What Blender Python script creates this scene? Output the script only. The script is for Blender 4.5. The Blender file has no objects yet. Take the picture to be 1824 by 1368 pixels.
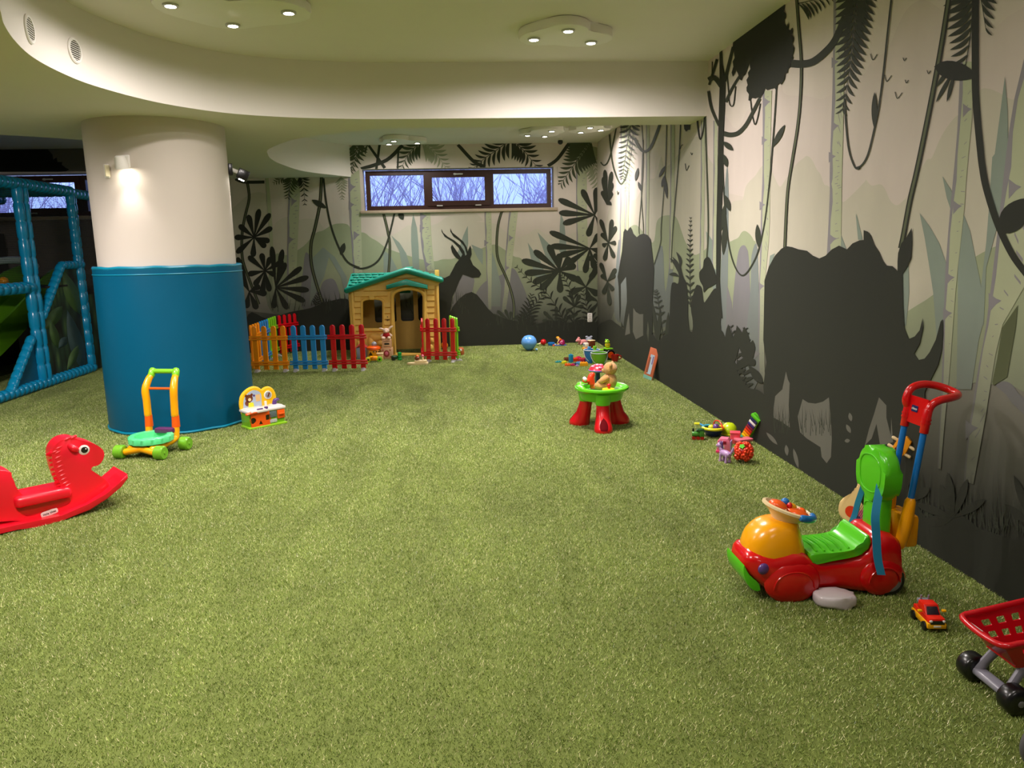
import bpy, bmesh, math, random
from mathutils import Vector, Matrix, noise

# ------------------------------------------------------------------ camera, world, exposure
SC = bpy.context.scene
COL = SC.collection
F, CH, CX, CY = 1340.0, 1.65, 912.0, 684.0
PITCH = math.atan(241.4 / F); YAW = math.atan(103.7 / math.hypot(F, 241.4)); ROLL = 0.022
FWD = Vector((math.sin(YAW) * math.cos(PITCH), math.cos(YAW) * math.cos(PITCH), -math.sin(PITCH)))
_r0 = Vector((math.cos(YAW), -math.sin(YAW), 0)); _u0 = _r0.cross(FWD)
RGT = math.cos(ROLL) * _r0 - math.sin(ROLL) * _u0
UPV = math.sin(ROLL) * _r0 + math.cos(ROLL) * _u0
CAM = Vector((0, 0, CH))
cd = bpy.data.cameras.new('camera'); cam = bpy.data.objects.new('camera', cd); COL.objects.link(cam)
cd.sensor_width = 36; cd.lens = F / 1824 * 36; cd.clip_end = 200; cd.clip_start = 0.02
M3 = Matrix((RGT, UPV, -FWD)).transposed(); cam.matrix_world = Matrix.Translation(CAM) @ M3.to_4x4()
SC.camera = cam
vs = SC.view_settings
vs.view_transform = 'Standard'; vs.look = 'None'; vs.gamma = 1.0; vs.use_curve_mapping = False; vs.exposure = 0.0
LAMP_W = 150.0; LAMP_S = 60.0      # watts of every ceiling bulb: beam and wide spill
LAMP_C = (1.0, 0.91, 0.88)
wd = bpy.data.worlds.new('dusk_sky'); SC.world = wd; wd.use_nodes = True
_bg = wd.node_tree.nodes['Background']; _bg.inputs[0].default_value = (0.36, 0.50, 0.98, 1); _bg.inputs[1].default_value = 2.0

XW, YB, XL, YN = 2.505, 12.95, -8.6, -3.5      # right wall, back wall, left wall, wall behind the camera
HC, HS = 3.365, 2.865                          # ceiling, soffit

def ray(px, py): return RGT * ((px - CX) / F) - UPV * ((py - CY) / F) + FWD
def onz(px, py, z=0.0):
    d = ray(px, py); return CAM + d * ((z - CH) / d.z)
def ony(px, py, y):
    d = ray(px, py); return CAM + d * (y / d.y)
def onx(px, py, x):
    d = ray(px, py); return CAM + d * (x / d.x)
def onplane(px, py, p, a):
    """hit the upright plane through p with heading a; returns (u along heading, z)"""
    d = ray(px, py); n = Vector((-math.sin(a), math.cos(a), 0)); q = Vector((p[0], p[1], 0))
    t = (q - CAM).dot(n) / d.dot(n); h = CAM + d * t
    return ((h - q).dot(Vector((math.cos(a), math.sin(a), 0))), h.z)

# ------------------------------------------------------------------ materials
def lin(c):
    return tuple((x / 255 / 12.92) if x / 255 <= 0.04045 else ((x / 255 + 0.055) / 1.055) ** 2.4 for x in c[:3])
MATS = {}
def mat(name, rgb, rough=0.4, var=0.06, scale=14.0, metal=0.0, coat=0.0, trans=0.0, emit=0.0, bump=0.0, bscale=60.0, spec=0.5, sheen=0.0):
    if name in MATS: return MATS[name]
    m = bpy.data.materials.new(name); m.use_nodes = True; nt = m.node_tree; N = nt.nodes; L = nt.links
    b = N['Principled BSDF']; c = lin(rgb)
    tc = N.new('ShaderNodeTexCoord'); nz = N.new('ShaderNodeTexNoise'); nz.inputs['Scale'].default_value = scale; nz.inputs['Detail'].default_value = 4
    L.new(tc.outputs['Object'], nz.inputs['Vector'])
    mx = N.new('ShaderNodeMix'); mx.data_type = 'RGBA'
    mx.inputs[6].default_value = (*[x * (1 - var) for x in c], 1); mx.inputs[7].default_value = (*[min(1, x * (1 + var)) for x in c], 1)
    L.new(nz.outputs[0], mx.inputs[0]); L.new(mx.outputs[2], b.inputs['Base Color'])
    b.inputs['Roughness'].default_value = rough; b.inputs['Metallic'].default_value = metal
    b.inputs['Specular IOR Level'].default_value = spec; b.inputs['Coat Weight'].default_value = coat; b.inputs['Coat Roughness'].default_value = 0.15
    if sheen: b.inputs['Sheen Weight'].default_value = sheen
    if emit: b.inputs['Emission Color'].default_value = (*c, 1); b.inputs['Emission Strength'].default_value = emit
    if bump:
        n2 = N.new('ShaderNodeTexNoise'); n2.inputs['Scale'].default_value = bscale; n2.inputs['Detail'].default_value = 5
        L.new(tc.outputs['Object'], n2.inputs['Vector']); bp = N.new('ShaderNodeBump'); bp.inputs['Strength'].default_value = bump; bp.inputs['Distance'].default_value = 0.01
        L.new(n2.outputs[0], bp.inputs['Height']); L.new(bp.outputs[0], b.inputs['Normal'])
    MATS[name] = m; return m
def plastic(name, rgb, rough=0.28): return mat('plastic_' + name, rgb, rough, var=0.04, coat=0.25)

RED = plastic('red', (205, 14, 24)); DRED = plastic('dark_red', (170, 8, 18)); GREEN = plastic('green', (88, 190, 36)); LIME = plastic('lime', (128, 205, 40))
YEL = plastic('amber', (248, 168, 8)); ORA = plastic('orange', (240, 92, 16)); BLU = plastic('blue', (20, 112, 190)); TEALP = plastic('teal_strap', (20, 128, 170), 0.6)
WHITE = plastic('white', (232, 226, 220)); BLACK = plastic('black', (18, 18, 20)); GREY = plastic('grey', (128, 126, 134)); PINK = plastic('pink', (236, 120, 150))
CREAM = plastic('cream', (232, 208, 160), 0.45); PURPLE = plastic('purple', (92, 60, 130)); LEMON = plastic('lemon', (226, 220, 40)); NAVY = plastic('navy', (24, 36, 92))
SKY = plastic('sky_blue', (70, 160, 220)); BROWN = plastic('brown', (110, 52, 30)); DGREEN = plastic('dark_green', (26, 74, 36)); LILAC = plastic('lilac', (176, 140, 196)); MAGENTA = plastic('magenta', (200, 30, 90))
HORSE = plastic('rocking_horse_red', (240, 16, 44), 0.38); TURQ = plastic('turquoise', (10, 140, 120), 0.45); TAN = mat('playhouse_tan', (236, 192, 92), 0.5, 0.07, 9, bump=0.15, bscale=120)
MINT = plastic('mint', (90, 215, 140)); WGREEN = plastic('walker_green', (112, 176, 40)); FENCE_O = plastic('fence_orange', (250, 150, 14)); FENCE_B = plastic('fence_blue', (36, 138, 210))
FENCE_R = plastic('fence_red', (205, 10, 26)); FENCE_G = plastic('fence_green', (120, 205, 30)); WOOD = mat('pale_wood', (222, 182, 124), 0.55, 0.12, 30)
PAPER_D = mat('black_print', (24, 24, 30), 0.7)

# ------------------------------------------------------------------ mesh helpers
def bm_new(): return bmesh.new()
def _xf(vs_, M):
    if M is not None:
        for v in vs_: v.co = M @ v.co
def box(bm, c, s, M=None, bev=0.0, seg=2, taper=1.0):
    x, y, z = [k / 2 for k in s]
    vv = [bm.verts.new((sx * x * (taper if sz > 0 else 1), sy * y * (taper if sz > 0 else 1), sz * z)) for sz in (-1, 1) for sx, sy in ((-1, -1), (1, -1), (1, 1), (-1, 1))]
    fs = [bm.faces.new([vv[i] for i in q]) for q in ((3, 2, 1, 0), (4, 5, 6, 7), (0, 1, 5, 4), (1, 2, 6, 5), (2, 3, 7, 6), (3, 0, 4, 7))]
    if bev:
        r = bmesh.ops.bevel(bm, geom=list({e for f in fs for e in f.edges}), offset=bev, segments=seg, profile=0.5, affect='EDGES', clamp_overlap=True)
        vv = list({v for f in r['faces'] for v in f.verts} | {v for v in vv if v.is_valid})
    for v in vv: v.co += Vector(c)
    _xf(vv, M); return bm
def lathe(bm, prof, M=None, n=28, cap=True, sx=1.0, sy=1.0):
    rings = []; allv = []
    for r, z in prof:
        if r < 1e-6: rings.append([bm.verts.new((0, 0, z))])
        else: rings.append([bm.verts.new((r * sx * math.cos(2 * math.pi * i / n), r * sy * math.sin(2 * math.pi * i / n), z)) for i in range(n)])
        allv += rings[-1]
    for a, b in zip(rings, rings[1:]):
        for i in range(n):
            j = (i + 1) % n
            if len(a) == 1 and len(b) == 1: continue
            if len(a) == 1: bm.faces.new((a[0], b[j], b[i]))
            elif len(b) == 1: bm.faces.new((a[i], a[j], b[0]))
            else: bm.faces.new((a[i], a[j], b[j], b[i]))
    if cap:
        if len(rings[0]) > 1: bm.faces.new(rings[0][::-1])
        if len(rings[-1]) > 1: bm.faces.new(rings[-1])
    _xf(allv, M); return bm
def axis_M(p0, p1, roll=0.0):
    p0 = Vector(p0); d = Vector(p1) - p0
    return Matrix.Translation(p0) @ d.to_track_quat('Z', 'Y').to_matrix().to_4x4() @ Matrix.Rotation(roll, 4, 'Z')
def cyl(bm, p0, p1, r0, r1=None, n=20, bev=0.0):
    L = (Vector(p1) - Vector(p0)).length; r1 = r0 if r1 is None else r1
    pr = [(r0, 0), (r1, L)] if not bev else [(r0 - bev, 0), (r0 - bev * .3, bev * .3), (r0, bev), (r1, L - bev), (r1 - bev * .3, L - bev * .3), (r1 - bev, L)]
    return lathe(bm, pr, axis_M(p0, p1), n)
def ball(bm, c, r, M=None, n=24, m=14):
    if not hasattr(r, '__len__'): r = (r, r, r)
    pr = [(math.sin(math.pi * i / m), -math.cos(math.pi * i / m)) for i in range(m + 1)]; pr[0] = (0, -1); pr[-1] = (0, 1)
    S = Matrix.Translation(Vector(c)) @ (M if M is not None else Matrix()) @ Matrix.Diagonal((r[0], r[1], r[2], 1))
    return lathe(bm, pr, S, n)
def spline(pts, k=6, closed=False):
    P = [Vector(p) for p in pts]; n = len(P); out = []
    if n < 3: return P
    rng = n if closed else n - 1
    for i in range(rng):
        if closed: p0, p1, p2, p3 = P[(i - 1) % n], P[i], P[(i + 1) % n], P[(i + 2) % n]
        else: p0, p1, p2, p3 = P[max(i - 1, 0)], P[i], P[i + 1], P[min(i + 2, n - 1)]
        for j in range(k):
            t = j / k
            out.append(0.5 * ((2 * p1) + (-p0 + p2) * t + (2 * p0 - 5 * p1 + 4 * p2 - p3) * t * t + (-p0 + 3 * p1 - 3 * p2 + p3) * t ** 3))
    if not closed: out.append(P[-1])
    return out
def tube(bm, pts, r, n=12, k=6, closed=False, flat=1.0, rounded=True):
    """swept tube through pts; r is a number or one radius per point; flat squashes the binormal"""
    rr = r if hasattr(r, '__len__') else [r] * len(pts)
    if k > 1 and len(pts) > 2:
        q = spline([(*p, a) if False else Vector((p[0], p[1], p[2], a)) for p, a in zip(pts, rr)], k, closed)
        P = [Vector(v[:3]) for v in q]; R = [v[3] for v in q]
    else: P = [Vector(p) for p in pts]; R = list(rr)
    N = len(P); rings = []; up = None
    for i in range(N):
        if closed: d = P[(i + 1) % N] - P[i - 1]
        else: d = P[min(i + 1, N - 1)] - P[max(i - 1, 0)]
        d.normalize()
        if up is None: up = Vector((0, 0, 1)) if abs(d.z) < 0.9 else Vector((0, 1, 0))
        s = d.cross(up); s.normalize(); up = s.cross(d); up.normalize()
        rings.append([bm.verts.new(P[i] + R[i] * (math.cos(2 * math.pi * j / n) * s + flat * math.sin(2 * math.pi * j / n) * up)) for j in range(n)])
    for a, b in list(zip(rings, rings[1:])) + ([(rings[-1], rings[0])] if closed else []):
        for j in range(n):
            l = (j + 1) % n; bm.faces.new((a[j], a[l], b[l], b[j]))
    if not closed:
        for rg, sgn, pe, re, dd in ((rings[0], -1, P[0], R[0], P[0] - P[1]), (rings[-1], 1, P[-1], R[-1], P[-1] - P[-2])):
            if rounded:
                dd.normalize(); mid = [bm.verts.new(pe + dd * re * .6 + (v.co - pe) * .7) for v in rg]; tip = bm.verts.new(pe + dd * re * .9)
                for j in range(n):
                    l = (j + 1) % n
                    q = (rg[j], rg[l], mid[l], mid[j]); bm.faces.new(q if sgn > 0 else q[::-1])
                    q = (mid[j], mid[l], tip); bm.faces.new(q if sgn > 0 else q[::-1])
            else: bm.faces.new(rg if sgn > 0 else rg[::-1])
    return bm
def prism(bm, poly, d, M=None, bev=0.0, seg=2, z0=None):
    """2-D outline extruded along local z; from -d/2 to d/2"""
    a = sum(poly[i - 1][0] * poly[i][1] - poly[i][0] * poly[i - 1][1] for i in range(len(poly)))
    if a < 0: poly = poly[::-1]
    lo = -d / 2 if z0 is None else z0
    A = [bm.verts.new((p[0], p[1], lo)) for p in poly]; B = [bm.verts.new((p[0], p[1], lo + d)) for p in poly]
    n = len(poly); fs = [bm.faces.new(A[::-1]), bm.faces.new(B)]
    for i in range(n): fs.append(bm.faces.new((A[i], A[(i + 1) % n], B[(i + 1) % n], B[i])))
    vv = A + B
    if bev:
        ed = list({e for f in fs[:2] for e in f.edges})
        r = bmesh.ops.bevel(bm, geom=ed, offset=bev, segments=seg, profile=0.5, affect='EDGES', clamp_overlap=True)
        vv = list({v for f in r['faces'] for v in f.verts} | {v for v in vv if v.is_valid})
    _xf(vv, M); return bm
def loft(bm, rings, caps=True, M=None):
    R = [[bm.verts.new(p) for p in rg] for rg in rings]; n = len(R[0])
    for a, b in zip(R, R[1:]):
        for j in range(n): bm.faces.new((a[j], a[(j + 1) % n], b[(j + 1) % n], b[j]))
    if caps: bm.faces.new(R[0][::-1]); bm.faces.new(R[-1])
    _xf([v for r in R for v in r], M); return bm
def ring(c, rx, ry, n=20, e=2.0, ax='xz'):
    """superellipse ring round c in plane xz / yz / xy"""
    out = []
    for i in range(n):
        t = 2 * math.pi * i / n; cs, sn = math.cos(t), math.sin(t)
        a = rx * math.copysign(abs(cs) ** (2 / e), cs); b = ry * math.copysign(abs(sn) ** (2 / e), sn)
        out.append({'xz': (c[0] + a, c[1], c[2] + b), 'yz': (c[0], c[1] + a, c[2] + b), 'xy': (c[0] + a, c[1] + b, c[2])}[ax])
    return out
def rrect(w, h, r, k=4, cx=0.0, cy=0.0):
    out = []
    for sx, sy, a0 in ((1, 1, 0), (-1, 1, 90), (-1, -1, 180), (1, -1, 270)):
        for i in range(k + 1):
            a = math.radians(a0 + 90 * i / k); out.append((cx + sx * (w / 2 - r) + r * math.cos(a), cy + sy * (h / 2 - r) + r * math.sin(a)))
    return out

def obj(name, bm, m, parent=None, ang=40, sub=0, kind=None, label=None):
    bmesh.ops.recalc_face_normals(bm, faces=bm.faces[:]) if ang != 0 else None
    me = bpy.data.meshes.new(name); bm.to_mesh(me); bm.free()
    me.materials.append(m)
    me.polygons.foreach_set('use_smooth', [True] * len(me.polygons))
    if ang and ang < 180 and not sub: me.set_sharp_from_angle(angle=math.radians(ang))
    o = bpy.data.objects.new(name, me); COL.objects.link(o)
    if parent is not None: o.parent = parent
    if sub:
        s = o.modifiers.new('smooth', 'SUBSURF'); s.levels = sub; s.render_levels = sub
    if kind: o['kind'] = kind
    if label: o['label'] = label
    return o
def thing(name, label, cat, loc=(0, 0, 0), rz=0.0, group=None, rot=None):
    o = bpy.data.objects.new(name, None); COL.objects.link(o); o.empty_display_size = 0.1
    o.location = loc; o.rotation_euler = rot if rot else (0, 0, rz)
    return tag(o, label, cat, group)
def tag(o, label, cat, group=None):
    o['label'] = label; o['category'] = cat
    if group: o['group'] = group
    return o
def struct(name, bm, m, ang=30): return obj(name, bm, m, None, ang, kind='structure')
def part(o, name, parent): # copy of a part sharing mesh data
    c = o.copy(); c.name = name; COL.objects.link(c); c.parent = parent; return c
def text_obj(name, s, size, m, parent, M, ext=0.0008):
    cu = bpy.data.curves.new(name, 'FONT'); cu.body = s; cu.size = size; cu.extrude = ext; cu.align_x = 'CENTER'; cu.align_y = 'CENTER'
    t = bpy.data.objects.new(name, cu); COL.objects.link(t)
    dg = bpy.context.evaluated_depsgraph_get(); me = bpy.data.meshes.new_from_object(t.evaluated_get(dg)); bpy.data.objects.remove(t)
    me.materials.clear(); me.materials.append(m); me.transform(M)
    o = bpy.data.objects.new(name, me); COL.objects.link(o); o.parent = parent; return o
def RX(a): return Matrix.Rotation(math.radians(a), 4, 'X')
def RY(a): return Matrix.Rotation(math.radians(a), 4, 'Y')
def RZ(a): return Matrix.Rotation(math.radians(a), 4, 'Z')
def T(x, y, z): return Matrix.Translation((x, y, z))
def SCL(x, y, z): return Matrix.Diagonal((x, y, z, 1))
rnd = random.Random(7)
# ------------------------------------------------------------------ surface materials
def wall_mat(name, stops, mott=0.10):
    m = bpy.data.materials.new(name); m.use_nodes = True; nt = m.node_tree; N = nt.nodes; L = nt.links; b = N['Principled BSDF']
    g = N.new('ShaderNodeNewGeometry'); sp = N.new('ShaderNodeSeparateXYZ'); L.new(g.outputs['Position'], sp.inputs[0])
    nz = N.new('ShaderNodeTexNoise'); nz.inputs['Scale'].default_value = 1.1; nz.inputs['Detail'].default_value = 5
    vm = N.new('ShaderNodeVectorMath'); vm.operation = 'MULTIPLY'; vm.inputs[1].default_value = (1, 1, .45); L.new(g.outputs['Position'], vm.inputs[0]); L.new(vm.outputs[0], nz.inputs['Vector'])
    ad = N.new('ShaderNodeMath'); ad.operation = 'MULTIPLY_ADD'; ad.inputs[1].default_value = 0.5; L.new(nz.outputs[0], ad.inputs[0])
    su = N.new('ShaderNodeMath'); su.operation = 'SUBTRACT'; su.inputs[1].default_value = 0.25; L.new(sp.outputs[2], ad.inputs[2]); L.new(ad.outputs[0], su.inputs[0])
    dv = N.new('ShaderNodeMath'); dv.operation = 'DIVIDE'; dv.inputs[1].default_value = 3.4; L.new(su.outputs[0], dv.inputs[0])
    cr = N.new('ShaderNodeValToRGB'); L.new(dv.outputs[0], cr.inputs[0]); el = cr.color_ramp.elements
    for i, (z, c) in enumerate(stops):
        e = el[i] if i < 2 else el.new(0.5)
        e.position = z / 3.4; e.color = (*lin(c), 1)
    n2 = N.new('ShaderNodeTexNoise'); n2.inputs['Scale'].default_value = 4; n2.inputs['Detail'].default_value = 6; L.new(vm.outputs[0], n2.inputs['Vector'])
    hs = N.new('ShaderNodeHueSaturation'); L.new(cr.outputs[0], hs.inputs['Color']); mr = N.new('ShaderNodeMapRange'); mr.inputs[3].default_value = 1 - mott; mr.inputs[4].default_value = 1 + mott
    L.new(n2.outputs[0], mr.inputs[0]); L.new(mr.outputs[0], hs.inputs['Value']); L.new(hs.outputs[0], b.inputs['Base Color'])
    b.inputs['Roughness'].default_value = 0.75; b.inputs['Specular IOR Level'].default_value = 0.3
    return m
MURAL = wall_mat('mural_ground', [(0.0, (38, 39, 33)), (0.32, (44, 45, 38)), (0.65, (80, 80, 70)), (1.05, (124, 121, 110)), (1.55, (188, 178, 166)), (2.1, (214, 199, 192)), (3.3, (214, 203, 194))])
PLASTER = mat('white_plaster', (226, 220, 212), 0.85, 0.02, 3, bump=0.04, bscale=200)
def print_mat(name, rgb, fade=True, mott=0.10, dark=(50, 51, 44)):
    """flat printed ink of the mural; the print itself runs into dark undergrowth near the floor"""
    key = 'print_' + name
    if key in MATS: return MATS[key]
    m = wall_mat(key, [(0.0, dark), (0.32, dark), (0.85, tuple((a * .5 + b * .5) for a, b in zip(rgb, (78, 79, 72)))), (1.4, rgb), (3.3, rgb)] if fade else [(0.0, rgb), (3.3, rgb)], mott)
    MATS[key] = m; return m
INK = print_mat('ink', (40, 42, 34), False, .05); INK2 = print_mat('ink_leaf', (50, 54, 43), False, .06); VINE = print_mat('vine', (66, 72, 54), False, .06); FROND = print_mat('frond', (70, 78, 56), False, .08)
PALEF = print_mat('pale_frond', (146, 150, 124)); HAZE = print_mat('haze', (202, 190, 182)); PGR = print_mat('pale_hill', (190, 184, 168)); GRN = print_mat('green_hill', (150, 158, 128))
BIRCH = print_mat('birch', (172, 177, 147)); SHADE = print_mat('birch_shade', (136, 132, 138)); BLADE = print_mat('blade', (134, 146, 136)); VIO = print_mat('violet', (126, 124, 128)); MIST = print_mat('mist', (96, 95, 86), False)
OLIVE = print_mat('olive_leaf', (84, 90, 62), False); BLUEG = print_mat('blue_grey', (124, 132, 130))

# ------------------------------------------------------------------ mural tracing: outlines measured on the walls themselves
ORG = {'A': (1240, 0, .2193), 'B': (1524, 0, .2193), 'C': (1240, 280, .2193), 'D': (1524, 280, .2193), 'E': (1240, 540, .2193), 'F': (1524, 540, .2193), 'G': (1524, 800, .2193),
       'H': (1050, 380, .17544), 'K': (400, 300, .17544), 'L': (620, 360, .17544), 'M': (840, 360, .17544), 'N': (400, 230, .3838), 'Q': (620, 220, .2522), 'R': (1000, 200, .16447), 'S': (0, 220, .1462), 'P': (0, 0, 1)}
from mathutils.geometry import delaunay_2d_cdt
def parse(s):
    out = []; o = None; nums = []
    for t in s.split():
        if t in ORG: o = ORG[t]; nums = []
        else:
            nums.append(float(t))
            if len(nums) == 2: out.append((o[0] + nums[0] * o[2], o[1] + nums[1] * o[2])); nums = []
    return out
PRINTS = {}; NP = [0]; GRP = [0]
def onwall(w, p, lay):
    e = 0.0006 * lay + 0.0006 + (NP[0] * .6180339887 % 1) * 1e-4
    return onx(p[0], p[1], XW - e) if w == 'r' else ony(p[0], p[1], YB - e)
def clampw(w, v):
    v.z = min(max(v.z, 0.0), HC - .001)
    if w == 'b' and 2.262 < v.z < 2.985 and (-1.47 < v.x < 1.83 or v.x < -4.25): v.z = 2.985 if v.z > 2.645 else 2.262
    if w == 'r': v.y = min(max(v.y, YN), YB)
    else: v.x = min(max(v.x, XL), XW)
    return v
def ink(w, name, m, polys, lay):
    """collect printed outlines; one mesh per name"""
    bm, _, _ = PRINTS.setdefault((w, name, GRP[0]), (bm_new(), m, w))
    for pl in polys:
        NP[0] += 1
        q = [clampw(w, onwall(w, p, lay)) for p in pl]
        k = 1 if w == 'r' else 0; n = len(q); dep = sum(v[1 - k] for v in q) / n
        if n < 5:
            vv = [bm.verts.new(v) for v in q]
            if len(set((round(v.x, 5), round(v.y, 5), round(v.z, 5)) for v in q)) == n: bm.faces.new(vv)
            continue
        co, _, fc, _, _, _ = delaunay_2d_cdt([Vector((v[k], v.z)) for v in q], [], [list(range(n))], 1, 1e-5)
        vv = [bm.verts.new((dep, c.x, c.y) if k else (c.x, dep, c.y)) for c in co]
        for f in fc: bm.faces.new([vv[i] for i in f])
def sm(pts, k=4): return [(v[0], v[1]) for v in spline([Vector((a, b)) for a, b in pts], k, True)]
def shape(w, name, m, s, lay, smooth=True):
    GRP[0] += 1
    p = parse(s); ink(w, name, m, [sm(p) if smooth else p], lay)
def stroke(w, name, m, s, wd, lay, taper=1.0):
    GRP[0] += 1
    p = spline([Vector(a) for a in parse(s)], 5); n = len(p); l, r = [], []
    for i, a in enumerate(p):
        d = p[min(i + 1, n - 1)] - p[max(i - 1, 0)]; d.normalize(); h = wd / 2 * (1 + (taper - 1) * i / (n - 1))
        l.append((a.x - d.y * h, a.y + d.x * h)); r.append((a.x + d.y * h, a.y - d.x * h))
    ink(w, name, m, [[l[i], l[i + 1], r[i + 1], r[i]] for i in range(n - 1)], lay)
def leafpoly(a, b, wd, blunt=0.0, bend=0.0):
    a, b = Vector(a), Vector(b); d = b - a; L = d.length; d.normalize(); nn = Vector((-d.y, d.x)); l, r = [], []
    for i in range(9):
        t = i / 8; h = math.sin(math.pi * t ** (1 + blunt)) ** .8 * wd / 2 if i < 8 else 0
        c = a + d * L * t + nn * bend * L * math.sin(math.pi * t)
        l.append(c + nn * h); r.append(c - nn * h)
    return [(v.x, v.y) for v in l + r[-2:0:-1]]
def paddle(a, b, wd):
    a, b = Vector(a), Vector(b); d = b - a; L = d.length; d.normalize(); nn = Vector((-d.y, d.x)); R = wd / 2; l, r = [], []
    for t, h in [(0, .12), (.3, .42), (.55, .75), (.75, .97)]: l.append(a + d * L * t + nn * R * h); r.append(a + d * L * t - nn * R * h)
    c = a + d * (L * .8); arc = [c + d * (L * .2) * math.sin(th) + nn * R * math.cos(th) for th in [math.pi * k / 6 for k in range(7)]]
    return [(v.x, v.y) for v in l + arc + r[::-1]]
def leaves(w, name, m, s, wd, lay, blunt=0.0, bend=0.0):
    GRP[0] += 1
    p = parse(s); ink(w, name, m, [leafpoly(p[i], p[i + 1], wd, blunt, bend) for i in range(0, len(p), 2)], lay)
def fan(w, name, m, s, wd, lay, pad_=True):
    GRP[0] += 1
    p = parse(s); c = p[0]; ink(w, name, m, [paddle(c, t, wd) if pad_ else leafpoly(c, t, wd, .3) for t in p[1:]], lay)
def frond(w, name, m, s, ll, n, lay, ang=55, wd=.16, sides=(-1, 1)):
    p = spline([Vector(a) for a in parse(s)], 8); N_ = len(p); out = []; GRP[0] += 1
    for i in range(n):
        t = (i + .5) / n; k = min(int(t * (N_ - 1)), N_ - 2); a = p[k] + (p[k + 1] - p[k]) * (t * (N_ - 1) - k); d = p[k + 1] - p[k]; d.normalize()
        l = ll * (1 - .75 * t ** 1.4)
        for sd in sides:
            th = math.radians(ang) * sd; e = Vector((d.x * math.cos(th) - d.y * math.sin(th), d.x * math.sin(th) + d.y * math.cos(th)))
            out.append(leafpoly(a, a + e * l, l * wd, 0, .10 * -sd))
    ink(w, name, m, out, lay); stroke(w, name + '_stalk', m, s, max(1.2, ll * .05), lay + .3, .3)
def thorns(w, name, m, s, lay, ln=9):
    GRP[0] += 1
    ink(w, name, m, [[(x - ln * 1.15, y - ln * .7), (x - ln * .5, y - ln * .2), (x, y), (x - ln * .5, y + ln * .35), (x - ln * 1.15, y + ln * 1.1)] for x, y in parse(s)], lay)
def trunk(w, s_left, wd_l, s_right, lay, shade=.28, pale=BIRCH, dark=SHADE, dash=True):
    """birch: left edge line, right edge line; violet strip along the left edge, short bark dashes"""
    GRP[0] += 1
    l = spline([Vector(a) for a in parse(s_left)], 6); r = spline([Vector(a) for a in parse(s_right)], 6)
    def at(P, t): k = t * (len(P) - 1); i = min(int(k), len(P) - 2); return P[i].lerp(P[i + 1], k - i)
    n = 14; A = [at(l, i / n) for i in range(n + 1)]; B = [at(r, i / n) for i in range(n + 1)]
    ink(w, 'mural_birch', pale, [[tuple(A[i]), tuple(A[i + 1]), tuple(B[i + 1]), tuple(B[i])] for i in range(n)], lay)
    Cc = [a.lerp(b, shade * (0.75 + .25 * math.sin(i * 1.9))) for i, (a, b) in enumerate(zip(A, B))]
    ink(w, 'mural_birch_shade', dark, [[tuple(A[i]), tuple(A[i + 1]), tuple(Cc[i + 1]), tuple(Cc[i])] for i in range(n)], lay + .3)
    if dash:
        rr = random.Random(int(A[0].x)); q = []
        for i in range(1, n * 2):
            t = i / (n * 2) + rr.uniform(-.012, .012); a, b = at(l, t), at(r, t); wv = b - a; f = rr.uniform(.42, .7); ln = rr.uniform(.1, .3); h = wv.length * .05
            c0 = a + wv * f; c1 = a + wv * (f + ln); c1.y -= h * 2 * rr.random()
            q.append([(c0.x, c0.y), (c1.x, c1.y), (c1.x, c1.y + h), (c0.x, c0.y + h)])
        ink(w, 'mural_birch_shade', dark, q, lay + .4)
# ------------------------------------------------------------------ room shell
FRONT = [(2.505, 7.42), (1.09, 7.42), (-0.28, 7.43), (-0.81, 7.41), (-1.40, 7.29), (-1.84, 7.09), (-2.13, 6.81), (-2.35, 6.45), (-2.51, 5.92), (-2.54, 5.52), (-2.51, 5.12), (-2.42, 4.76), (-2.30, 4.43), (-2.19, 4.20), (-2.05, 3.9), (-1.95, 3.4), (-2.0, 2.6), (-2.3, 1.6), (-2.6, 0.6), (-2.7, -1.0), (-2.7, YN)]
BACK = [(2.505, 7.92), (2.0, 7.92), (1.17, 7.94), (0.31, 7.95), (-0.54, 7.98), (-0.96, 8.15), (-1.37, 8.42), (-1.73, 8.77), (-2.10, 9.43), (-2.22, 9.9), (-2.29, 10.4), (-2.29, 11.0), (-2.15, 12.0), (-1.59, YB)]
LEFTB = [(-3.6, YB), (-3.55, 10.5), (-3.6, 9.2), (-3.82, 8.56), (-4.40, 8.13), (-5.4, 7.55), (-6.8, 7.0), (XL, 6.6)]
def flat_pts(p): return [tuple(v) for v in p]
fr = [(2.505, 7.42), (0.4, 7.425)] + [tuple(v) for v in spline([Vector(p) for p in FRONT[2:]], 5)]
bk = [(2.505, 7.92)] + [tuple(v) for v in spline([Vector(p) for p in BACK[1:]], 5)]
lb = [tuple(v) for v in spline([Vector(p) for p in LEFTB], 4)]
outline = fr + [(XL, YN)] + lb[::-1] + bk[::-1]
bm = bm_new(); prism(bm, outline, HC - HS, T(0, 0, (HC + HS) / 2)); struct('ceiling_soffit', bm, PLASTER, 35)
bm = bm_new(); box(bm, ((XL + XW) / 2, (YN + YB) / 2, HC + .1), (XW - XL + .4, YB - YN + .6, .2)); struct('ceiling', bm, PLASTER)
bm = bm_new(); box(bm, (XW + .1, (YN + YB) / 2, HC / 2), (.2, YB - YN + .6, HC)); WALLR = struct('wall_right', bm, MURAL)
bm = bm_new(); box(bm, (XL - .1, (YN + YB) / 2, HC / 2), (.2, YB - YN + .6, HC)); struct('wall_left', bm, PLASTER)
bm = bm_new(); box(bm, ((XL + XW) / 2, YN - .1, HC / 2), (XW - XL, .2, HC)); struct('wall_front', bm, PLASTER)
WIN = [(-1.41, 1.765, 2.305, 2.985), (-8.0, -4.3, 2.305, 2.985)]
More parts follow.
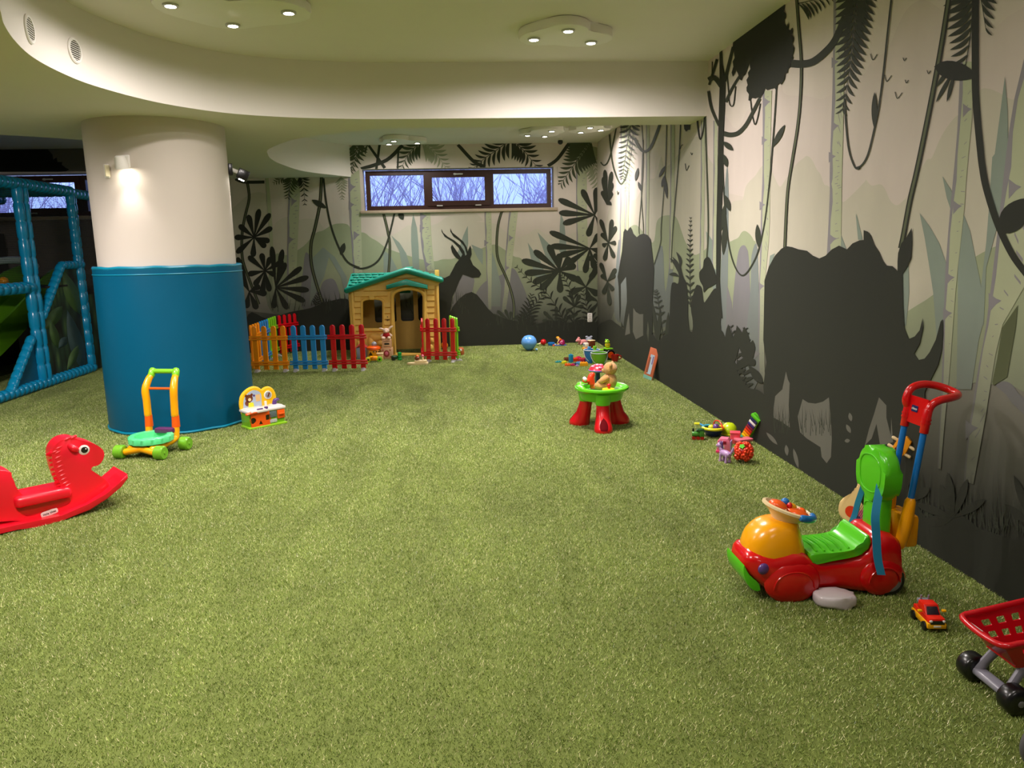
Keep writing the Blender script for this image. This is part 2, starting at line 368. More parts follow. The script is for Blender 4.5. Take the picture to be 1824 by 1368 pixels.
bm = bm_new(); ty = YB + .15
def seg(x0, x1, z0, z1): box(bm, ((x0 + x1) / 2, ty, (z0 + z1) / 2), (x1 - x0, .3, z1 - z0))
seg(XL, XW, 0, 2.305); seg(XL, XW, 2.985, HC); seg(XL, -8.0, 2.305, 2.985); seg(-4.3, -1.41, 2.305, 2.985); seg(1.765, XW, 2.305, 2.985)
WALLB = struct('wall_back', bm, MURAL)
bm = bm_new(); box(bm, ((XL + XW) / 2, (YN + YB) / 2, -.05), (XW - XL, YB - YN, .1))
TURFB = mat('turf_backing', (92, 104, 38), 0.9, 0.25, 6); struct('floor', bm, TURFB)

# ------------------------------------------------------------------ artificial turf: one patch of blades laid again and again by its own node tree
import numpy as np
def turf():
    rs = np.random.RandomState(3); n = 30000
    x = rs.rand(n) - .5; y = rs.rand(n) - .5
    keep = np.sin(x * 40 + np.sin(y * 23)) * .15 + rs.rand(n) > .05; x, y = x[keep], y[keep]; n = len(x)
    a = rs.rand(n) * 6.283; h = .007 + .007 * rs.rand(n); w = .0010 + .0007 * rs.rand(n)
    la = rs.rand(n) * 6.283; lm = h * (.35 + .75 * rs.rand(n))
    co = np.zeros((n, 3, 3), np.float32)
    co[:, 0] = np.c_[x - w * np.cos(a), y - w * np.sin(a), np.zeros(n)]; co[:, 1] = np.c_[x + w * np.cos(a), y + w * np.sin(a), np.zeros(n)]
    co[:, 2] = np.c_[x + lm * np.cos(la), y + lm * np.sin(la), h]
    me = bpy.data.meshes.new('artificial_turf'); me.vertices.add(n * 3); me.vertices.foreach_set('co', co.ravel()); me.loops.add(n * 3); me.loops.foreach_set('vertex_index', np.arange(n * 3))
    me.polygons.add(n); me.polygons.foreach_set('loop_start', np.arange(n) * 3); me.update(calc_edges=True)
    ca = me.color_attributes.new('tint', 'FLOAT_COLOR', 'POINT'); v = rs.rand(n); straw = rs.rand(n) < .12
    base = np.array([lin((82, 110, 30)), lin((192, 208, 118)), lin((234, 228, 172))])  # spread of blade tints is real variety plus glints put into the colour
    c = base[0] * (1 - v[:, None]) + base[1] * v[:, None]; c[straw] = base[2]
    ca.data.foreach_set('color', np.repeat(np.c_[c, np.ones(n)], 3, axis=0).astype(np.float32).ravel())
    m = bpy.data.materials.new('turf_blades'); m.use_nodes = True; N = m.node_tree.nodes; L = m.node_tree.links; b = N['Principled BSDF']
    at = N.new('ShaderNodeAttribute'); at.attribute_name = 'tint'; g = N.new('ShaderNodeNewGeometry'); nz = N.new('ShaderNodeTexNoise'); nz.inputs['Scale'].default_value = 1.6; nz.inputs['Detail'].default_value = 6; nz.inputs['Roughness'].default_value = .68; nz.inputs['Distortion'].default_value = .6
    mp = N.new('ShaderNodeMapping'); mp.inputs['Rotation'].default_value = (0, 0, -.35); mp.inputs['Scale'].default_value = (1.5, .55, 1); L.new(g.outputs['Position'], mp.inputs[0]); L.new(mp.outputs[0], nz.inputs['Vector']); mr = N.new('ShaderNodeMapRange'); mr.inputs[1].default_value = .3; mr.inputs[2].default_value = .7; mr.inputs[3].default_value = .6; mr.inputs[4].default_value = 1.28; L.new(nz.outputs[0], mr.inputs[0])  # stretched noise puts worn bands and the sheen of leaning pile into the colour
    hs = N.new('ShaderNodeHueSaturation'); L.new(at.outputs['Color'], hs.inputs['Color']); L.new(mr.outputs[0], hs.inputs['Value']); L.new(hs.outputs[0], b.inputs['Base Color']); b.inputs['Roughness'].default_value = .36
    me.materials.append(m); o = bpy.data.objects.new('artificial_turf', me); COL.objects.link(o); o['kind'] = 'stuff'; o['label'] = 'short bright green artificial turf covering the floor'; o['category'] = 'turf'
    ng = bpy.data.node_groups.new('lay_turf', 'GeometryNodeTree'); ng.interface.new_socket('Geometry', in_out='INPUT', socket_type='NodeSocketGeometry'); ng.interface.new_socket('Geometry', in_out='OUTPUT', socket_type='NodeSocketGeometry')
    gi = ng.nodes.new('NodeGroupInput'); go = ng.nodes.new('NodeGroupOutput'); gr = ng.nodes.new('GeometryNodeMeshGrid'); nx, ny = 9, 13
    gr.inputs['Size X'].default_value = nx - 1; gr.inputs['Size Y'].default_value = ny - 1; gr.inputs['Vertices X'].default_value = nx; gr.inputs['Vertices Y'].default_value = ny
    tr = ng.nodes.new('GeometryNodeTransform'); tr.inputs['Translation'].default_value = (XW - .5 - (nx - 1) / 2, YB - .5 - (ny - 1) / 2, 0); ng.links.new(gr.outputs['Mesh'], tr.inputs['Geometry'])
    iop = ng.nodes.new('GeometryNodeInstanceOnPoints'); ng.links.new(tr.outputs[0], iop.inputs['Points']); ng.links.new(gi.outputs[0], iop.inputs['Instance'])
    rv = ng.nodes.new('FunctionNodeRandomValue'); rv.data_type = 'INT'; rv.inputs['Min'].default_value = 0; rv.inputs['Max'].default_value = 3
    mu = ng.nodes.new('ShaderNodeMath'); mu.operation = 'MULTIPLY'; mu.inputs[1].default_value = math.pi / 2; ng.links.new(rv.outputs[2], mu.inputs[0])
    cx = ng.nodes.new('ShaderNodeCombineXYZ'); ng.links.new(mu.outputs[0], cx.inputs[2]); ng.links.new(cx.outputs[0], iop.inputs['Rotation'])
    ng.links.new(iop.outputs[0], go.inputs[0])
    md = o.modifiers.new('lay', 'NODES'); md.node_group = ng
turf()

# ------------------------------------------------------------------ windows
FRAME = mat('brown_window_frame', (58, 30, 24), 0.45, 0.15, 20); STONE = mat('stone_sill', (176, 158, 136), 0.6, 0.1, 25)
def glass_mat():
    m = bpy.data.materials.new('window_glass'); m.use_nodes = True; N = m.node_tree.nodes; L = m.node_tree.links
    N.remove(N['Principled BSDF']); t = N.new('ShaderNodeBsdfTransparent'); g = N.new('ShaderNodeBsdfGlossy'); g.inputs['Roughness'].default_value = .02; t.inputs[0].default_value = (.93, .95, 1, 1)
    lw = N.new('ShaderNodeFresnel'); lw.inputs[0].default_value = 1.45; mx = N.new('ShaderNodeMixShader'); L.new(lw.outputs[0], mx.inputs[0]); L.new(t.outputs[0], mx.inputs[1]); L.new(g.outputs[0], mx.inputs[2]); L.new(mx.outputs[0], N['Material Output'].inputs[0])
    return m
GLASS = glass_mat()
def frame_rect(bm, x0, x1, z0, z1, w, y, d, wb=None):
    wb = wb or w
    box(bm, ((x0 + x1) / 2, y, z0 + wb / 2), (x1 - x0, d, wb)); box(bm, ((x0 + x1) / 2, y, z1 - w / 2), (x1 - x0, d, w))
    box(bm, (x0 + w / 2, y, (z0 + z1) / 2), (w, d, z1 - z0 - w - wb)); box(bm, (x1 - w / 2, y, (z0 + z1) / 2), (w, d, z1 - z0 - w - wb))
def window(n, x0, x1, z0, z1, bays):
    y = YB + .17
    bm = bm_new(); frame_rect(bm, x0 + .035, x1 - .03, z0 + .02, z1 - .02, .07, y, .09)
    for a, b in zip(bays, bays[1:]): box(bm, ((a[1] + b[0]) / 2, y, (z0 + z1) / 2), (b[0] - a[1], .09, z1 - z0 - .18))
    root = struct('window_%d' % n, bm, FRAME)
    for i, (a, b, c, d) in enumerate(bays):
        if i % 3 == 1:
            bm = bm_new(); frame_rect(bm, a - .075, b + .075, c - .075, d + .075, .08, y - .045, .04); sash = obj('sash', bm, FRAME, root)
            bm = bm_new(); box(bm, ((a + b) / 2, y - .08, d + .045), (.16, .02, .022), bev=.006); box(bm, ((a + b) / 2 - .055, y - .072, d + .045), (.03, .02, .034), bev=.004); obj('handle', bm, plastic('brushed_metal', (190, 190, 186)), sash)
            for hx in (a + .12, b - .12):
                bm = bm_new(); box(bm, (hx, y - .075, c - .075), (.1, .03, .02), bev=.005); obj('hinge', bm, plastic('brushed_metal', (190, 190, 186)), sash)
        bm = bm_new(); box(bm, ((a + b) / 2, y, (c + d) / 2), (b - a + .02, .012, d - c + .02)); obj('pane', bm, GLASS, root)
    bm = bm_new(); box(bm, ((x0 + x1) / 2, YB + .1, z0 - .012), (x1 - x0 + .12, .28, .05), bev=.008); obj('sill', bm, STONE, root)
    return root
def wx(px, py=340): return ony(px, py, YB + .17)
bays = []
for (a, b, t, u) in ((651, 754, 311, 368), (770.5, 863, 315, 359), (879.5, 979, 307.5, 364)):
    p, q = wx(a, u), wx(b, t); bays.append((p.x, q.x, p.z, q.z))
window(1, *WIN[0], bays)
window(2, *WIN[1], [(-7.85, -6.95, 2.40, 2.89), (-6.82, -6.02, 2.45, 2.86), (-5.86, -4.45, 2.40, 2.89)])

# ------------------------------------------------------------------ pillar with padded wrap
PC = Vector((-2.768, 7.740)); RC, RP, ZP = .622, .672, 1.545
bm = bm_new(); lathe(bm, [(RC, 0), (RC, HS + .01)], T(PC.x, PC.y, 0), 72); struct('pillar', bm, mat('pillar_paint', (206, 196, 186), 0.7, 0.02, 3))
PADM = mat('teal_vinyl', (0, 84, 116), 0.4, 0.05, 5, bump=0.05, bscale=14, spec=.25); PADT = mat('teal_piping', (10, 128, 158), 0.3, 0.04, 6)
pad = thing('pillar_pad', 'teal vinyl padding wrapped around the lower half of the white round pillar', 'padding', (PC.x, PC.y, 0))
bm = bm_new(); lathe(bm, [(RC + .002, .012), (RP + .006, .012), (RP + .012, .05), (RP + .01, .5), (RP + .006, 1.0), (RP, ZP - .05), (RP, ZP), (RC + .002, ZP)], None, 80, cap=False); obj('wrap', bm, PADM, pad, 30)
for nm, z, r, th in (('top_piping', ZP + .004, RP - .012, .016), ('hem', ZP - .055, RP + .001, .006), ('bottom_piping', .02, RP + .012, .012)):
    bm = bm_new(); tube(bm, [(r * math.cos(i * math.pi / 18), r * math.sin(i * math.pi / 18), z + (.004 * math.sin(i * 2.3) if nm != 'hem' else 0)) for i in range(36)], th, 8, 2, True); obj(nm, bm, PADT, pad)
def on_pillar(px, py, R=RC):
    d = ray(px, py); o = Vector((-PC.x, -PC.y)); dd = Vector((d.x, d.y)); a = dd.dot(dd); b = 2 * o.dot(dd); c = o.dot(o) - R * R; q = b * b - 4 * a * c
    t = (-b - math.sqrt(max(q, 0))) / (2 * a); return CAM + d * t
def spot(name, loc, aim, w, size, blend, parent, col=LAMP_C, rad=.03):
    l = bpy.data.lights.new(name, 'SPOT'); l.energy = w; l.spot_size = math.radians(size); l.spot_blend = blend; l.color = col; l.shadow_soft_size = rad
    o = bpy.data.objects.new(name, l); COL.objects.link(o); o.parent = parent; o.location = loc
    o.rotation_euler = Vector(aim).to_track_quat('-Z', 'Y').to_euler(); return o
BULB = mat('lit_bulb', (255, 246, 230), 0.3, 0, emit=60.0); LAMPW = mat('lamp_white', (236, 232, 226), 0.5, 0.01)
# wall lamp on the pillar, facing the camera
p = on_pillar(226, 292); rd = (Vector((p.x, p.y)) - PC).normalized(); az = math.atan2(rd.y, rd.x)
wl = thing('pillar_lamp', 'small white wall lamp lit on the front of the white pillar', 'wall lamp', (p.x, p.y, p.z), az)
bm = bm_new(); box(bm, (.012, 0, .02), (.024, .07, .11), bev=.006); obj('bracket', bm, LAMPW, wl)
bm = bm_new(); cyl(bm, (.02, 0, .0), (.075, 0, -.0), .012); obj('arm', bm, LAMPW, wl)
bm = bm_new(); Mh = T(.10, 0, .0) @ RY(14); lathe(bm, [(.030, .06), (.044, .05), (.052, .0), (.056, -.05), (.050, -.05), (.046, .0), (.03, .04), (0, .045)], Mh, 28, cap=False); lathe(bm, [(.030, .06), (0, .062)], Mh, 28, cap=False); head = obj('lamp_head', bm, LAMPW, wl)
bm = bm_new(); lathe(bm, [(.044, -.035), (0, -.04)], Mh, 24, cap=False); obj('bulb', bm, BULB, head)
spot('lamp_light', (.125, 0, -.06), (-.05, 0, -1), 9, 80, .7, wl)
bm = bm_new()
# thermostat-like bracket beside it
q = on_pillar(192, 305); rq = (Vector((q.x, q.y)) - PC).normalized(); sn = thing('pillar_sensor', 'small clear plastic sensor bracket left of the lamp on the pillar', 'sensor', (q.x, q.y, q.z), math.atan2(rq.y, rq.x))
bm.free(); bm = bm_new(); box(bm, (.01, .0, 0), (.02, .05, .12), bev=.006); obj('base', bm, LAMPW, sn); bm = bm_new(); box(bm, (.035, .03, 0), (.05, .012, .10), bev=.004); obj('cover', bm, mat('clear_plastic', (214, 206, 176), 0.3), sn)
# black lamp at the pillar's right edge
p = on_pillar(405, 305); rd = Vector((math.cos(math.radians(18)), math.sin(math.radians(18)))); pp = PC + rd * RC
wl = thing('black_pillar_lamp', 'black wall lamp jutting from the right edge of the white pillar', 'wall lamp', (pp.x, pp.y, p.z), math.radians(18))
bm = bm_new(); box(bm, (.02, 0, .03), (.04, .09, .11), bev=.006); obj('bracket', bm, BLACK, wl)
bm = bm_new(); cyl(bm, (.03, 0, .03), (.11, 0, .0), .02); obj('arm', bm, LAMPW, wl)
bm = bm_new(); box(bm, (0, 0, 0), (.11, .10, .10), T(.135, 0, -.02) @ RY(25), bev=.008); head = obj('lamp_head', bm, BLACK, wl)
bm = bm_new(); lathe(bm, [(.03, 0), (.0, -.003)], T(.115, 0, -.07) @ RY(25), 20, cap=False); obj('bulb', bm, BULB, head)
spot('lamp_light', (.10, 0, -.085), (-.08, 0, -1), 6, 84, .6, wl)

# ------------------------------------------------------------------ ceiling lamps
def ceiling_lamp(bulbs, label, w=1.0, zc=HC, aim=(0, 0, -1), sp=1.0):
    c = Vector((sum(b[0] for b in bulbs) / len(bulbs), sum(b[1] for b in bulbs) / len(bulbs)))
    t = thing('ceiling_lamp', label, 'ceiling lamp', (c.x, c.y, zc), 0, 'wavy white ceiling lamps')
    loc = [Vector(b) - c for b in bulbs]; pts = []
    for i in range(28):
        a = 2 * math.pi * i / 28; d = Vector((math.cos(a), math.sin(a))); r = max(max(l.dot(d) for l in loc), 0.04) + .13 + .02 * math.sin(3 * a + 1); pts.append((d.x * r, d.y * r))
    bm = bm_new(); prism(bm, pts, .07, T(0, 0, -.036), bev=.012); obj('plate', bm, LAMPW, t, 30)
    for i, l in enumerate(loc):
        bm = bm_new(); lathe(bm, [(.052, 0), (.052, -.012), (.036, -.014), (.036, -.004)], T(l.x, l.y, -.071), 24, cap=False); rg = obj('bulb_ring', bm, plastic('brushed_metal', (190, 190, 186)), t)
        bm = bm_new(); lathe(bm, [(.036, -.002), (.03, -.009), (0, -.012)], T(l.x, l.y, -.073), 24, cap=False); obj('bulb', bm, BULB, rg)
        spot('lamp_beam', (l.x, l.y, -.10), aim, LAMP_W * w, 124, 1.0, t); spot('lamp_spill', (l.x, l.y, -.10), (0, 0, -1), LAMP_S * w * sp, 176, .5, t)
    return t
ceiling_lamp([(-1.80, 5.53), (-1.52, 5.98), (-1.06, 5.68)], 'wavy white ceiling lamp with three lit bulbs near the curved fascia vents', .95, HC, (.1, -.3, -1), .72)
ceiling_lamp([(.72, 6.36), (.96, 6.12), (1.20, 6.46)], 'wavy white ceiling lamp with three lit bulbs before the straight beam at upper middle')
ceiling_lamp([(-.90, 12.30), (-.80, 11.95), (-.46, 12.21)], 'wavy white ceiling lamp above the left pane of the back window', .75, HC, (0, -.3, -1), .32)
ceiling_lamp([(1.19, 11.53), (1.46, 11.65), (1.5, 11.15)], 'wavy white ceiling lamp above the right pane of the back window', .75, HC, (0, -.3, -1), .32)
ceiling_lamp([(1.94, 11.29), (2.0, 10.86), (2.2, 11.1)], 'wavy white ceiling lamp nearest the back right corner', .75, HC, (-.15, -.3, -1), .34)
NEAR = 'wavy white ceiling lamp behind the camera'
ceiling_lamp([(-1.75, 2.3), (-1.45, 2.7), (-1.1, 2.4)], 'wavy white ceiling lamp above the camera to the left', 1.0, HC, (-.12, .05, -1)); ceiling_lamp([(.7, -.9), (1.0, -1.2), (1.2, -.8)], NEAR, .2); ceiling_lamp([(.8, 2.3), (1.0, 2.0), (1.25, 2.35)], 'wavy white ceiling lamp above the camera to the right', .12)
ceiling_lamp([(-4.0, 4.9), (-3.75, 5.2), (-3.5, 4.9)], 'wavy white lamp under the soffit left of the view', 1.15, HS, (-.4, .8, -1), .5)

# round vents in the curved fascia
def on_fascia(px, py):
    d = ray(px, py); best = None
    for (ax, ay), (bx, by) in zip(fr, fr[1:]):
        ex, ey = bx - ax, by - ay; den = d.x * ey - d.y * ex
        if abs(den) < 1e-9: continue
        t = (ax * ey - ay * ex) / den; s = (ax * d.y - ay * d.x) / den
        if t > 0 and 0 <= s <= 1 and (best is None or t < best[0]): best = (t, ex, ey)
    t, ex, ey = best; nrm = Vector((ey, -ex)).normalized()
    if nrm.dot(Vector((d.x, d.y))) > 0: nrm = -nrm
    return CAM + d * t, nrm
for px, py, lb_ in ((51, 52, 'round white ceiling vent further left on the curved fascia'), (132, 90, 'round white ceiling vent nearer the pillar on the curved fascia')):
    p, nv = on_fascia(px, py); v = thing('round_vent', lb_, 'vent', p, 0, 'round fascia vents'); v.rotation_euler = Vector((nv.x, nv.y, 0)).to_track_quat('Z', 'Y').to_euler()
    bm = bm_new(); lathe(bm, [(.085, -.005), (.085, .008), (.078, .014), (.066, .012), (.066, .002)], None, 36, cap=False); obj('rim', bm, LAMPW, v)
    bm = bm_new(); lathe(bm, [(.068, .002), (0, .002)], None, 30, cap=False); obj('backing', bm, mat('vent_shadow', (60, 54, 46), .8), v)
    for i in range(9):
        yy = -.056 + .014 * i; hw = math.sqrt(.066 ** 2 - yy ** 2); bm = bm_new(); box(bm, (0, 0, 0), (hw * 2, .0055, .002), RZ(0) @ T(0, yy, .008) @ RX(35)); obj('slat', bm, LAMPW, v)
# socket and camera dome
p = ony(1050.5, 565.5, YB); s = thing('wall_socket', 'white double wall socket low on the back wall near the corner', 'socket', (p.x, YB, p.z))
bm = bm_new(); prism(bm, rrect(.085, .155, .012), .012, T(0, -.006, 0) @ RX(90), bev=.003); obj('plate', bm, WHITE, s)
for dz in (.036, -.036):
    bm = bm_new(); lathe(bm, [(.024, 0), (.022, .004), (.019, -.004), (0, -.004)], T(0, -.012, dz) @ RX(90), 20, cap=False); obj('outlet', bm, mat('socket_hole', (150, 140, 134), .5), s)
p = onz(998, 254, HC - .06); s = thing('camera_dome', 'small black dome camera on the ceiling near the back wall', 'camera', (p.x, min(p.y, YB - .15), HC))
bm = bm_new(); lathe(bm, [(.04, 0), (.04, -.02), (.03, -.025)], None, 20); obj('base', bm, LAMPW, s); bm = bm_new(); ball(bm, (0, 0, -.05), .042); obj('dome', bm, BLACK, s)

# ------------------------------------------------------------------ outside the windows: bare winter trees on a slope
BARK = mat('bare_bark', (214, 196, 222), 0.9, 0.2, 8)
bm = bm_new(); box(bm, (-3, 24, .8), (40, 20, .4), RX(0)); og = struct('ground_outside', bm, mat('winter_ground', (96, 98, 104), .95, .2, 2))
def tree(x, y, seed, label):
    rr = random.Random(seed); bm = bm_new()
    def grow(p, d, l, r, dep):
        e = p + d * l; lathe(bm, [(r, 0), (r * .6, l)], axis_M(p, e), 3, cap=False)
        if dep >= 3: return
        for _ in range(3):
            nd = (d + Vector((rr.uniform(-.75, .75), rr.uniform(-.4, .4), rr.uniform(-.2, .5)))).normalized(); grow(p + d * l * rr.uniform(.35, 1), nd, l * rr.uniform(.5, .8), r * .6, dep + 1)
    for _ in range(12):
        grow(Vector((rr.uniform(-1.1, 1.1), rr.uniform(-.5, .5), 0)), Vector((rr.uniform(-.35, .35), 0, 1)).normalized(), rr.uniform(1.1, 1.9), rr.uniform(.012, .03), 0)
    t = obj('bare_thicket', bm, BARK, None, 180); t.location = (x, y, 1.0); return tag(t, label, 'shrub', 'bare thickets outside the windows')
LB = 'bare winter thicket seen through the %s pane of the back window'
for i, (x, y, l_) in enumerate([(-2.4, 15.2, 'left'), (-1.7, 17.6, 'left'), (-2.6, 20.6, 'left'), (.6, 16.2, 'middle'), (.2, 23, 'middle'), (3.5, 15.2, 'right'), (2.6, 18.6, 'right'), (4.0, 21.5, 'right')]):
    tree(x, y, 20 + i, LB % l_)
for i, (x, y) in enumerate([(-9.2, 15.5), (-8.4, 17.8), (-12.2, 18)]): tree(x, y, 60 + i, 'bare winter thicket outside the window behind the play frame')
# ------------------------------------------------------------------ jungle mural, right wall
r = 'r'
shape(r, 'mural_mountain', HAZE, "B -900 1368 -600 1000 0 660 130 500 260 400 330 240 400 100 480 20 560 0 640 40 720 100 900 240 1100 250 1280 110 1500 160 1500 1600 -900 1600", 0)
shape(r, 'mural_mountain', HAZE, "A 0 1368 100 1100 180 1000 240 945 300 1030 350 1030 430 880 520 900 620 780 690 700 730 770 900 780 1080 830 1200 900 1200 1500 0 1500", 0.2)
shape(r, 'mural_pale_hill', PGR, "C 0 800 60 420 180 380 270 400 300 360 350 350 380 340 400 250 430 200 480 150 520 90 560 60 610 110 640 170 680 240 720 190 780 100 830 40 870 10 900 -10 940 20 980 100 1010 140 1040 220 1080 240 1180 360 1250 320 1368 200 D 80 180 130 230 200 220 240 260 280 350 330 390 380 360 430 300 500 150 580 20 B 620 1280 700 1100 800 960 880 900 1000 740 1080 720 1180 760 1280 810 1450 800 D 1500 1368 0 1368 C 0 1368", 1)
shape(r, 'mural_green_hill', GRN, "C 240 1500 255 1000 265 720 290 680 340 655 370 610 400 600 440 630 470 680 490 760 500 1500", 2)
shape(r, 'mural_green_hill', GRN, "D 380 1290 640 1110 850 880 970 810 1060 760 1200 700 1500 600 F 1500 640 1200 640 1110 660 1000 640 700 700 500 600 400 250", 2)
shape(r, 'mural_bush', VIO, "C 280 1500 300 1150 330 850 350 750 380 715 410 740 430 860 450 1500 E 440 300 300 700 230 700", 3)
shape(r, 'mural_bush', BLUEG, "C 190 1500 200 900 230 300 250 80 262 200 262 700 250 1500 E 260 700 190 700", 3.2)
shape(r, 'mural_bush', BLUEG, "C 400 1500 440 1100 450 800 500 750 510 1500 E 500 640 380 740", 3.4)
shape(r, 'mural_bush', VIO, "C 240 1500 250 1030 290 1180 310 1500", 3.6, False)
shape(r, 'mural_bush', VIO, "F 1140 670 1200 635 1270 660 1330 740 1450 830 1450 960 1280 820 1220 740", 3)
for s in ("D 705 155 790 290 790 420 770 420 740 330", "D 520 455 600 560 680 700 735 860 750 1100 745 1368 F 700 300 660 300 640 50 D 630 1100 600 900 560 650",
          "D 880 470 930 600 970 800 1010 1000 1040 1200 1030 1368 F 1000 300 940 700 820 700 830 0 D 830 900 860 650",
          "B 1212 620 1235 900 1240 1300 D 1200 200 1180 450 1060 900 1040 1368 980 1368 1060 700 1080 450 1110 0 B 1130 1250 1170 950",
          "D 380 950 430 880 435 1100 410 1368 390 1368", "D 0 460 55 670 20 670", "C 1300 455 1350 660 1315 670", "C 1090 535 1180 640 1220 745 1150 745 1100 660", "C 190 1200 150 700 80 600 110 1000", "C 580 960 640 780 600 800"):
    shape(r, 'mural_blade', BLADE, s, 4, False)
trunk(r, "A 540 735 540 1368 C 530 350 515 900 505 1368 E 505 640", 0, "A 614 735 600 1368 C 595 600 560 1000 550 1368 E 560 640", 5)
thorns(r, 'mural_birch_shade', SHADE, "A 605 825 580 1135 C 562 385 557 1045 E 522 410", 5.6)
trunk(r, "A 1115 -60 1110 600 1085 1368 C 1085 300 1062 790", 0, "A 1210 -60 1195 1000 1185 1368 C 1182 300 1175 790", 5)
thorns(r, 'mural_birch_shade', SHADE, "A 1158 500 1162 1020 1135 1268 C 1142 660", 5.6, 11)
trunk(r, "B 850 500 830 1000 800 1368 D 770 400 730 900 F 720 0 700 600 690 900 G 665 155", 0, "B 950 500 950 900 905 1368 D 880 450 830 900 F 800 60 760 600 720 1000 G 692 165", 5)
thorns(r, 'mural_birch_shade', SHADE, "B 945 885 D 865 395 805 975 785 1265", 5.6, 14)
trunk(r, "B 1440 200 1290 800 D 1220 0 1170 450 1060 1368 F 1000 500 910 1100 G 880 260", 0, "B 1750 200 1600 800 D 1500 500 1400 1000 F 1195 170 1100 640 1060 900 G 957 285", 5, .16)
thorns(r, 'mural_birch_shade', SHADE, "D 1348 240 1185 1165 F 997 1012", 5.6, 20)
shape(r, 'mural_dark_leaf', OLIVE, "F 1318 15 1300 200 1230 600 1120 670 1110 640 1150 450 1190 200", 6, False)
# far part of the right wall
shape(r, 'mural_pale_hill', PGR, "R 480 1216 560 900 640 850 700 900 800 950 900 760 960 720 1020 700 1080 480 1120 600 1230 500 1400 300 1500 280 1600 500 1680 700 1680 1500 480 1500", .6)
shape(r, 'mural_green_hill', GRN, "H 250 1000 300 500 380 200 480 120 640 300 680 100 720 40 790 20 880 40 940 200 980 300 1060 420 1160 380 1300 330 1320 1100 250 1200", 2)
shape(r, 'mural_bush', BLUEG, "H 640 1100 650 560 740 330 770 800 830 400 850 700 840 1100", 3)
shape(r, 'mural_bush', BLUEG, "H 250 1000 280 400 310 300 340 900 330 1100", 3)
for a, b, c in ((640, 690, 0), (700, 735, 0), (915, 952, 0), (1180, 1225, 0), (1510, 1552, 0), (1645, 1690, 0)):
    trunk(r, "R %d 90 %d 700 %d 1216 %d 1700" % (a, a, a - 8, a - 14), 0, "R %d 90 %d 700 %d 1216 %d 1700" % (b, b, b - 8, b - 14), 5, .35)
for s, w in (("R 600 130 540 420 500 540 460 575 425 540", 14), ("R 520 240 545 500 580 650 640 775 690 720 720 620", 16), ("R 790 280 850 390 900 425 950 400 1000 310 1070 120", 30), ("R 868 100 885 500 870 850 840 1216 H 505 210", 7), ("R 885 300 865 860 885 1216 H 545 200", 7), ("R 1140 100 1125 600 1080 1216 H 720 300 655 520", 9), ("R 1290 100 1270 500 1210 1216 H 830 500", 11), ("R 1555 20 1570 500 1590 1216 H 1190 460", 16)):
    stroke(r, 'mural_vine', VINE, s, w * .16447 * 1.0, 9)
leaves(r, 'mural_vine_leaf', INK2, "R 1055 705 1125 580 1085 815 1120 680 1145 940 1115 690 870 860 830 750 800 745 830 600", 6, 9.5)
frond(r, 'mural_frond', INK2, "R 760 60 720 300 680 560 660 720", 22, 14, 10, 60, .22); frond(r, 'mural_frond_pale', PALEF, "R 780 100 760 400 720 640 700 850", 18, 14, 7, 50)
stroke(r, 'mural_creeper', INK, "R 1470 90 1490 250 1510 290 1535 200 1550 60", 2.6, 9); shape(r, 'mural_creeper', INK, "R 1320 90 1330 180 1350 210 1370 190 1390 190 1400 90", 9, False)
shape(r, 'mural_elephant', INK, "H 345 190 362 156 385 178 415 136 432 165 445 205 480 242 510 218 545 205 590 220 620 260 638 420 655 560 650 700 640 870 640 1100 630 1368 360 1368 345 1150 322 1150 320 900 306 1100 300 900 295 740 285 640 300 560 330 380", 11, False)
shape(r, 'mural_gap', MIST, "H 445 960 470 1000 510 1025 545 1022 545 1240 470 1280 440 1200", 11.5, False); shape(r, 'mural_gap', BLUEG, "H 318 720 370 645 378 780 380 900 355 1060 345 1150 322 1100", 11.5, False); shape(r, 'mural_gap', MIST, "H 400 1010 412 1220 360 1240 380 1110", 11.5, False); shape(r, 'mural_gap', GRN, "H 592 1095 604 1180 598 1310 582 1220", 11.5, False)
shape(r, 'mural_shrub_silhouette', INK, "H 830 740 860 700 900 710 910 600 920 520 940 600 960 660 985 720 1000 900 1000 1050 1020 1250 1030 1500 810 1500 815 1000", 11)
shape(r, 'mural_shrub_silhouette', INK, "H 1160 480 1190 445 1220 455 1250 520 1275 600 1290 700 1240 740 1200 760 1160 800 1150 740 1120 680 1115 600 1150 550", 11)
shape(r, 'mural_shrub_silhouette', INK, "H 1040 870 1080 740 1110 730 1140 760 1160 900 1200 860 1280 760 1330 900 1345 1050 1330 1100 1330 1500 1020 1500 1050 1150 1030 980", 11)
leaves(r, 'mural_grass_tuft', INK2, "H 910 640 805 620 910 640 840 440 920 560 880 390 900 600 815 455", 6, 10.5, 0, .12)
frond(r, 'mural_fern', INK2, "H 1025 950 1018 600 1020 300 1025 40", 13, 17, 10, 45, .3); frond(r, 'mural_fern', INK2, "H 760 1350 720 1050 690 860 670 780", 14, 10, 10, 60, .3)
leaves(r, 'mural_fern', INK2, "H 700 1368 640 900 780 1368 800 1000 690 1368 720 950", 7, 10.2)
for c in ("H 190 300 270 130 230 60 270 300 250 450 120 200 110 60 150 480 130 330", "H 180 690 260 620 270 560 240 780 205 930 120 620 140 820 110 500", "R 490 1000 545 640 550 760 545 860 540 980 450 700 470 620 440 850"):
    fan(r, 'mural_paddle_leaf', INK2, c, 8, 10)
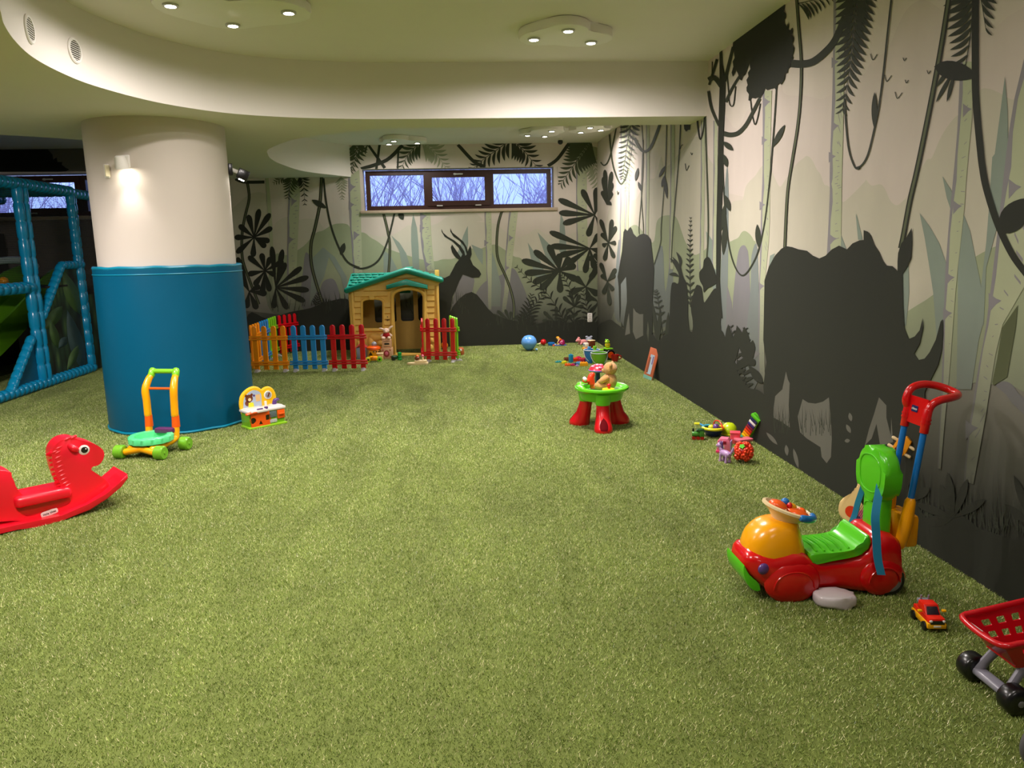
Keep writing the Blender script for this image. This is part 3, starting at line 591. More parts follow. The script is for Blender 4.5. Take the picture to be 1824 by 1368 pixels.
shape(r, 'mural_undergrowth', INK, "H 60 1368 90 1150 150 1100 215 1080 260 1110 330 1160 420 1230 480 1250 560 1260 640 1230 700 1300 780 1230 1020 1200 1180 1250 1330 1180 1400 1330 1480 1560 1600 1760 1800 1950 1800 3200 60 2600", 10.8)
# near part of the right wall: tree, vines, fronds
shape(r, 'mural_tree_crown', INK, "A 722 28 712 95 728 110 726 150 712 165 718 195 735 215 748 180 752 215 745 240 765 245 782 222 786 262 776 280 793 305 790 340 778 355 796 390 790 430 780 450 788 470 768 505 765 545 745 560 742 590 722 600 718 645 705 665 690 690 682 675 660 690 652 735 635 715 600 725 575 732 560 715 548 760 530 780 518 800 500 790 478 800 450 795 436 820 424 815 428 765 410 740 408 710 418 690 408 650 425 620 420 590 440 560 432 510 415 560 400 605 380 620 368 655 350 640 340 600 325 570 312 600 298 622 288 590 302 540 296 500 312 470 305 420 296 380 A 300 320 100 490", 10, False)
shape(r, 'mural_tree_trunk', INK, "A 190 380 210 380 215 520 238 640 232 900 222 1100 218 1368 C 212 300 200 700 192 1000 205 1200 215 1310 E 195 110 200 400 195 720 40 700 80 100 C 160 1300 163 600 176 0 A 178 1100 190 700", 10, False)
for s, w, tp in (("A 100 650 150 632 205 700", 9, 1), ("A 170 480 105 690", 5, .8), ("A 100 740 125 880 185 1020", 5, 1), ("A 240 830 290 720 350 620", 5, .8), ("A 300 380 255 560 232 660", 5, 1.2), ("A 225 1085 280 1095 340 1080 400 1020 450 930 515 800", 9, .6), ("A 770 515 860 520 950 500 1050 420 1130 320 1210 130", 14, .8), ("A 660 60 655 600 640 900 610 1300 C 600 150 560 500 510 740 450 880 380 960 320 900 270 740 240 500 220 200 215 0", 2.4, 1),
                 ("B 292 -40 260 250 225 580 190 850 150 1050 100 1250 50 1340 0 1365 A 1330 1365 1290 1360 1240 1220 1215 1000 1205 800", 2.8, 1)):
    stroke(r, 'mural_branch', INK2, s, w, 9.6, tp)
stroke(r, 'mural_creeper', INK, "A 250 600 262 740 268 830 285 862 305 840 320 700", 1.8, 9.4); stroke(r, 'mural_creeper', INK, "A 440 800 450 900 465 980 480 1010 500 950 520 840", 1.8, 9.4); stroke(r, 'mural_creeper', INK, "A 130 500 128 600", 1.6, 9.4)
for s, w in (("A 812 -40 830 200 852 500 845 800 820 1050 780 1300 C 740 300 718 740", 5), ("B 760 -40 690 400 600 880 500 1368 D 440 350 390 620 365 740", 9)):
    stroke(r, 'mural_vine', INK, s, w, 9); stroke(r, 'mural_vine_light', print_mat('vine_light', (92, 98, 72), False), s, w * .45, 9.4)
stroke(r, 'mural_stem', INK, "B 970 -40 970 500 975 800 1010 1200 1030 1368 D 1060 250 1130 480 1200 650 1290 820 1420 990", 12, 9.8)
leaves(r, 'mural_vine_leaf', INK2, "A 622 1195 720 1012 218 1150 302 1222 218 1250 252 1358 C 510 742 495 543 236 520 220 795 202 600 236 375 276 440 232 305 B 150 1040 153 748", 10, 9.7)
leaves(r, 'mural_vine_leaf', INK, "B 638 540 1000 620", 34, 10, -.2); leaves(r, 'mural_vine_leaf', INK, "D 1180 620 1400 330", 46, 10, -.1)
frond(r, 'mural_frond', INK2, "A 1330 -260 1300 0 1270 300 1240 600 1185 900", 58, 19, 8.5, 42, .2); frond(r, 'mural_frond', INK2, "B 1000 -260 960 0 930 300 880 600", 76, 13, 8.5, 48, .17, (1,)); frond(r, 'mural_frond', INK2, "B 960 -260 1010 -60 1060 250", 60, 7, 8.5, 30, .2, (-1,))
frond(r, 'mural_frond', INK2, "A 820 30 950 0 1120 -50", 36, 9, 8.5, 70, .14, (1,)); leaves(r, 'mural_frond', INK2, "B 780 600 650 835 800 600 740 830 760 560 655 705", 7, 8.4)
for s in ("B 120 438 140 488 175 440", "B 235 608 252 662 292 612", "B 320 746 338 800 378 752", "B 385 468 396 494 412 470", "B 402 648 412 674 430 650", "B 580 570 592 598 610 574", "R 1400 435 1412 460 1420 440", "R 1340 555 1355 630 1382 575", "R 605 850 612 890 622 860", "R 1283 400 1300 360 1318 352"):
    stroke(r, 'mural_bird', INK2, s, 1.3, 6)
# rhinoceros and the gaps between its legs
shape(r, 'mural_rhinoceros', INK, "C 548 1368 555 1000 590 890 640 800 690 745 730 722 780 730 830 748 900 760 950 800 1000 822 1050 800 1100 750 1160 718 1225 748 1270 700 1320 678 D 30 675 65 672 65 592 100 605 125 640 150 710 190 770 220 840 250 880 300 885 340 925 340 850 345 780 370 700 410 655 455 575 458 700 450 820 420 890 380 950 385 1200 395 1368 F 395 200 430 292 480 270 520 220 545 120 548 200 520 330 475 410 510 462 560 450 600 400 650 300 690 150 708 130 710 250 700 380 670 500 600 640 560 720 560 900 520 1050 480 1368 G 430 300 430 600 E 1500 1900 900 1800 560 1400 560 1000 565 880 545 680 570 480 545 300", 11, False)
for s in ("E 730 555 745 620 760 650 752 830 760 1010 690 960 628 930 630 850 642 755 700 700", "E 865 780 910 808 970 816 1030 800 1078 765 1092 900 1102 1100 1095 1250 1060 1300 1020 1250 1010 1170 900 1100 845 1050 825 920", "F 190 765 250 830 250 930 300 1130 200 1160 170 980 150 1040 130 1100 75 1155 110 1020 150 900", "F 290 925 305 1130 285 1130"):
    shape(r, 'mural_gap', MIST, s, 11.6, False)
leaves(r, 'mural_gap', MIST, "E 570 1050 660 1150 740 1240 730 1150 790 1180 830 1340 1245 890 1260 960 1220 985 1255 1055 1205 1120 1250 1115", 7, 11.8)
rr = random.Random(5); q = []
for i in range(60):
    x = rr.choice((rr.uniform(635, 755), rr.uniform(840, 1095))); y = rr.uniform(950, 1080); h = rr.uniform(70, 190); dx = rr.uniform(-25, 25); a = ORG['E']
    if not (x < 756 and y - h < 720): q.append([(a[0] + x * .2193, a[1] + y * .2193), (a[0] + (x + dx) * .2193, a[1] + (y - h) * .2193), (a[0] + (x + 5) * .2193, a[1] + y * .2193)])
GRP[0] += 1; ink(r, 'mural_grass', INK2, q, 12.2)
# undergrowth at the foot of the near wall
for c in ("G 800 560 745 185 685 285 908 240 1058 405 480 440 470 600 1000 660 600 620", "G 1450 640 1285 210 1210 445 1500 200", "G 470 420 600 310 480 640 600 710", "E 280 560 260 170 210 260 340 200 470 420 180 420 140 560 100 260", "E 420 500 390 190 460 300 480 460 330 180 540 650", "E 150 700 100 250 190 230 30 300 60 480"):
    fan(r, 'mural_agave', INK, c, 15, 10.4, False)
frond(r, 'mural_fern', INK, "E 330 720 330 450 280 180", 22, 9, 10.4, 55, .3); frond(r, 'mural_fern', INK, "E 380 720 400 450 400 200", 22, 9, 10.4, 55, .3); frond(r, 'mural_fern', INK, "E 130 720 170 450 190 250", 22, 10, 10.4, 55, .3)
q = []
for i in range(150):
    X = rr.uniform(480, 1450); Y = rr.uniform(560, 720); h = rr.uniform(120, 520) * (1 if rr.random() < .5 else .5); dx = rr.uniform(-60, 60); a = ORG['G']
    q.append([(a[0] + X * .2193, a[1] + Y * .2193), (a[0] + (X + dx) * .2193, a[1] + (Y - h) * .2193), (a[0] + (X + 7) * .2193, a[1] + Y * .2193)])
GRP[0] += 1; ink(r, 'mural_grass', INK2, q, 9)
shape(r, 'mural_undergrowth', INK, "G 430 500 520 560 640 540 760 500 900 560 1000 640 1150 690 1300 740 1600 760 1700 1400 1300 1300 430 760", 9.5)

# ------------------------------------------------------------------ jungle mural, back wall
b = 'b'
shape(b, 'mural_pale_hill', PGR, "K -200 800 200 300 440 280 490 600 530 540 640 490 740 520 840 510 950 530 1040 620 L 100 300 130 300 330 350 480 320 600 240 640 240 720 260 900 220 1000 150 1080 140 1180 130 1280 110 1368 180 M 50 200 240 220 330 290 440 350 560 330 660 270 760 330 900 350 1100 300 1400 300 1400 1200 K -200 1400", 1)
shape(b, 'mural_green_hill', GRN, "K 440 1400 500 900 640 880 800 790 920 660 1000 630 1080 580 1150 560 1250 570 L 60 310 160 310 230 360 300 400 400 470 600 540 740 580 880 600 960 580 1080 570 1200 480 1340 470 M 100 470 230 430 330 480 430 550 500 570 620 660 760 720 1000 700 1400 700 M 1400 1300 700 1200 K 900 1500", 2)
for s in ("K 780 1400 800 1000 830 850 900 960 940 1040 950 1400", "K 970 1400 985 1180 1060 1120 1120 1140 1160 1250 1170 1400", "M 0 1060 60 900 150 800 300 740 420 670 500 800 560 950 600 1100 620 1300 0 1300", "L 1290 960 1368 880 M 60 900 40 1010 0 1010", "L 1050 1080 1090 900 1160 740 1280 770 1240 960 1130 1120"):
    shape(b, 'mural_bush', VIO, s, 3)
for s in ("L 660 90 700 260 715 430 725 720 660 720 640 400 640 260", "L 440 340 520 410 590 520 650 720 560 720 520 500", "L 360 490 430 540 520 720 360 720", "L 1215 240 1220 420 1200 540 1140 560 1110 520 1170 340", "M 570 410 700 600 760 760 640 760", "M 670 305 790 430 860 640 780 640", "M 905 110 940 200 960 400 960 540 890 500 895 250", "K 860 1400 900 900 1000 800 1120 900 1240 1100 1250 1400 1180 1100 1060 900 1010 1100", "M 190 450 240 600 300 850 290 1060 190 1060", "L 1250 430 1368 480 1368 640 1310 560"):
    shape(b, 'mural_blade', BLADE, s, 4, False)
trunk(b, "K 1255 90 1270 500 1300 900 1310 1100", 0, "K 1375 90 1385 500 1395 900 1400 1100", 5, .2); thorns(b, 'mural_birch_shade', SHADE, "K 1330 185 1320 365 1368 675 L 120 330", 5.6, 9)
trunk(b, "L 730 0 740 400 790 700", 0, "L 830 0 850 400 880 700", 5, .25); thorns(b, 'mural_birch_shade', SHADE, "L 800 140 780 260 835 630", 5.6, 8)
trunk(b, "M 130 60 145 500 165 1090", 0, "M 200 60 205 500 200 1090", 5, .25); trunk(b, "M 385 60 350 450 330 800 300 1120", 0, "M 475 60 430 450 390 800 345 1120", 5, .22); thorns(b, 'mural_birch_shade', SHADE, "M 425 360 385 665 175 410", 5.6, 7)
trunk(b, "K 655 80 640 600 630 1368", 0, "K 775 80 750 600 715 1368", 5, .2); thorns(b, 'mural_birch_shade', SHADE, "K 735 330 705 718", 5.6, 9)
trunk(b, "K 410 80 440 500 500 1368", 0, "K 445 80 480 500 520 1368", 5, .1, dash=False); trunk(b, "M 1062 -500 1062 0 1070 700", 0, "M 1172 -500 1172 0 1185 700", 5, .14)
for s, w in (("K 985 90 970 350 920 600 880 760 880 950 920 1130 1000 1380", 5.6), ("L 355 95 400 280 425 450 410 740", 4.6), ("M 312 80 270 230 255 430 270 580 340 740 400 900 430 1050 425 1200", 4.6), ("K 230 140 250 300 210 480 180 650 180 900 240 1100 350 1380", 5)):
    stroke(b, 'mural_vine', INK, s, w, 7); stroke(b, 'mural_vine_light', print_mat('vine_light', (92, 98, 72), False), s, w * .4, 7.3)
for s, w in (("K 1005 100 1030 330 1080 580 1160 800 1250 950 1368 1010 L 60 655 140 675 250 640 330 560 400 400 440 250 475 95", 3.4), ("K 110 105 200 138 405 138", 5.5), ("Q 145 150 260 315", 5.5), ("Q 222 150 200 322", 4.5), ("Q 385 150 270 260 90 322", 6.5), ("Q 356 165 350 322", 3.5), ("Q 775 148 890 270 970 305", 6), ("Q 1560 140 1480 250 1410 300", 6)):
    stroke(b, 'mural_branch', INK2, s, w, 7.6)
leaves(b, 'mural_vine_leaf', INK2, "K 885 318 1035 402 1180 880 1218 755 Q 390 680 360 620", 10, 8)
for s, l, n, m_ in (("Q 1150 110 1060 180 960 250 880 320", 34, 9, INK2), ("Q 1150 110 1240 190 1350 330", 36, 9, INK2), ("Q 60 120 60 220 20 340", 26, 8, FROND), ("Q 150 140 60 200 20 330", 20, 7, FROND), ("Q 520 130 430 210 370 330", 30, 8, FROND), ("Q 520 140 600 190 690 310", 34, 9, PALEF), ("Q 1720 120 1640 230 1500 430", 42, 14, FROND), ("Q 1660 140 1740 300 1770 470", 36, 12, PALEF), ("K 690 60 670 160 640 300", 22, 8, FROND), ("K 600 70 560 110 500 150", 14, 5, FROND), ("K 760 60 800 150 815 370", 18, 9, INK), ("K 1180 80 1190 180 1195 310", 16, 8, PALEF)):
    frond(b, 'mural_frond' if m_ is not PALEF else 'mural_frond_pale', m_, s, l, n, 6 if m_ is PALEF else 6.6, 50, .2)
shape(b, 'mural_gazelle', INK, "L 900 755 980 770 1030 745 1060 690 1090 630 1125 585 1085 555 1055 510 1043 460 1055 430 1090 480 1145 560 1160 530 1120 460 1060 400 980 350 950 300 948 270 965 310 1010 350 1080 390 1140 440 1180 500 1190 545 1205 530 1180 450 1130 390 1070 350 1040 300 1038 265 1060 310 1110 350 1170 400 1205 460 1215 500 1240 440 1250 470 1255 530 1240 575 1270 640 1330 690 1352 730 1330 765 1260 768 1200 745 1165 735 1130 800 1090 900 1060 960 1050 1040 1030 1160 1000 1400 700 1400 700 1000", 9, False)
for c, w in (("M 895 700 508 590 632 490 780 430 890 520 535 720 620 820 695 890 900 920 1060 640 1070 790 1000 560", 13), ("M 1200 470 790 300 800 445 880 545 960 640 1300 320 1310 500 1250 680 1150 720", 12), ("M 1250 130 885 108 925 220 880 -30 1120 -130 1270 -150 1180 350 1330 260 1310 -20", 12), ("M 1160 860 1050 760 1290 650 1290 940 1000 920 1200 1010", 13), ("K 300 700 352 410 465 455 485 600 460 740 240 470 145 575 100 700 120 860 420 800 290 900", 11), ("K 410 1040 240 890 375 860 470 900 600 940 460 1250 235 1075 520 1080 300 1190 380 1290", 11), ("K 520 1210 785 1000 855 1100 860 1235 820 1350 620 955 590 820 480 790 640 1430 500 1420", 11), ("K 250 1250 130 900 360 1190 430 1270 220 1420 330 1430 160 1100", 12), ("M 1290 620 1180 560 1340 480 1350 760 1200 780 1250 520", 9), ("M 1300 1010 1180 960 1350 860 1200 1120 1360 1150", 9), ("M 1040 1060 930 960 1000 900 1100 940 1140 1060 960 1120", 8), ("M 390 1210 210 1140 260 1100 340 1090 400 1110 230 1200 480 1150", 6), ("M 860 1230 730 1110 720 1200 980 1180 1080 1130 1000 1240 860 1060", 7)):
    fan(b, 'mural_paddle_leaf', INK2 if 'K' not in c else INK, c, w * .95, 8)
for s, l, n in (("M 960 1250 900 1130 760 920 600 800 450 650", 20, 13), ("M 540 1280 560 1120 610 940", 22, 10), ("M 540 1280 620 1080 740 920", 22, 10), ("M 1030 1250 1040 1000 960 800 900 730", 18, 10), ("M 1250 1300 1180 1100 1130 900", 20, 9), ("K 920 1400 940 1330 960 1260", 12, 6), ("K 1080 1400 1030 1360 940 1330", 12, 6)):
    frond(b, 'mural_fern', INK, s, l, n, 8.6, 50, .2)
shape(b, 'mural_banana_leaf', INK, "L 1130 985 1200 980 1300 985 1368 1010 M 60 990 130 1040 180 1100 240 1230 100 1230 L 1368 1150 1290 1130 1200 1080", 9, False)
shape(b, 'mural_banana_leaf', INK, "L 1080 1230 1200 1165 1300 1200 M 40 1260 120 1368 L 1100 1500", 9)
shape(b, 'mural_undergrowth', INK, "N 100 1080 110 860 200 880 300 850 400 830 480 800 590 810 600 1080", 8.8); shape(b, 'mural_undergrowth', INK, "M -60 1330 120 1290 260 1240 420 1200 560 1250 700 1230 800 1200 960 1230 1120 1190 1240 1220 1380 1250 1380 1500 -60 1500", 8.8)
shape(b, 'mural_undergrowth', INK, "P 840 520 880 560 930 575 960 590 960 640 800 640 800 560", 8.7)
rr = random.Random(9); q = []
for i in range(120):
    x = rr.uniform(480, 1060); y = rr.uniform(570, 590) if x > 850 else rr.uniform(538, 560); h = rr.uniform(10, 34); dx = rr.uniform(-6, 6)
    q.append([(x, y), (x + dx, y - h), (x + 1.2, y)])
GRP[0] += 1; ink(b, 'mural_grass', INK2, q, 8.9)
# dark stretch behind the play frame
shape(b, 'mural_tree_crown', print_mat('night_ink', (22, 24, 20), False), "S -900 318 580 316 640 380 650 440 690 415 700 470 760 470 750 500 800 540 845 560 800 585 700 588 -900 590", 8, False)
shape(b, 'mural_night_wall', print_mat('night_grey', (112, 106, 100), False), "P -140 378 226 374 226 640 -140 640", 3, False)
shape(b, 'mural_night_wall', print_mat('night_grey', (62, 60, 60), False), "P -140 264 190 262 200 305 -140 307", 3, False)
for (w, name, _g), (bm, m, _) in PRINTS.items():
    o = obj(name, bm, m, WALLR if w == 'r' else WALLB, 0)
    if name == 'mural_grass': o['kind'] = 'stuff'
from mathutils.geometry import tessellate_polygon
def plate(bm, outer, holes, d, M=None):
    """flat plate with holes: outlines in xy, thickness d along z (centred)"""
    loops = [outer] + list(holes); flat = [p for l in loops for p in l]; edges = []; k = 0
    for l in loops: edges += [(k + i, k + (i + 1) % len(l)) for i in range(len(l))]; k += len(l)
    co, _, fc, ov, _, _ = delaunay_2d_cdt([Vector(p[:2]) for p in flat], edges, [], 0, 1e-6)
    def inside(p, l):
        c = False
        for i in range(len(l)):
            (x0, y0), (x1, y1) = l[i - 1][:2], l[i][:2]
            if (y0 > p.y) != (y1 > p.y) and p.x < (x1 - x0) * (p.y - y0) / (y1 - y0) + x0: c = not c
        return c
    A = [bm.verts.new((p.x, p.y, -d / 2)) for p in co]; B = [bm.verts.new((p.x, p.y, d / 2)) for p in co]
    for t in fc:
        c = sum((co[i] for i in t), Vector((0, 0))) / len(t)
        if inside(c, outer) and not any(inside(c, h) for h in holes): bm.faces.new([A[i] for i in t][::-1]); bm.faces.new([B[i] for i in t])
    mp = {}
    for n_, o_ in enumerate(ov):
        for q in o_: mp[q] = n_
    for a, b in edges: bm.faces.new((A[mp[a]], A[mp[b]], B[mp[b]], B[mp[a]]))
    _xf(A + B, M); return bm
XZ = Matrix(((1, 0, 0, 0), (0, 0, -1, 0), (0, 1, 0, 0), (0, 0, 0, 1)))     # outline (x, z) in the xz plane, thickness along y
YZ = Matrix(((0, 0, 1, 0), (1, 0, 0, 0), (0, 1, 0, 0), (0, 0, 0, 1)))      # outline (y, z) in the yz plane, thickness along x

# ------------------------------------------------------------------ padded play frame at the left
XF = -5.3
PADB = mat('padded_vinyl_blue', (8, 150, 204), 0.24, 0.06, 6, coat=.3); NETM = None
def net_mat():
    m = bpy.data.materials.new('black_netting'); m.use_nodes = True; N = m.node_tree.nodes; L = m.node_tree.links; b = N['Principled BSDF']; b.inputs['Base Color'].default_value = (.012, .012, .013, 1); b.inputs['Roughness'].default_value = .9
    g = N.new('ShaderNodeNewGeometry'); sp = N.new('ShaderNodeSeparateXYZ'); L.new(g.outputs['Position'], sp.inputs[0]); outs = []
    ad = N.new('ShaderNodeMath'); ad.operation = 'ADD'; L.new(sp.outputs[0], ad.inputs[0]); L.new(sp.outputs[1], ad.inputs[1])
    for src in (ad.outputs[0], sp.outputs[2]):
        mu = N.new('ShaderNodeMath'); mu.operation = 'PINGPONG'; mu.inputs[1].default_value = .011; L.new(src, mu.inputs[0]); lt = N.new('ShaderNodeMath'); lt.operation = 'LESS_THAN'; lt.inputs[1].default_value = .0014; L.new(mu.outputs[0], lt.inputs[0]); outs.append(lt.outputs[0])
    mx = N.new('ShaderNodeMath'); mx.operation = 'MAXIMUM'; L.new(outs[0], mx.inputs[0]); L.new(outs[1], mx.inputs[1]); L.new(mx.outputs[0], b.inputs['Alpha']); return m
NETM = net_mat()
pf = thing('soft_play_frame', 'blue padded soft play frame with black netting and slide left of the pillar', 'play frame', (XF, 10.0, 0))
def rail(name, p0, p1, r=.062, segl=.105):
    p0, p1 = Vector(p0), Vector(p1); L = (p1 - p0).length; n = max(2, int(L / segl)); pts, rs = [], []
    for i in range(n):
        for f, k in ((0.0, .80), (.12, .97), (.5, 1.0), (.88, .97)): pts.append(p0.lerp(p1, (i + f) / n)); rs.append(r * k)
    pts.append(p1); rs.append(r * .8)
    bm = bm_new(); tube(bm, [v - Vector((XF, 10.0, 0)) for v in pts], rs, 12, 1); return obj(name, bm, PADB, pf, 180)
ZT = 2.57; Y1, Y2, Y0, Y3 = 10.05, 11.34, 7.9, 12.75
rail('base_rail', (XF, Y0, .07), (XF, Y2 + .05, .07), .07)
rail('top_rail', (XF, Y0, ZT), (XF, Y2, ZT), .075); rail('top_rail', (XF, Y2, ZT - .02), (XF, Y3, ZT - .02), .07)
rail('post', (XF, Y1 - .06, .1), (XF, Y1 - .06, ZT), .062, .22); rail('post', (XF, Y1 + .07, .1), (XF, Y1 + .07, ZT), .06, .22)
rail('post', (XF, Y2 - .03, .1), (XF, Y2 - .03, ZT), .058, .17); rail('post', (XF - .02, Y2 + .08, .1), (XF - .02, Y2 + .08, ZT), .052, .15)
rail('mid_rail', (XF, Y0, 1.30), (XF, Y1, 1.30), .075, .14)
def SP(px, py): return onx(px, py, XF)
rail('sloping_rail', SP(108, 474), SP(74, 566), .06, .1); rail('step_rail', SP(108, 473), SP(146, 471), .058, .1)
rail('sloping_rail', SP(56, 602), SP(17, 702), .058, .1)
XR = -7.0
rail('rear_top_rail', (XR, Y0, ZT), (XR, Y3, ZT), .075); rail('rear_post', (XR, Y1, .0), (XR, Y1, ZT), .06, .2); rail('rear_post', (XR, Y2, .0), (XR, Y2, ZT), .06, .2); rail('cross_rail', (XF, Y1, ZT), (XR, Y1, ZT), .07); rail('cross_rail', (XF, Y2, ZT), (XR, Y2, ZT), .07)
rail('rear_mid_rail', (XR, Y0, 1.3), (XR, Y3, 1.3), .07)
def ypanel(name, pts, m, dx=0.0, th=.006, par=pf):
    bm = bm_new(); prism(bm, [(p[0] - 10.0, p[1]) for p in pts], th, T(dx, 0, 0) @ YZ); return obj(name, bm, m, par)
def leafprint_mat():
    m = bpy.data.materials.new('jungle_leaf_print'); m.use_nodes = True; N = m.node_tree.nodes; L = m.node_tree.links; b = N['Principled BSDF']; tc = N.new('ShaderNodeNewGeometry')
    vm = N.new('ShaderNodeMapping'); vm.inputs['Rotation'].default_value = (.6, 0, 0); vm.inputs['Scale'].default_value = (1, 4.2, 1.5); L.new(tc.outputs['Position'], vm.inputs[0]); vo = N.new('ShaderNodeTexVoronoi'); vo.inputs['Scale'].default_value = 1.7; L.new(vm.outputs[0], vo.inputs['Vector'])
    cr = N.new('ShaderNodeValToRGB'); L.new(vo.outputs['Distance'], cr.inputs[0]); e = cr.color_ramp.elements; e[0].color = (*lin((86, 116, 64)), 1); e[1].color = (*lin((22, 24, 18)), 1); e[1].position = .75; k = e.new(.35); k.color = (*lin((44, 70, 52)), 1); L.new(cr.outputs[0], b.inputs['Base Color']); b.inputs['Roughness'].default_value = .6; return m
LEAFP = leafprint_mat(); LEAF1 = mat('leaf_print_green', (70, 100, 52), .6, .25, 9); LEAF2 = mat('leaf_print_blue', (52, 76, 76), .6, .25, 9)
def spp(s): return [(SP(x, y).y, SP(x, y).z) for x, y in s]
lp = ypanel('leaf_panel', spp([(110, 474), (146, 472), (161, 655), (84, 682), (74, 568)]), LEAFP, -.01)
for i, (a, bq, w, m_) in enumerate((((112, 480), (143, 560), 26, LEAF1), ((78, 590), (112, 545), 22, LEAF1), ((120, 552), (150, 660), 26, LEAF2), ((90, 570), (104, 620), 16, LEAF1), ((105, 620), (120, 600), 14, LEAF2), ((120, 660), (140, 615), 14, LEAF1))):
    pl = [SP(*p) for p in leafpoly(a, bq, w, .2)]; bm = bm_new(); prism(bm, [(v.y - 10.0, v.z) for v in pl], .0016, T(-.0055 + .0005 * i, 0, 0) @ YZ); obj('printed_leaf', bm, m_, lp, 0)
ypanel('corner_panel', spp([(57, 606), (74, 640), (80, 690), (30, 704)]), mat('teal_panel', (8, 86, 120), .4), -.012)
ypanel('net', [(Y0, 1.3), (Y1, 1.3), (Y1, ZT), (Y0, ZT)], NETM, -.05, .002); ypanel('net', [(Y1, .9), (Y1 + .15, .9), (Y1 + .8, 1.56), (Y2, 1.56), (Y2, ZT), (Y1, ZT)], NETM, -.05, .002); ypanel('net', [(Y2 + .1, .75), (Y3 + .1, .75), (Y3 + .1, ZT), (Y2 + .1, ZT)], NETM, -.05, .002)
ypanel('leaf_panel', [(Y2 + .13, .02), (Y3 + .1, .02), (Y3 + .1, 1.12), (Y2 + .13, 1.12)], LEAFP, -.02)
ypanel('rear_panel', [(Y0, .0), (Y3, .0), (Y3, 2.05), (Y0, 2.05)], mat('dark_fabric', (40, 38, 38), .9), XR - XF - .05, .01)
sl = bm_new(); rings = []
for q_ in spline([Vector(p) for p in ((12.3, 1.12), (11.7, 1.02), (11.2, .80), (10.7, .56), (10.1, .32), (9.5, .16), (9.0, .11), (8.6, .11))], 3):
    hh = .46; c = [(-.34, hh), (-.31, hh), (-.28, .10), (-.17, .03), (.17, .03), (.28, .10), (.31, hh), (.34, hh), (.31, .06), (.19, -.01), (-.19, -.01), (-.31, .06)]
    rings.append([(-.90 + a, q_.x - 10.0, q_.y + h) for a, h in c])
loft(sl, rings); obj('slide', sl, mat('slide_green', (112, 180, 30), .35, .08, 3), pf, 50)
bm = bm_new(); tube(bm, [(-.42 - .0, 1.0, 1.55), (-.62, 1.16, 1.62), (-.85, 1.2, 1.64), (-1.08, 1.16, 1.62), (-1.28, 1.0, 1.55)], .05, 10); obj('slide_hood', bm, mat('clear_hood', (170, 190, 190), .2), pf)
bb = bm_new(); ball(bb, (0, 0, 0), .06); o = obj('play_ball', bb, YEL); p = onx(6, 497, -6.0); o.location = (p.x, p.y, 1.363); tag(o, 'small orange ball lying on a shelf inside the play frame', 'ball')
bm = bm_new(); box(bm, (-.55, p.y - 10.0, 1.28), (1.1, .5, .03), bev=.008); obj('shelf', bm, mat('dark_fabric', (40, 38, 38), .9), pf)

# ------------------------------------------------------------------ picket fence panels
def fence_panel(m, x0, y0, x1, y1, label, h=.655, foot=True):
    d = Vector((x1 - x0, y1 - y0)); L = d.length; t = thing('fence_panel', label, 'fence', (x0, y0, 0), math.atan2(d.y, d.x), 'plastic picket fence panels'); pw = L * .125
    for i in range(4):
        cx = L * (.14 + .245 * i); bm = bm_new(); pts = [(cx - pw / 2, .035), (cx + pw / 2, .035), (cx + pw / 2, h - pw / 2)] + [(cx + pw / 2 * math.cos(math.radians(a)), h - pw / 2 + pw / 2 * math.sin(math.radians(a))) for a in range(15, 180, 15)] + [(cx - pw / 2, h - pw / 2)]
        prism(bm, pts, .026, XZ, bev=.005); pk = obj('picket', bm, m, t, 35)
        for z in (.13, .30, .48):
            bm = bm_new(); lathe(bm, [(.008, 0), (.006, .004), (0, .005)], T(cx, -.013, z) @ RX(90), 8, cap=False); obj('stud', bm, m, pk)
    for z in (.115, .475):
        bm = bm_new(); box(bm, (L * .5, -.018, z + .028), (L * .98, .022, .028), bev=.004); box(bm, (L * .5, -.018, z - .006), (L * .995, .03, .026), bev=.004); obj('rail', bm, m, t)
    if foot:
        for cx in (L * .14, L * .875):
            bm = bm_new(); prism(bm, [(-.075, 0), (.075, 0), (.06, .02), (.018, .045), (-.018, .045), (-.06, .02)], .045, T(cx, 0, 0) @ RZ(90) @ XZ, bev=.004); obj('foot', bm, plastic('grey_white', (190, 188, 190)), t)
    return t
A = Vector((-2.87, 10.80)); Bv = Vector((-1.215, 10.60)); dv = (Bv - A) / 3
fence_panel(FENCE_O, *A, *(A + dv), 'orange picket fence panel facing front beside the teal pillar')
fence_panel(FENCE_B, *(A + dv), *(A + 2 * dv), 'blue picket fence panel facing front between orange and red panels')
fence_panel(FENCE_R, *(A + 2 * dv), *Bv, 'red picket fence panel facing front nearest the playhouse window')
cy = 10.86
for m_, c in ((FENCE_O, 'orange'), (FENCE_B, 'blue'), (FENCE_G, 'green')):
    fence_panel(m_, -2.88, cy, -2.87, cy + .53, '%s picket fence panel in the side row running to the back wall' % c, .66, c == 'green'); cy += .54
fence_panel(FENCE_R, -2.87, 12.48, -2.62, 12.90, 'dark red picket fence panel at the back end of the side row', .66, False)
fence_panel(FENCE_R, -.455, 11.25, .045, 11.13, 'red picket fence panel standing before the right side of the playhouse')
fence_panel(FENCE_R, -.49, 11.78, -.47, 11.28, 'red picket fence panel seen edge on beside the playhouse doorway', .62, False)
fence_panel(FENCE_G, .06, 11.17, -.06, 11.72, 'green picket fence panel behind the right red panel', .655)

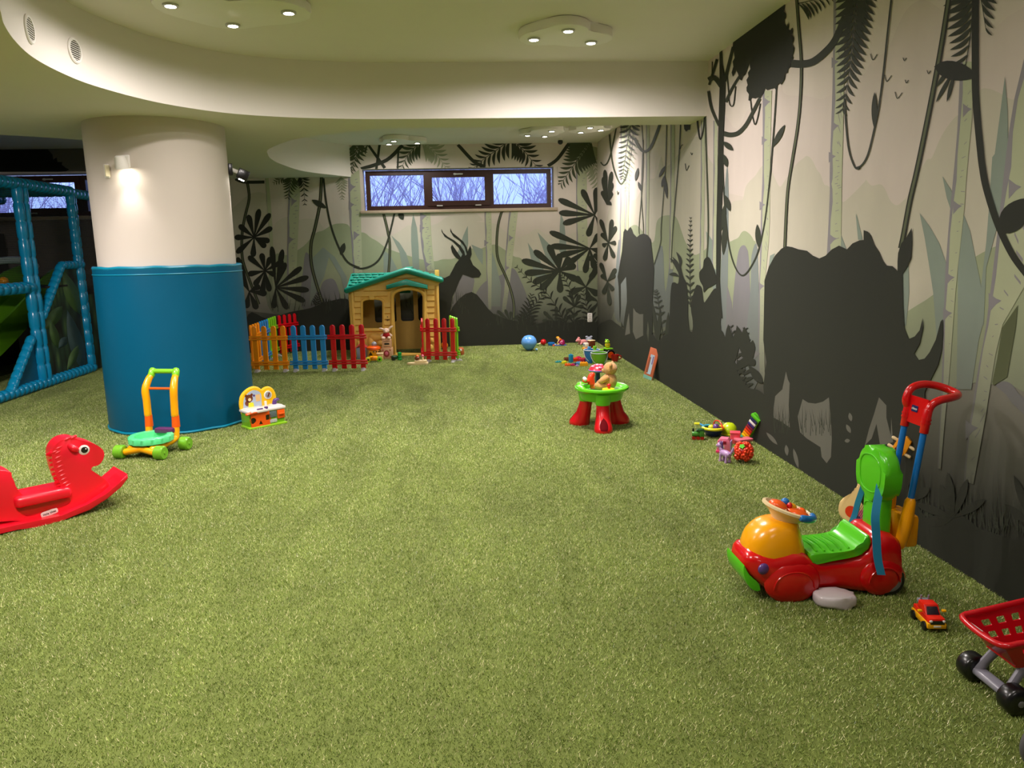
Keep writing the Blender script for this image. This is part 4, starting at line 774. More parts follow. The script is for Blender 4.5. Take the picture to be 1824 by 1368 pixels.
# ------------------------------------------------------------------ playhouse
YH = 12.02
def hp(zx, zy):
    v = ony(600 + .1462 * zx, 470 + .1462 * zy, YH); return (v.x, v.z)
HX = hp(715, 700)[0]
ph = thing('playhouse', 'tan plastic playhouse with turquoise roof, arched doorway and small window', 'playhouse', (HX, YH, 0))
def hq(zx, zy): x, z = hp(zx, zy); return (x - HX, z)
outer = [hq(185, 1180)[:1] + (0.0,), hq(165, 335), hq(850, 105), hq(1240, 205), hq(1252, 900)[:1] + (0.0,)]
arch = lambda x0, x1, yb, ys, yt, n=8: [hq(x0, yb), hq(x0, ys)] + [((hq(x0, ys)[0] + hq(x1, ys)[0]) / 2 - (hq(x1, ys)[0] - hq(x0, ys)[0]) / 2 * math.cos(math.pi * i / n), hq(x0, ys)[1] + (hq(x0, yt)[1] - hq(x0, ys)[1]) * math.sin(math.pi * i / n)) for i in range(1, n)] + [hq(x1, ys), hq(x1, yb)]
dr = arch(700, 1045, 1085, 400, 325); wn = arch(320, 555, 785, 470, 438)
bm = bm_new(); plate(bm, outer, [dr, wn], .06, XZ); obj('front_wall', bm, TAN, ph, 30)
def trim(bm, pts, r): tube(bm, [(a, -.035, z) for a, z in pts], r, 8, 1)
bm = bm_new(); trim(bm, arch(675, 1070, 1085, 400, 300, 12), .028); obj('door_trim', bm, TAN, ph)
bm = bm_new(); trim(bm, arch(305, 575, 790, 470, 420, 12) + [hq(300, 795)], .020); obj('window_trim', bm, TAN, ph)
bm = bm_new(); a, z = hq(430, 412); box(bm, (a, -.05, z), (.09, .05, .06), bev=.012); obj('keystone', bm, TAN, ph)
bm = bm_new(); a, z = hq(430, 800); box(bm, (a, -.05, z), (.40, .06, .045), bev=.012); obj('window_ledge', bm, TAN, ph)
for zx in (190, 1220, 675, 1075):
    a, z = hq(zx, 340 if zx < 1000 else 260); bm = bm_new(); box(bm, (a, -.03, z / 2), (.045 if zx in (190, 1220) else .04, .05, z), bev=.012); obj('corner_post', bm, TAN, ph)
def plank(x0, x1, yt, yb):
    (a, z1), (b_, z0) = hq(x0, yt), hq(x1, yb); bm = bm_new(); c = ((a + b_) / 2, -.03, (z0 + z1) / 2); w = abs(b_ - a); h = z1 - z0
    pts = [(-.012, -h / 2), (.012, -h / 2), (.024, h * -.38), (.014, h / 2), (-.012, h / 2)]
    prism(bm, [(-p, q) for p, q in pts], w, T(*c) @ YZ); obj('plank', bm, TAN, ph)
for i in range(7):
    y = 400 + i * 72
    plank(216, 296, y, y + 58)
    if i > 0: plank(583, 655, y, y + 58)
for i in range(9): plank(1098, 1190, 320 + i * 72, 320 + i * 72 + 58)
plank(215, 620, 340, 392); plank(330, 620, 268, 326); plank(1000, 1190, 262, 312)
plank(700, 1000, 124, 172)
for (x0, y0, x1, y1) in ((380, 835, 575, 935), (480, 930, 575, 1000), (600, 830, 690, 900), (230, 820, 300, 925), (245, 935, 300, 1020), (1110, 890, 1190, 960), (1100, 970, 1180, 1060), (370, 880, 465, 1010), (600, 960, 690, 1060), (240, 1030, 300, 1110)):
    (a, z1), (b_, z0) = hq(x0, y0), hq(x1, y1); bm = bm_new(); ball(bm, ((a + b_) / 2, -.03, (z0 + z1) / 2), ((b_ - a) / 2, .03, (z1 - z0) / 2), n=14, m=8); obj('stone', bm, TAN, ph)
bm = bm_new(); a, z = hq(622, 665); box(bm, (a, -.034, z), (.05, .02, .12), bev=.008); box(bm, (a, -.045, z), (.014, .012, .075)); obj('letter_slot', bm, mat('tan_dark', (120, 84, 30), .5), ph)
DEP = .80
for nm, x in (('side_wall', outer[0][0] + .03), ('side_wall', outer[4][0] - .03)):
    bm = bm_new(); z = 1.02 if x < 0 else 1.12; box(bm, (x, DEP / 2, z / 2), (.05, DEP, z), bev=.01); obj(nm, bm, TAN, ph)
bk_o = [(outer[0][0], 0), (outer[0][0], 1.05), (outer[2][0], 1.28), (outer[4][0], 1.1), (outer[4][0], 0)]
bm = bm_new(); plate(bm, bk_o, [rrect(.22, .52, .04, 4, hq(770, 0)[0] + .03, .74), rrect(.22, .52, .04, 4, hq(1000, 0)[0] + .03, .74), rrect(.36, .42, .04, 4, hq(460, 0)[0] + .06, .68)], .04, T(0, DEP, 0) @ XZ); obj('rear_wall', bm, TAN, ph)
bm = bm_new(); a, z = hq(870, 1090); box(bm, (a, .0, .018), (.52, .12, .036), bev=.01); obj('door_sill', bm, TAN, ph)
# roof: gable slabs, thick front verge, shingles
FLx, FLz = hq(128, 318); PX, PZ = hq(850, 68); RX_, RZ_ = hq(1272, 195)
def slab(bm, pts, th):
    A_ = [bm.verts.new(p) for p in pts]; B_ = [bm.verts.new((p[0], p[1], p[2] - th)) for p in pts]; n = len(pts)
    bm.faces.new(A_); bm.faces.new(B_[::-1])
    for i in range(n): bm.faces.new((A_[i], B_[i], B_[(i + 1) % n], A_[(i + 1) % n]))
RLz = ony(622, 487.5, YH + DEP * .72).z
FZ = FLz + .03; XM = FLx + (PX - FLx) * (RLz - FZ) / (PZ - FZ); YR = DEP * .72
roof = bm_new(); slab(roof, [(FLx, -.10, FZ), (PX, -.10, PZ), (PX, DEP, PZ), (XM, YR, RLz)], .06); slab(roof, [(FLx, -.10, FZ), (XM, YR, RLz), (FLx, YR, RLz)], .06); slab(roof, [(PX, -.10, PZ), (RX_, -.10, RZ_ + .02), (RX_, DEP, RZ_ + .02), (PX, DEP, PZ)], .06); slab(roof, [(FLx, YR, RLz), (XM, YR, RLz), (PX, DEP, PZ), (PX, DEP + .04, 1.0), (FLx, DEP + .04, 1.0)], .05)
rf = obj('roof', roof, TURQ, ph, 20)
bm = bm_new(); tube(bm, [(FLx, -.115, FLz - .005), (PX - .06, -.115, PZ - .025), (PX, -.115, PZ - .012), (PX + .06, -.115, PZ - .022), (RX_, -.115, RZ_ - .0)], .045, 8, 1, flat=1.0); obj('verge', bm, TURQ, rf, 50)
bm = bm_new(); box(bm, (PX + .01, DEP / 2 - .05, PZ + .008), (.12, DEP + .1, .04), bev=.012); obj('ridge_cap', bm, TURQ, rf)
mslope = math.degrees(math.atan2(RLz - FZ, YR + .10))
for j in range(5):
    s_ = .22 + .17 * j; w_ = (XM - FLx) * s_
    for i in range(int(w_ / .105)):
        bm = bm_new(); box(bm, (0, 0, .012), (.092, .09, .014), T(FLx + .07 + .105 * i + (.03 if j % 2 else 0), -.10 + (YR + .10) * s_, FZ + (RLz - FZ) * s_) @ RX(mslope - 5), bev=.004, seg=1); obj('shingle', bm, TURQ, rf)
for i in range(4):
    t = (i + .7) / 5; p = Vector((PX, 0, PZ)).lerp(Vector((RX_, 0, RZ_ + .02)), t); bm = bm_new(); an = math.degrees(math.atan2(RZ_ - PZ, RX_ - PX)); box(bm, (0, 0, .008), (.09, DEP + .1, .016), T(p.x, DEP / 2 - .04, p.z) @ RY(-an), bev=.005, seg=1); obj('shingle', bm, TURQ, rf)
hd = [hq(612, 285), hq(850, 215), hq(1108, 282)]
bm = bm_new(); prism(bm, [(hd[0][0], hd[0][1] - .03), (hd[0][0], hd[0][1] + .035), (hd[1][0], hd[1][1] + .04), (hd[2][0], hd[2][1] + .035), (hd[2][0], hd[2][1] - .03), (hd[1][0], hd[1][1] - .03)], .16, T(0, -.10, 0) @ XZ, bev=.015); obj('door_hood', bm, TURQ, ph)
a, z = hq(1215, 130); bm = bm_new(); box(bm, (a, .42, z - .05), (.07, .09, .22), bev=.008); obj('chimney', bm, mat('playhouse_tan', (206, 164, 74), .5), ph)

# ------------------------------------------------------------------ rocking horse
ha = math.radians(40); near = onz(45, 944); nv = Vector((-math.sin(ha), math.cos(ha), 0)); WH = .30
hb = near + nv * (WH / 2)
rh = thing('rocking_horse', 'glossy red plastic rocking horse with white eye at the left edge', 'rocking horse', hb, ha)
def hz(x, y, q=hb): return onplane(x * .1608, 750 + y * .1608, q, ha)
def hz_n(x, y):
    return onplane(x * .1608, 750 + y * .1608, near, ha)
body = [hz(*p) for p in ((636, 720), (610, 640), (575, 540), (548, 440), (540, 340), (568, 262), (622, 205), (700, 170), (780, 168), (850, 190), (960, 215), (1050, 255), (1105, 305), (1117, 350), (1092, 430), (1050, 465), (1000, 480), (962, 500), (990, 530), (1080, 590), (1185, 680))]
bot = [hz(*p) for p in ((1180, 730), (1050, 830), (850, 930), (600, 1020), (300, 1070), (0, 1080))]
bx0 = body[0][0]
rear = [(-.30, .09), (-.40, .17), (-.47, .30), (-.45, .40), (-.38, .44), (-.30, .43), hz(40, 520), hz(110, 640), hz(215, 790), hz(300, 800)]
outl = body + bot + rear
bm = bm_new(); prism(bm, [(v[0], v[1]) for v in spline([Vector(p) for p in outl], 3, True)], .15, XZ, bev=.045, seg=4); obj('body', bm, HORSE, rh, 60)
s0, s1 = hz(215, 795), hz(650, 745)
bm = bm_new(); box(bm, ((s0[0] + s1[0]) / 2, 0, s0[1] - .035), (s1[0] - s0[0] + .10, .235, .07), bev=.026, seg=4); obj('seat', bm, HORSE, rh, 60)
bm = bm_new(); bt = [hz_n(*p) for p in ((1425, 645), (1350, 735), (1200, 870), (1000, 1000), (700, 1110), (400, 1188), (200, 1212))]
tp = [hz_n(*p) for p in ((1418, 605), (1330, 690), (1180, 822), (980, 952), (690, 1062), (400, 1140), (200, 1164))]
zmin = min(p[1] for p in bt); bt = [(p[0], max(p[1] - zmin, 0)) for p in bt]; tp = [(p[0], p[1] - zmin + .004) for p in tp]
uc = (tp[-1][0] + bt[-1][0]) / 2 - .05; mir = lambda l: [(2 * uc - p[0], p[1]) for p in l][::-1]
pr = bt + mir(bt) + mir(tp[::-1])[::-1][::-1] if False else bt + mir(bt) + [(2 * uc - p[0], p[1]) for p in tp] + tp[::-1]
prism(bm, pr, WH, XZ, bev=.010, seg=3); obj('rocker', bm, HORSE, rh, 50)
ex, ez = hz(893, 298)
for nm, rr_, d, m_, dx, dz in (('eye', .034, .004, WHITE, 0, 0), ('pupil', .022, .006, BLACK, .002, 0), ('eye_glint', .005, .0075, WHITE, .010, .006)):
    bm = bm_new(); lathe(bm, [(rr_, 0), (rr_ * .9, .003), (0, .005)], T(ex + dx, -.0745 - d + .004, ez + dz) @ RX(90), 24, cap=False); e_ = obj(nm, bm, m_, rh)
bm = bm_new(); a_, b_ = hz(735, 255), hz(815, 300); tube(bm, [(a_[0], -.068, a_[1]), ((a_[0] + b_[0]) / 2, -.09, (a_[1] + b_[1]) / 2), (b_[0], -.078, b_[1])], [.018, .022, .014], 10); obj('ear', bm, HORSE, rh)
for i, (x, y) in enumerate(((600, 290), (588, 340), (590, 395), (600, 445), (612, 495), (625, 545), (640, 590), (650, 635), (670, 675), (700, 700), (560, 330), (700, 190), (760, 175))):
    u_, z_ = hz(x, y); bm = bm_new(); tube(bm, [(u_ - .030, -.040, z_ - .012), (u_ - .004, -.064, z_), (u_ + .026, -.070, z_ + .013)], [.009, .014, .007], 8, 3); obj('mane_ridge', bm, HORSE, rh)
lu, lz = hz(512, 985); bm = bm_new(); prism(bm, rrect(.098, .036, .012), .004, T(lu, -.078, lz) @ RY(-10) @ XZ, bev=.001); lg = obj('logo_plate', bm, WHITE, rh)
text_obj('logo_text', 'little tikes', .019, PAPER_D, lg, T(lu, -.0812, lz) @ RY(-10) @ XZ)
bm = bm_new(); u0, z0 = hz(180, 960); u1, z1 = hz(740, 850); prism(bm, [(v.x, v.y) for v in spline([Vector(hz(*p)) for p in ((150, 930), (400, 880), (700, 820), (745, 850), (700, 900), (500, 950), (300, 1010), (240, 1010))], 3, True)], .162, XZ, bev=.004); obj('foot_recess_shade', bm, DRED, rh)  # raised plate; its darker red stands for shade in the foot recess

# ------------------------------------------------------------------ push walker
w0, w1, w2, w3 = onz(160 + .1974 * 60, 0) if False else None, None, None, None
def wz(x, y): return (180 + .1974 * x, 650 + .1974 * y)
wc = [onz(*wz(*p), .0) for p in ((180, 845), (540, 855), (765, 765))]
ax = (wc[1] - wc[0]); fx = (wc[2] - wc[1]); wa = math.atan2(ax.y, ax.x)
ctr = (wc[0] + wc[2]) / 2
wk = thing('push_walker', 'green and yellow toddler push walker standing before the teal pillar', 'push walker', (ctr.x, ctr.y, 0), wa)
inv = Matrix.Rotation(-wa, 2)
def lw(p): v = inv @ Vector((p[0] - ctr.x, p[1] - ctr.y)); return v
F0, F1, R1 = lw(wc[0]), lw(wc[1]), lw(wc[2]); R0 = F0 + (R1 - F1); WR = .058
for nm, p, ins in (('wheel', F0, 1), ('wheel', F1, -1), ('wheel', R1, -1), ('wheel', R0, 1)):
    bm = bm_new(); d = Vector((ins, 0, 0)); c = Vector((p.x, p.y, WR)); lathe(bm, [(.02, -.04), (WR - .01, -.04), (WR, -.03), (WR, .03), (WR - .01, .04), (.02, .04)], T(*c) @ RY(90), 28); wo = obj(nm, bm, WGREEN, wk)
    bm = bm_new(); cyl(bm, (c.x - .045, c.y, c.z), (c.x + .045, c.y, c.z), .012, bev=.003); obj('axle_cap', bm, WGREEN, wo)
bm = bm_new(); tube(bm, [(F0.x + .05, F0.y, WR), (F0.x + .12, F0.y + .01, WR + .012), ((F0.x + F1.x) / 2, F0.y + .02, WR + .02), (F1.x - .12, F1.y + .01, WR + .012), (F1.x - .05, F1.y, WR)], .028, 12); obj('front_bar', bm, YEL, wk)
for s, f, rr_ in ((1, F1, R1), (-1, F0, R0)):
    xo = f.x - .055 * s; bm = bm_new(); tube(bm, [(xo - .03 * s, f.y + .02, WR + .02), (xo - .01 * s, (f.y * .6 + rr_.y * .4), WR + .03), (xo, rr_.y - .03, WR + .045), (xo, rr_.y, WR + .09), (xo, rr_.y + .01, WR + .16)], .03, 12); obj('side_bar', bm, YEL, wk)
    hx = xo; hy = rr_.y + .012
    bm = bm_new(); tube(bm, [(hx, hy, .20), (hx, hy + .005, .30)], [.034, .031], 12, 1, rounded=False); obj('sleeve', bm, ORA, wk)
    bm = bm_new(); tube(bm, [(hx, hy, .30), (hx + .002 * s, hy + .005, .42), (hx + .006 * s, hy + .01, .52), (hx - .004 * s, hy + .05, .60), (hx - .012 * s, hy + .085, .635)], [.031, .031, .032, .029, .026], 12); obj('upright', bm, YEL, wk)
    bm = bm_new(); tube(bm, [(hx - .012 * s, hy + .082, .63), (hx - .016 * s, hy + .105, .675)], [.030, .030], 12, 1); obj('elbow', bm, LIME, wk)
hxl, hxr = F0.x + .055, F1.x - .055; hy = R1.y + .012
bm = bm_new(); cyl(bm, (hxl + .01, hy + .10, .668), (hxr - .01, hy + .10, .668), .021); obj('handle', bm, LIME, wk)
bm = bm_new(); cyl(bm, (hxl, hy + .02, .53), (hxr, hy + .02, .53), .011); obj('crossbar', bm, ORA, wk)
bm = bm_new(); cx_, cy_ = (hxl + hxr) / 2, (F0.y + R0.y) / 2 + .0
n = 56; pr = [(.155, .0), (.175, .005), (.178, .05), (.165, .062), (.128, .056), (.118, .012), (.0, .012)]
R_ = [[((r_ + (.004 * math.cos(i * 14 * 2 * math.pi / n) if k in (1, 2) else 0)) * math.cos(2 * math.pi * i / n), (r_ + (.004 * math.cos(i * 14 * 2 * math.pi / n) if k in (1, 2) else 0)) * math.sin(2 * math.pi * i / n), h_) for i in range(n)] for k, (r_, h_) in enumerate(pr[:-1])]
loft(bm, R_, True, T(cx_, cy_, .11)); obj('tray', bm, MINT, wk, 50)
bm = bm_new(); box(bm, (cx_ + .05, cy_ + .13, .178), (.17, .07, .045), RZ(0), bev=.012); obj('sound_panel', bm, mat('purple_print', (92, 40, 90), .4, .3, 90), wk)
# ------------------------------------------------------------------ toy kitchen
kb = (onz(446, 766), onz(508, 754)); ka = math.atan2(kb[1].y - kb[0].y, kb[1].x - kb[0].x); KL = (kb[1] - kb[0]).length
tk = thing('toy_kitchen', 'small toy kitchen with yellow arched back and orange shape sorter beside the pillar', 'toy kitchen', (kb[0].x, kb[0].y, 0), ka)
kd = .20; hf = .155
bm = bm_new(); box(bm, (KL * .78, .07, hf / 2), (KL * .44, .14, hf), bev=.01); box(bm, (KL * .28, .09, hf / 2), (KL * .56, .18, hf), bev=.01); obj('cabinet', bm, plastic('kitchen_green', (120, 180, 30)), tk)
bm = bm_new(); box(bm, (KL * .5, .075, .012), (KL + .03, .19, .024), bev=.008); obj('plinth', bm, plastic('kitchen_lime', (150, 205, 40)), tk)
bm = bm_new(); box(bm, (KL * .5, .085, hf + .012), (KL + .03, .2, .03), bev=.012); box(bm, (KL * .26, .06, hf + .018), (KL * .5, .2, .034), bev=.012); obj('worktop', bm, WHITE, tk)
tri = [(0, .018), (-.021, -.022), (0.021, -.022)]
circ = lambda cx, cy, r, n=16: [(cx + r * math.cos(2 * math.pi * i / n), cy + r * math.sin(2 * math.pi * i / n)) for i in range(n)]
ox = KL * .29
bm = bm_new(); plate(bm, [(.01, .012), (KL * .55, .012), (KL * .55, hf), (.01, hf)], [circ(ox - .075, .085, .03), [(ox + p[0], .06 + p[1]) for p in tri], rrect(.052, .052, .01, 3, ox + .08, .095)], .012, T(0, -.008, 0) @ XZ); sd = obj('sorter_door', bm, ORA, tk)
bm = bm_new(); box(bm, (ox, .0, .08), (KL * .5, .004, .12)); obj('sorter_hollow_shade', bm, plastic('hollow_shade', (40, 40, 16)), sd)  # dark sheet behind the holes; shade of the inside put into its colour
bm = bm_new(); box(bm, (KL * .66, -.004, .115), (.075, .012, .06), bev=.004); obj('oven_screen', bm, mat('oven_print', (96, 112, 110), .3, .4, 60), tk)
bm = bm_new(); box(bm, (KL * .66, -.004, .05), (.075, .01, .035), bev=.003); obj('oven_label', bm, mat('label_print', (190, 190, 184), .4, .4, 80), tk)
bm = bm_new(); box(bm, (KL * .89, -.006, .105), (.08, .014, .085), bev=.006); dd = obj('drawer', bm, ORA, tk); bm = bm_new(); box(bm, (KL * .89, -.02, .11), (.06, .02, .018), bev=.006); obj('drawer_pull', bm, ORA, dd)
bm = bm_new(); cyl(bm, (KL * .46, -.02, hf + .022), (KL * .46, -.02, hf + .05), .018, bev=.004); obj('stove_knob', bm, PURPLE, tk)
bm = bm_new(); tube(bm, [(KL * .2, -.03, hf + .037), (KL * .34, -.03, hf + .037)], .008, 8, 1); obj('slot_trim', bm, PURPLE, tk)
bm = bm_new(); tube(bm, [(-.03, -.01, hf + .0), (.03, -.03, hf + .012), (.1, -.02, hf + .01)], .013, 8); obj('towel_rail', bm, ORA, tk)
bm = bm_new(); box(bm, (KL * .86, .07, hf + .028), (KL * .26, .13, .022), bev=.01); box(bm, (KL * .62, .1, hf + .05), (.02, .02, .06), bev=.005); obj('sink', bm, WHITE, tk)
bm = bm_new(); tube(bm, [(KL * .84, .08, hf + .04), (KL * .86, .075, hf + .075), (KL * .93, .06, hf + .085)], [.022, .02, .014], 10); obj('tap', bm, PURPLE, tk)
def arch2(k):
    a = [(.02 - k, .12), (.0 - k, .24), (.02 - k * .8, .34 + k * .2), (.08, .40 + k), (.15, .425 + k), (.21, .41 + k), (.255, .375 + k), (.30, .395 + k), (.345, .395 + k), (.39, .36 + k), (.41 + k, .30), (.41 + k, .22), (.40 + k, .14)]
    s = KL / .42; return [(v.x * s, .12 + (v.y - .12) * .82) for v in spline([Vector(p) for p in a], 4)]
bm = bm_new(); prism(bm, arch2(0), .03, T(0, .165, 0) @ XZ, bev=.006); bb_ = obj('back_board', bm, plastic('kitchen_yellow', (246, 190, 20)), tk)
bm = bm_new(); tube(bm, [(x, .165, z) for x, z in arch2(0)], .016, 8, 1); obj('back_rim', bm, plastic('kitchen_rim', (250, 200, 40)), bb_)
KZ = lambda z: .12 + (z - .12) * .82
s = KL / .42; bm = bm_new(); prism(bm, [(v.x * s, KZ(v.y)) for v in spline([Vector(p) for p in ((.04, .17), (.025, .25), (.04, .32), (.09, .375), (.15, .40), (.21, .38), (.24, .34), (.24, .26), (.22, .17))], 3, True)], .004, T(0, .147, 0) @ XZ); pic = obj('picture', bm, mat('picture_print', (170, 184, 206), .5, .1, 20), bb_)
for nm, shp, m_ in (('bear_print', circ(.095 * s, KZ(.31), .038), BROWN), ('bear_print', circ(.062 * s, KZ(.345), .013), BROWN), ('bear_print', circ(.128 * s, KZ(.35), .013), BROWN), ('bear_print', circ(.075 * s, KZ(.255), .028), BROWN), ('apron_print', [(.075 * s, KZ(.17)), (.15 * s, KZ(.17)), (.14 * s, KZ(.255)), (.085 * s, KZ(.26))], LEMON), ('muzzle_print', circ(.10 * s, KZ(.295), .016), CREAM), ('note_print', [(.175 * s, KZ(.26)), (.225 * s, KZ(.262)), (.225 * s, KZ(.345)), (.172 * s, KZ(.34))], WOOD), ('spoon_print', circ(.155 * s, KZ(.335), .011), PURPLE)):
    bm = bm_new(); prism(bm, shp, .002, T(0, .1445 - .0007 * (nm in ('muzzle_print', 'apron_print')), 0) @ XZ); obj(nm, bm, m_, pic)
bm = bm_new(); lathe(bm, [(.042, 0), (.038, .008), (.03, .006), (0, .006)], T(.325 * s, .15, KZ(.315)) @ RX(90), 24, cap=False); cl = obj('clock', bm, WHITE, bb_)
bm = bm_new(); prism(bm, circ(.325 * s, KZ(.315), .03), .003, T(0, .142, 0) @ XZ); obj('clock_face', bm, mat('clock_print', (150, 150, 156), .5, .3, 60), cl); bm = bm_new(); prism(bm, [(.31 * s, KZ(.30)), (.325 * s, KZ(.297)), (.345 * s, KZ(.34)), (.332 * s, KZ(.347))], .006, T(0, .139, 0) @ XZ); obj('clock_hand', bm, BROWN, cl)

# ------------------------------------------------------------------ activity table
tc_ = Vector((1.345, 6.76)); HT = .385
at_ = thing('activity_table', 'round green activity table on flared red legs', 'activity table', (tc_.x, tc_.y, 0))
bm = bm_new(); lathe(bm, [(0, HT - .03), (.19, HT - .03), (.205, HT - .012), (.235, HT), (.248, HT - .008), (.250, HT - .024), (.235, HT - .036), (.205, HT - .055), (.190, HT - .115), (.18, HT - .125), (0, HT - .125)], None, 48, cap=False); obj('tabletop', bm, plastic('table_green', (96, 196, 30)), at_, 35)
bm = bm_new(); tube(bm, [(-.19, -.12, HT - .004), (-.21, -.03, HT), (-.20, .06, HT - .002)], [.025, .032, .02], 12, flat=.6); ball(bm, (-.19, .04, HT + .0), (.04, .05, .035)); obj('moulded_hill', bm, plastic('table_green', (96, 196, 30)), at_)
for i, a in enumerate((-97, 148, 28, 82)[:3]):
    L_ = bm_new(); rings = []; ca, sa = math.cos(math.radians(a)), math.sin(math.radians(a))
    LEGP = ((HT - .09, .150, .060, .060), (HT - .16, .153, .060, .060), (.18, .165, .063, .062), (.12, .180, .070, .066), (.075, .203, .086, .074), (.04, .218, .098, .082), (.015, .223, .100, .084), (0.0, .222, .096, .080))
    for z, rr_, r1, r2 in LEGP:
        rings.append([(ca * (rr_ + r1 * math.cos(t)) - sa * r2 * math.sin(t), sa * (rr_ + r1 * math.cos(t)) + ca * r2 * math.sin(t), z) for t in [2 * math.pi * k / 28 for k in range(28)]])
    loft(L_, rings); lg_ = obj('leg', L_, RED, at_, 60)
    bm = bm_new(); G_ = []
    for q_ in range(11):
        z = .028 + .105 * q_ / 10; hw_ = .50 * math.sin(math.pi * min(1, .16 + q_ / 11)) ** .6; k_ = next(n_ for n_ in range(7) if LEGP[n_][0] >= z >= LEGP[n_ + 1][0]); f_ = (LEGP[k_][0] - z) / (LEGP[k_][0] - LEGP[k_ + 1][0]); rr_, r1, r2 = [LEGP[k_][c_] + (LEGP[k_ + 1][c_] - LEGP[k_][c_]) * f_ for c_ in (1, 2, 3)]
        G_.append([bm.verts.new((ca * (rr_ + (r1 + .002) * math.cos(t)) - sa * (r2 + .002) * math.sin(t), sa * (rr_ + (r1 + .002) * math.cos(t)) + ca * (r2 + .002) * math.sin(t), z)) for t in [hw_ * (u - 4) / 4 for u in range(9)]])
    for g0, g1 in zip(G_, G_[1:]):
        for u in range(8): bm.faces.new((g0[u], g0[u + 1], g1[u + 1], g1[u]))
    obj('leg_recess_shade', bm, mat('recess_shade_red', (92, 0, 8), .8, spec=.1), lg_)  # patch on the leg surface; shade of the recess put into its dark red
    bm = bm_new(); cyl(bm, (ca * .150, sa * .150, HT - .15), (ca * .150, sa * .150, HT - .05), .066, .082, 28); obj('leg_socket', bm, plastic('table_green', (96, 196, 30)), at_)
def on_table(dx, dy): return (tc_.x + dx, tc_.y + dy, HT - .03)
FUR = mat('teddy_fur', (206, 152, 84), 0.95, 0.22, 60, bump=.9, bscale=220, sheen=.4)
td = thing('teddy_bear', 'golden brown teddy bear sitting on the green activity table', 'teddy bear', on_table(.075, -.03), math.radians(160))
bm = bm_new(); ball(bm, (0, 0, .075), (.062, .068, .078)); obj('body', bm, FUR, td); bm = bm_new(); ball(bm, (.0, 0, .19), (.064, .068, .062)); hd_ = obj('head', bm, FUR, td)
bm = bm_new(); ball(bm, (.05, 0, .172), (.03, .03, .024)); obj('muzzle', bm, FUR, hd_)
bm = bm_new(); ball(bm, (.079, 0, .178), .008); obj('nose', bm, BROWN, hd_)
for s_ in (-1, 1):
    bm = bm_new(); ball(bm, (-.012, .055 * s_, .228), (.014, .026, .026)); obj('ear', bm, FUR, hd_)
    bm = bm_new(); ball(bm, (.056, .022 * s_, .196), .006); obj('eye', bm, BLACK, hd_)
    bm = bm_new(); tube(bm, [(.02, .06 * s_, .115), (.06, .072 * s_, .09), (.085, .05 * s_, .075)], [.026, .026, .022], 12); obj('arm', bm, FUR, td)
    bm = bm_new(); tube(bm, [(.03, .045 * s_, .035), (.08, .06 * s_, .03), (.115, .065 * s_, .04)], [.034, .032, .03], 12); obj('leg', bm, FUR, td)
ms = thing('mushroom_toy', 'blue stemmed toy mushroom with red and white cap behind the teddy bear', 'toy', on_table(-.01, .135))
bm = bm_new(); lathe(bm, [(.05, 0), (.045, .01), (.025, .03), (.022, .12), (.03, .14)], None, 20); obj('stem', bm, NAVY, ms)
bm = bm_new(); lathe(bm, [(0, .138), (.06, .136), (.085, .150), (.088, .156), (.07, .165)], None, 28, cap=False); cp = obj('cap_rim', bm, plastic('periwinkle', (110, 110, 210)), ms)
bm = bm_new(); lathe(bm, [(.085, .155), (.07, .185), (.04, .205), (0, .21)], None, 28, cap=False); cp = obj('cap', bm, plastic('cap_red', (214, 40, 60)), ms)
for a, r_, z_ in ((200, .05, .197), (280, .058, .19), (330, .03, .208), (250, .02, .211)):
    bm = bm_new(); ball(bm, (r_ * math.cos(math.radians(a)), r_ * math.sin(math.radians(a)), z_ - .006), (.024, .024, .012), n=12, m=8); obj('spot', bm, PINK, cp)
et = thing('tumbling_toy', 'red orange tumbling toy with white eyes on the activity table rim', 'toy', on_table(-.10, -.03))
bm = bm_new(); tube(bm, [(.0, 0, .05), (-.005, 0, .11), (.01, 0, .14)], [.034, .032, .026], 14); obj('body', bm, plastic('coral', (232, 60, 24)), et); bm = bm_new(); tube(bm, [(0, 0, .03), (.05, -.02, .03), (.085, -.02, .05)], [.024, .02, .018], 10); obj('tail', bm, ORA, et)
for s_ in (-1, 1): bm = bm_new(); ball(bm, (-.065, .022 * s_ - .02, .105), .018); obj('eye', bm, WHITE, et)
bm = bm_new(); ball(bm, (-.05, -.01, .085), (.035, .03, .02)); obj('jaw', bm, plastic('coral', (232, 60, 24)), et)
bm = bm_new(); box(bm, (-.055, -.01, .035), (.075, .055, .04), bev=.01); obj('stand', bm, GREEN, et)
bm = bm_new(); lathe(bm, [(.055, .03), (.06, .045), (.055, .06), (.0, .062)], T(0, 0, -.03), 20); yp = obj('yellow_dial', bm, LEMON); yp.location = on_table(.03, -.165); tag(yp, 'yellow round dial with red knob at the front of the activity table', 'toy')
bm = bm_new(); cyl(bm, (.005, 0, .03), (.005, 0, .045), .012); ball(bm, (.005, 0, .058), .018); obj('knob', bm, RED, yp)

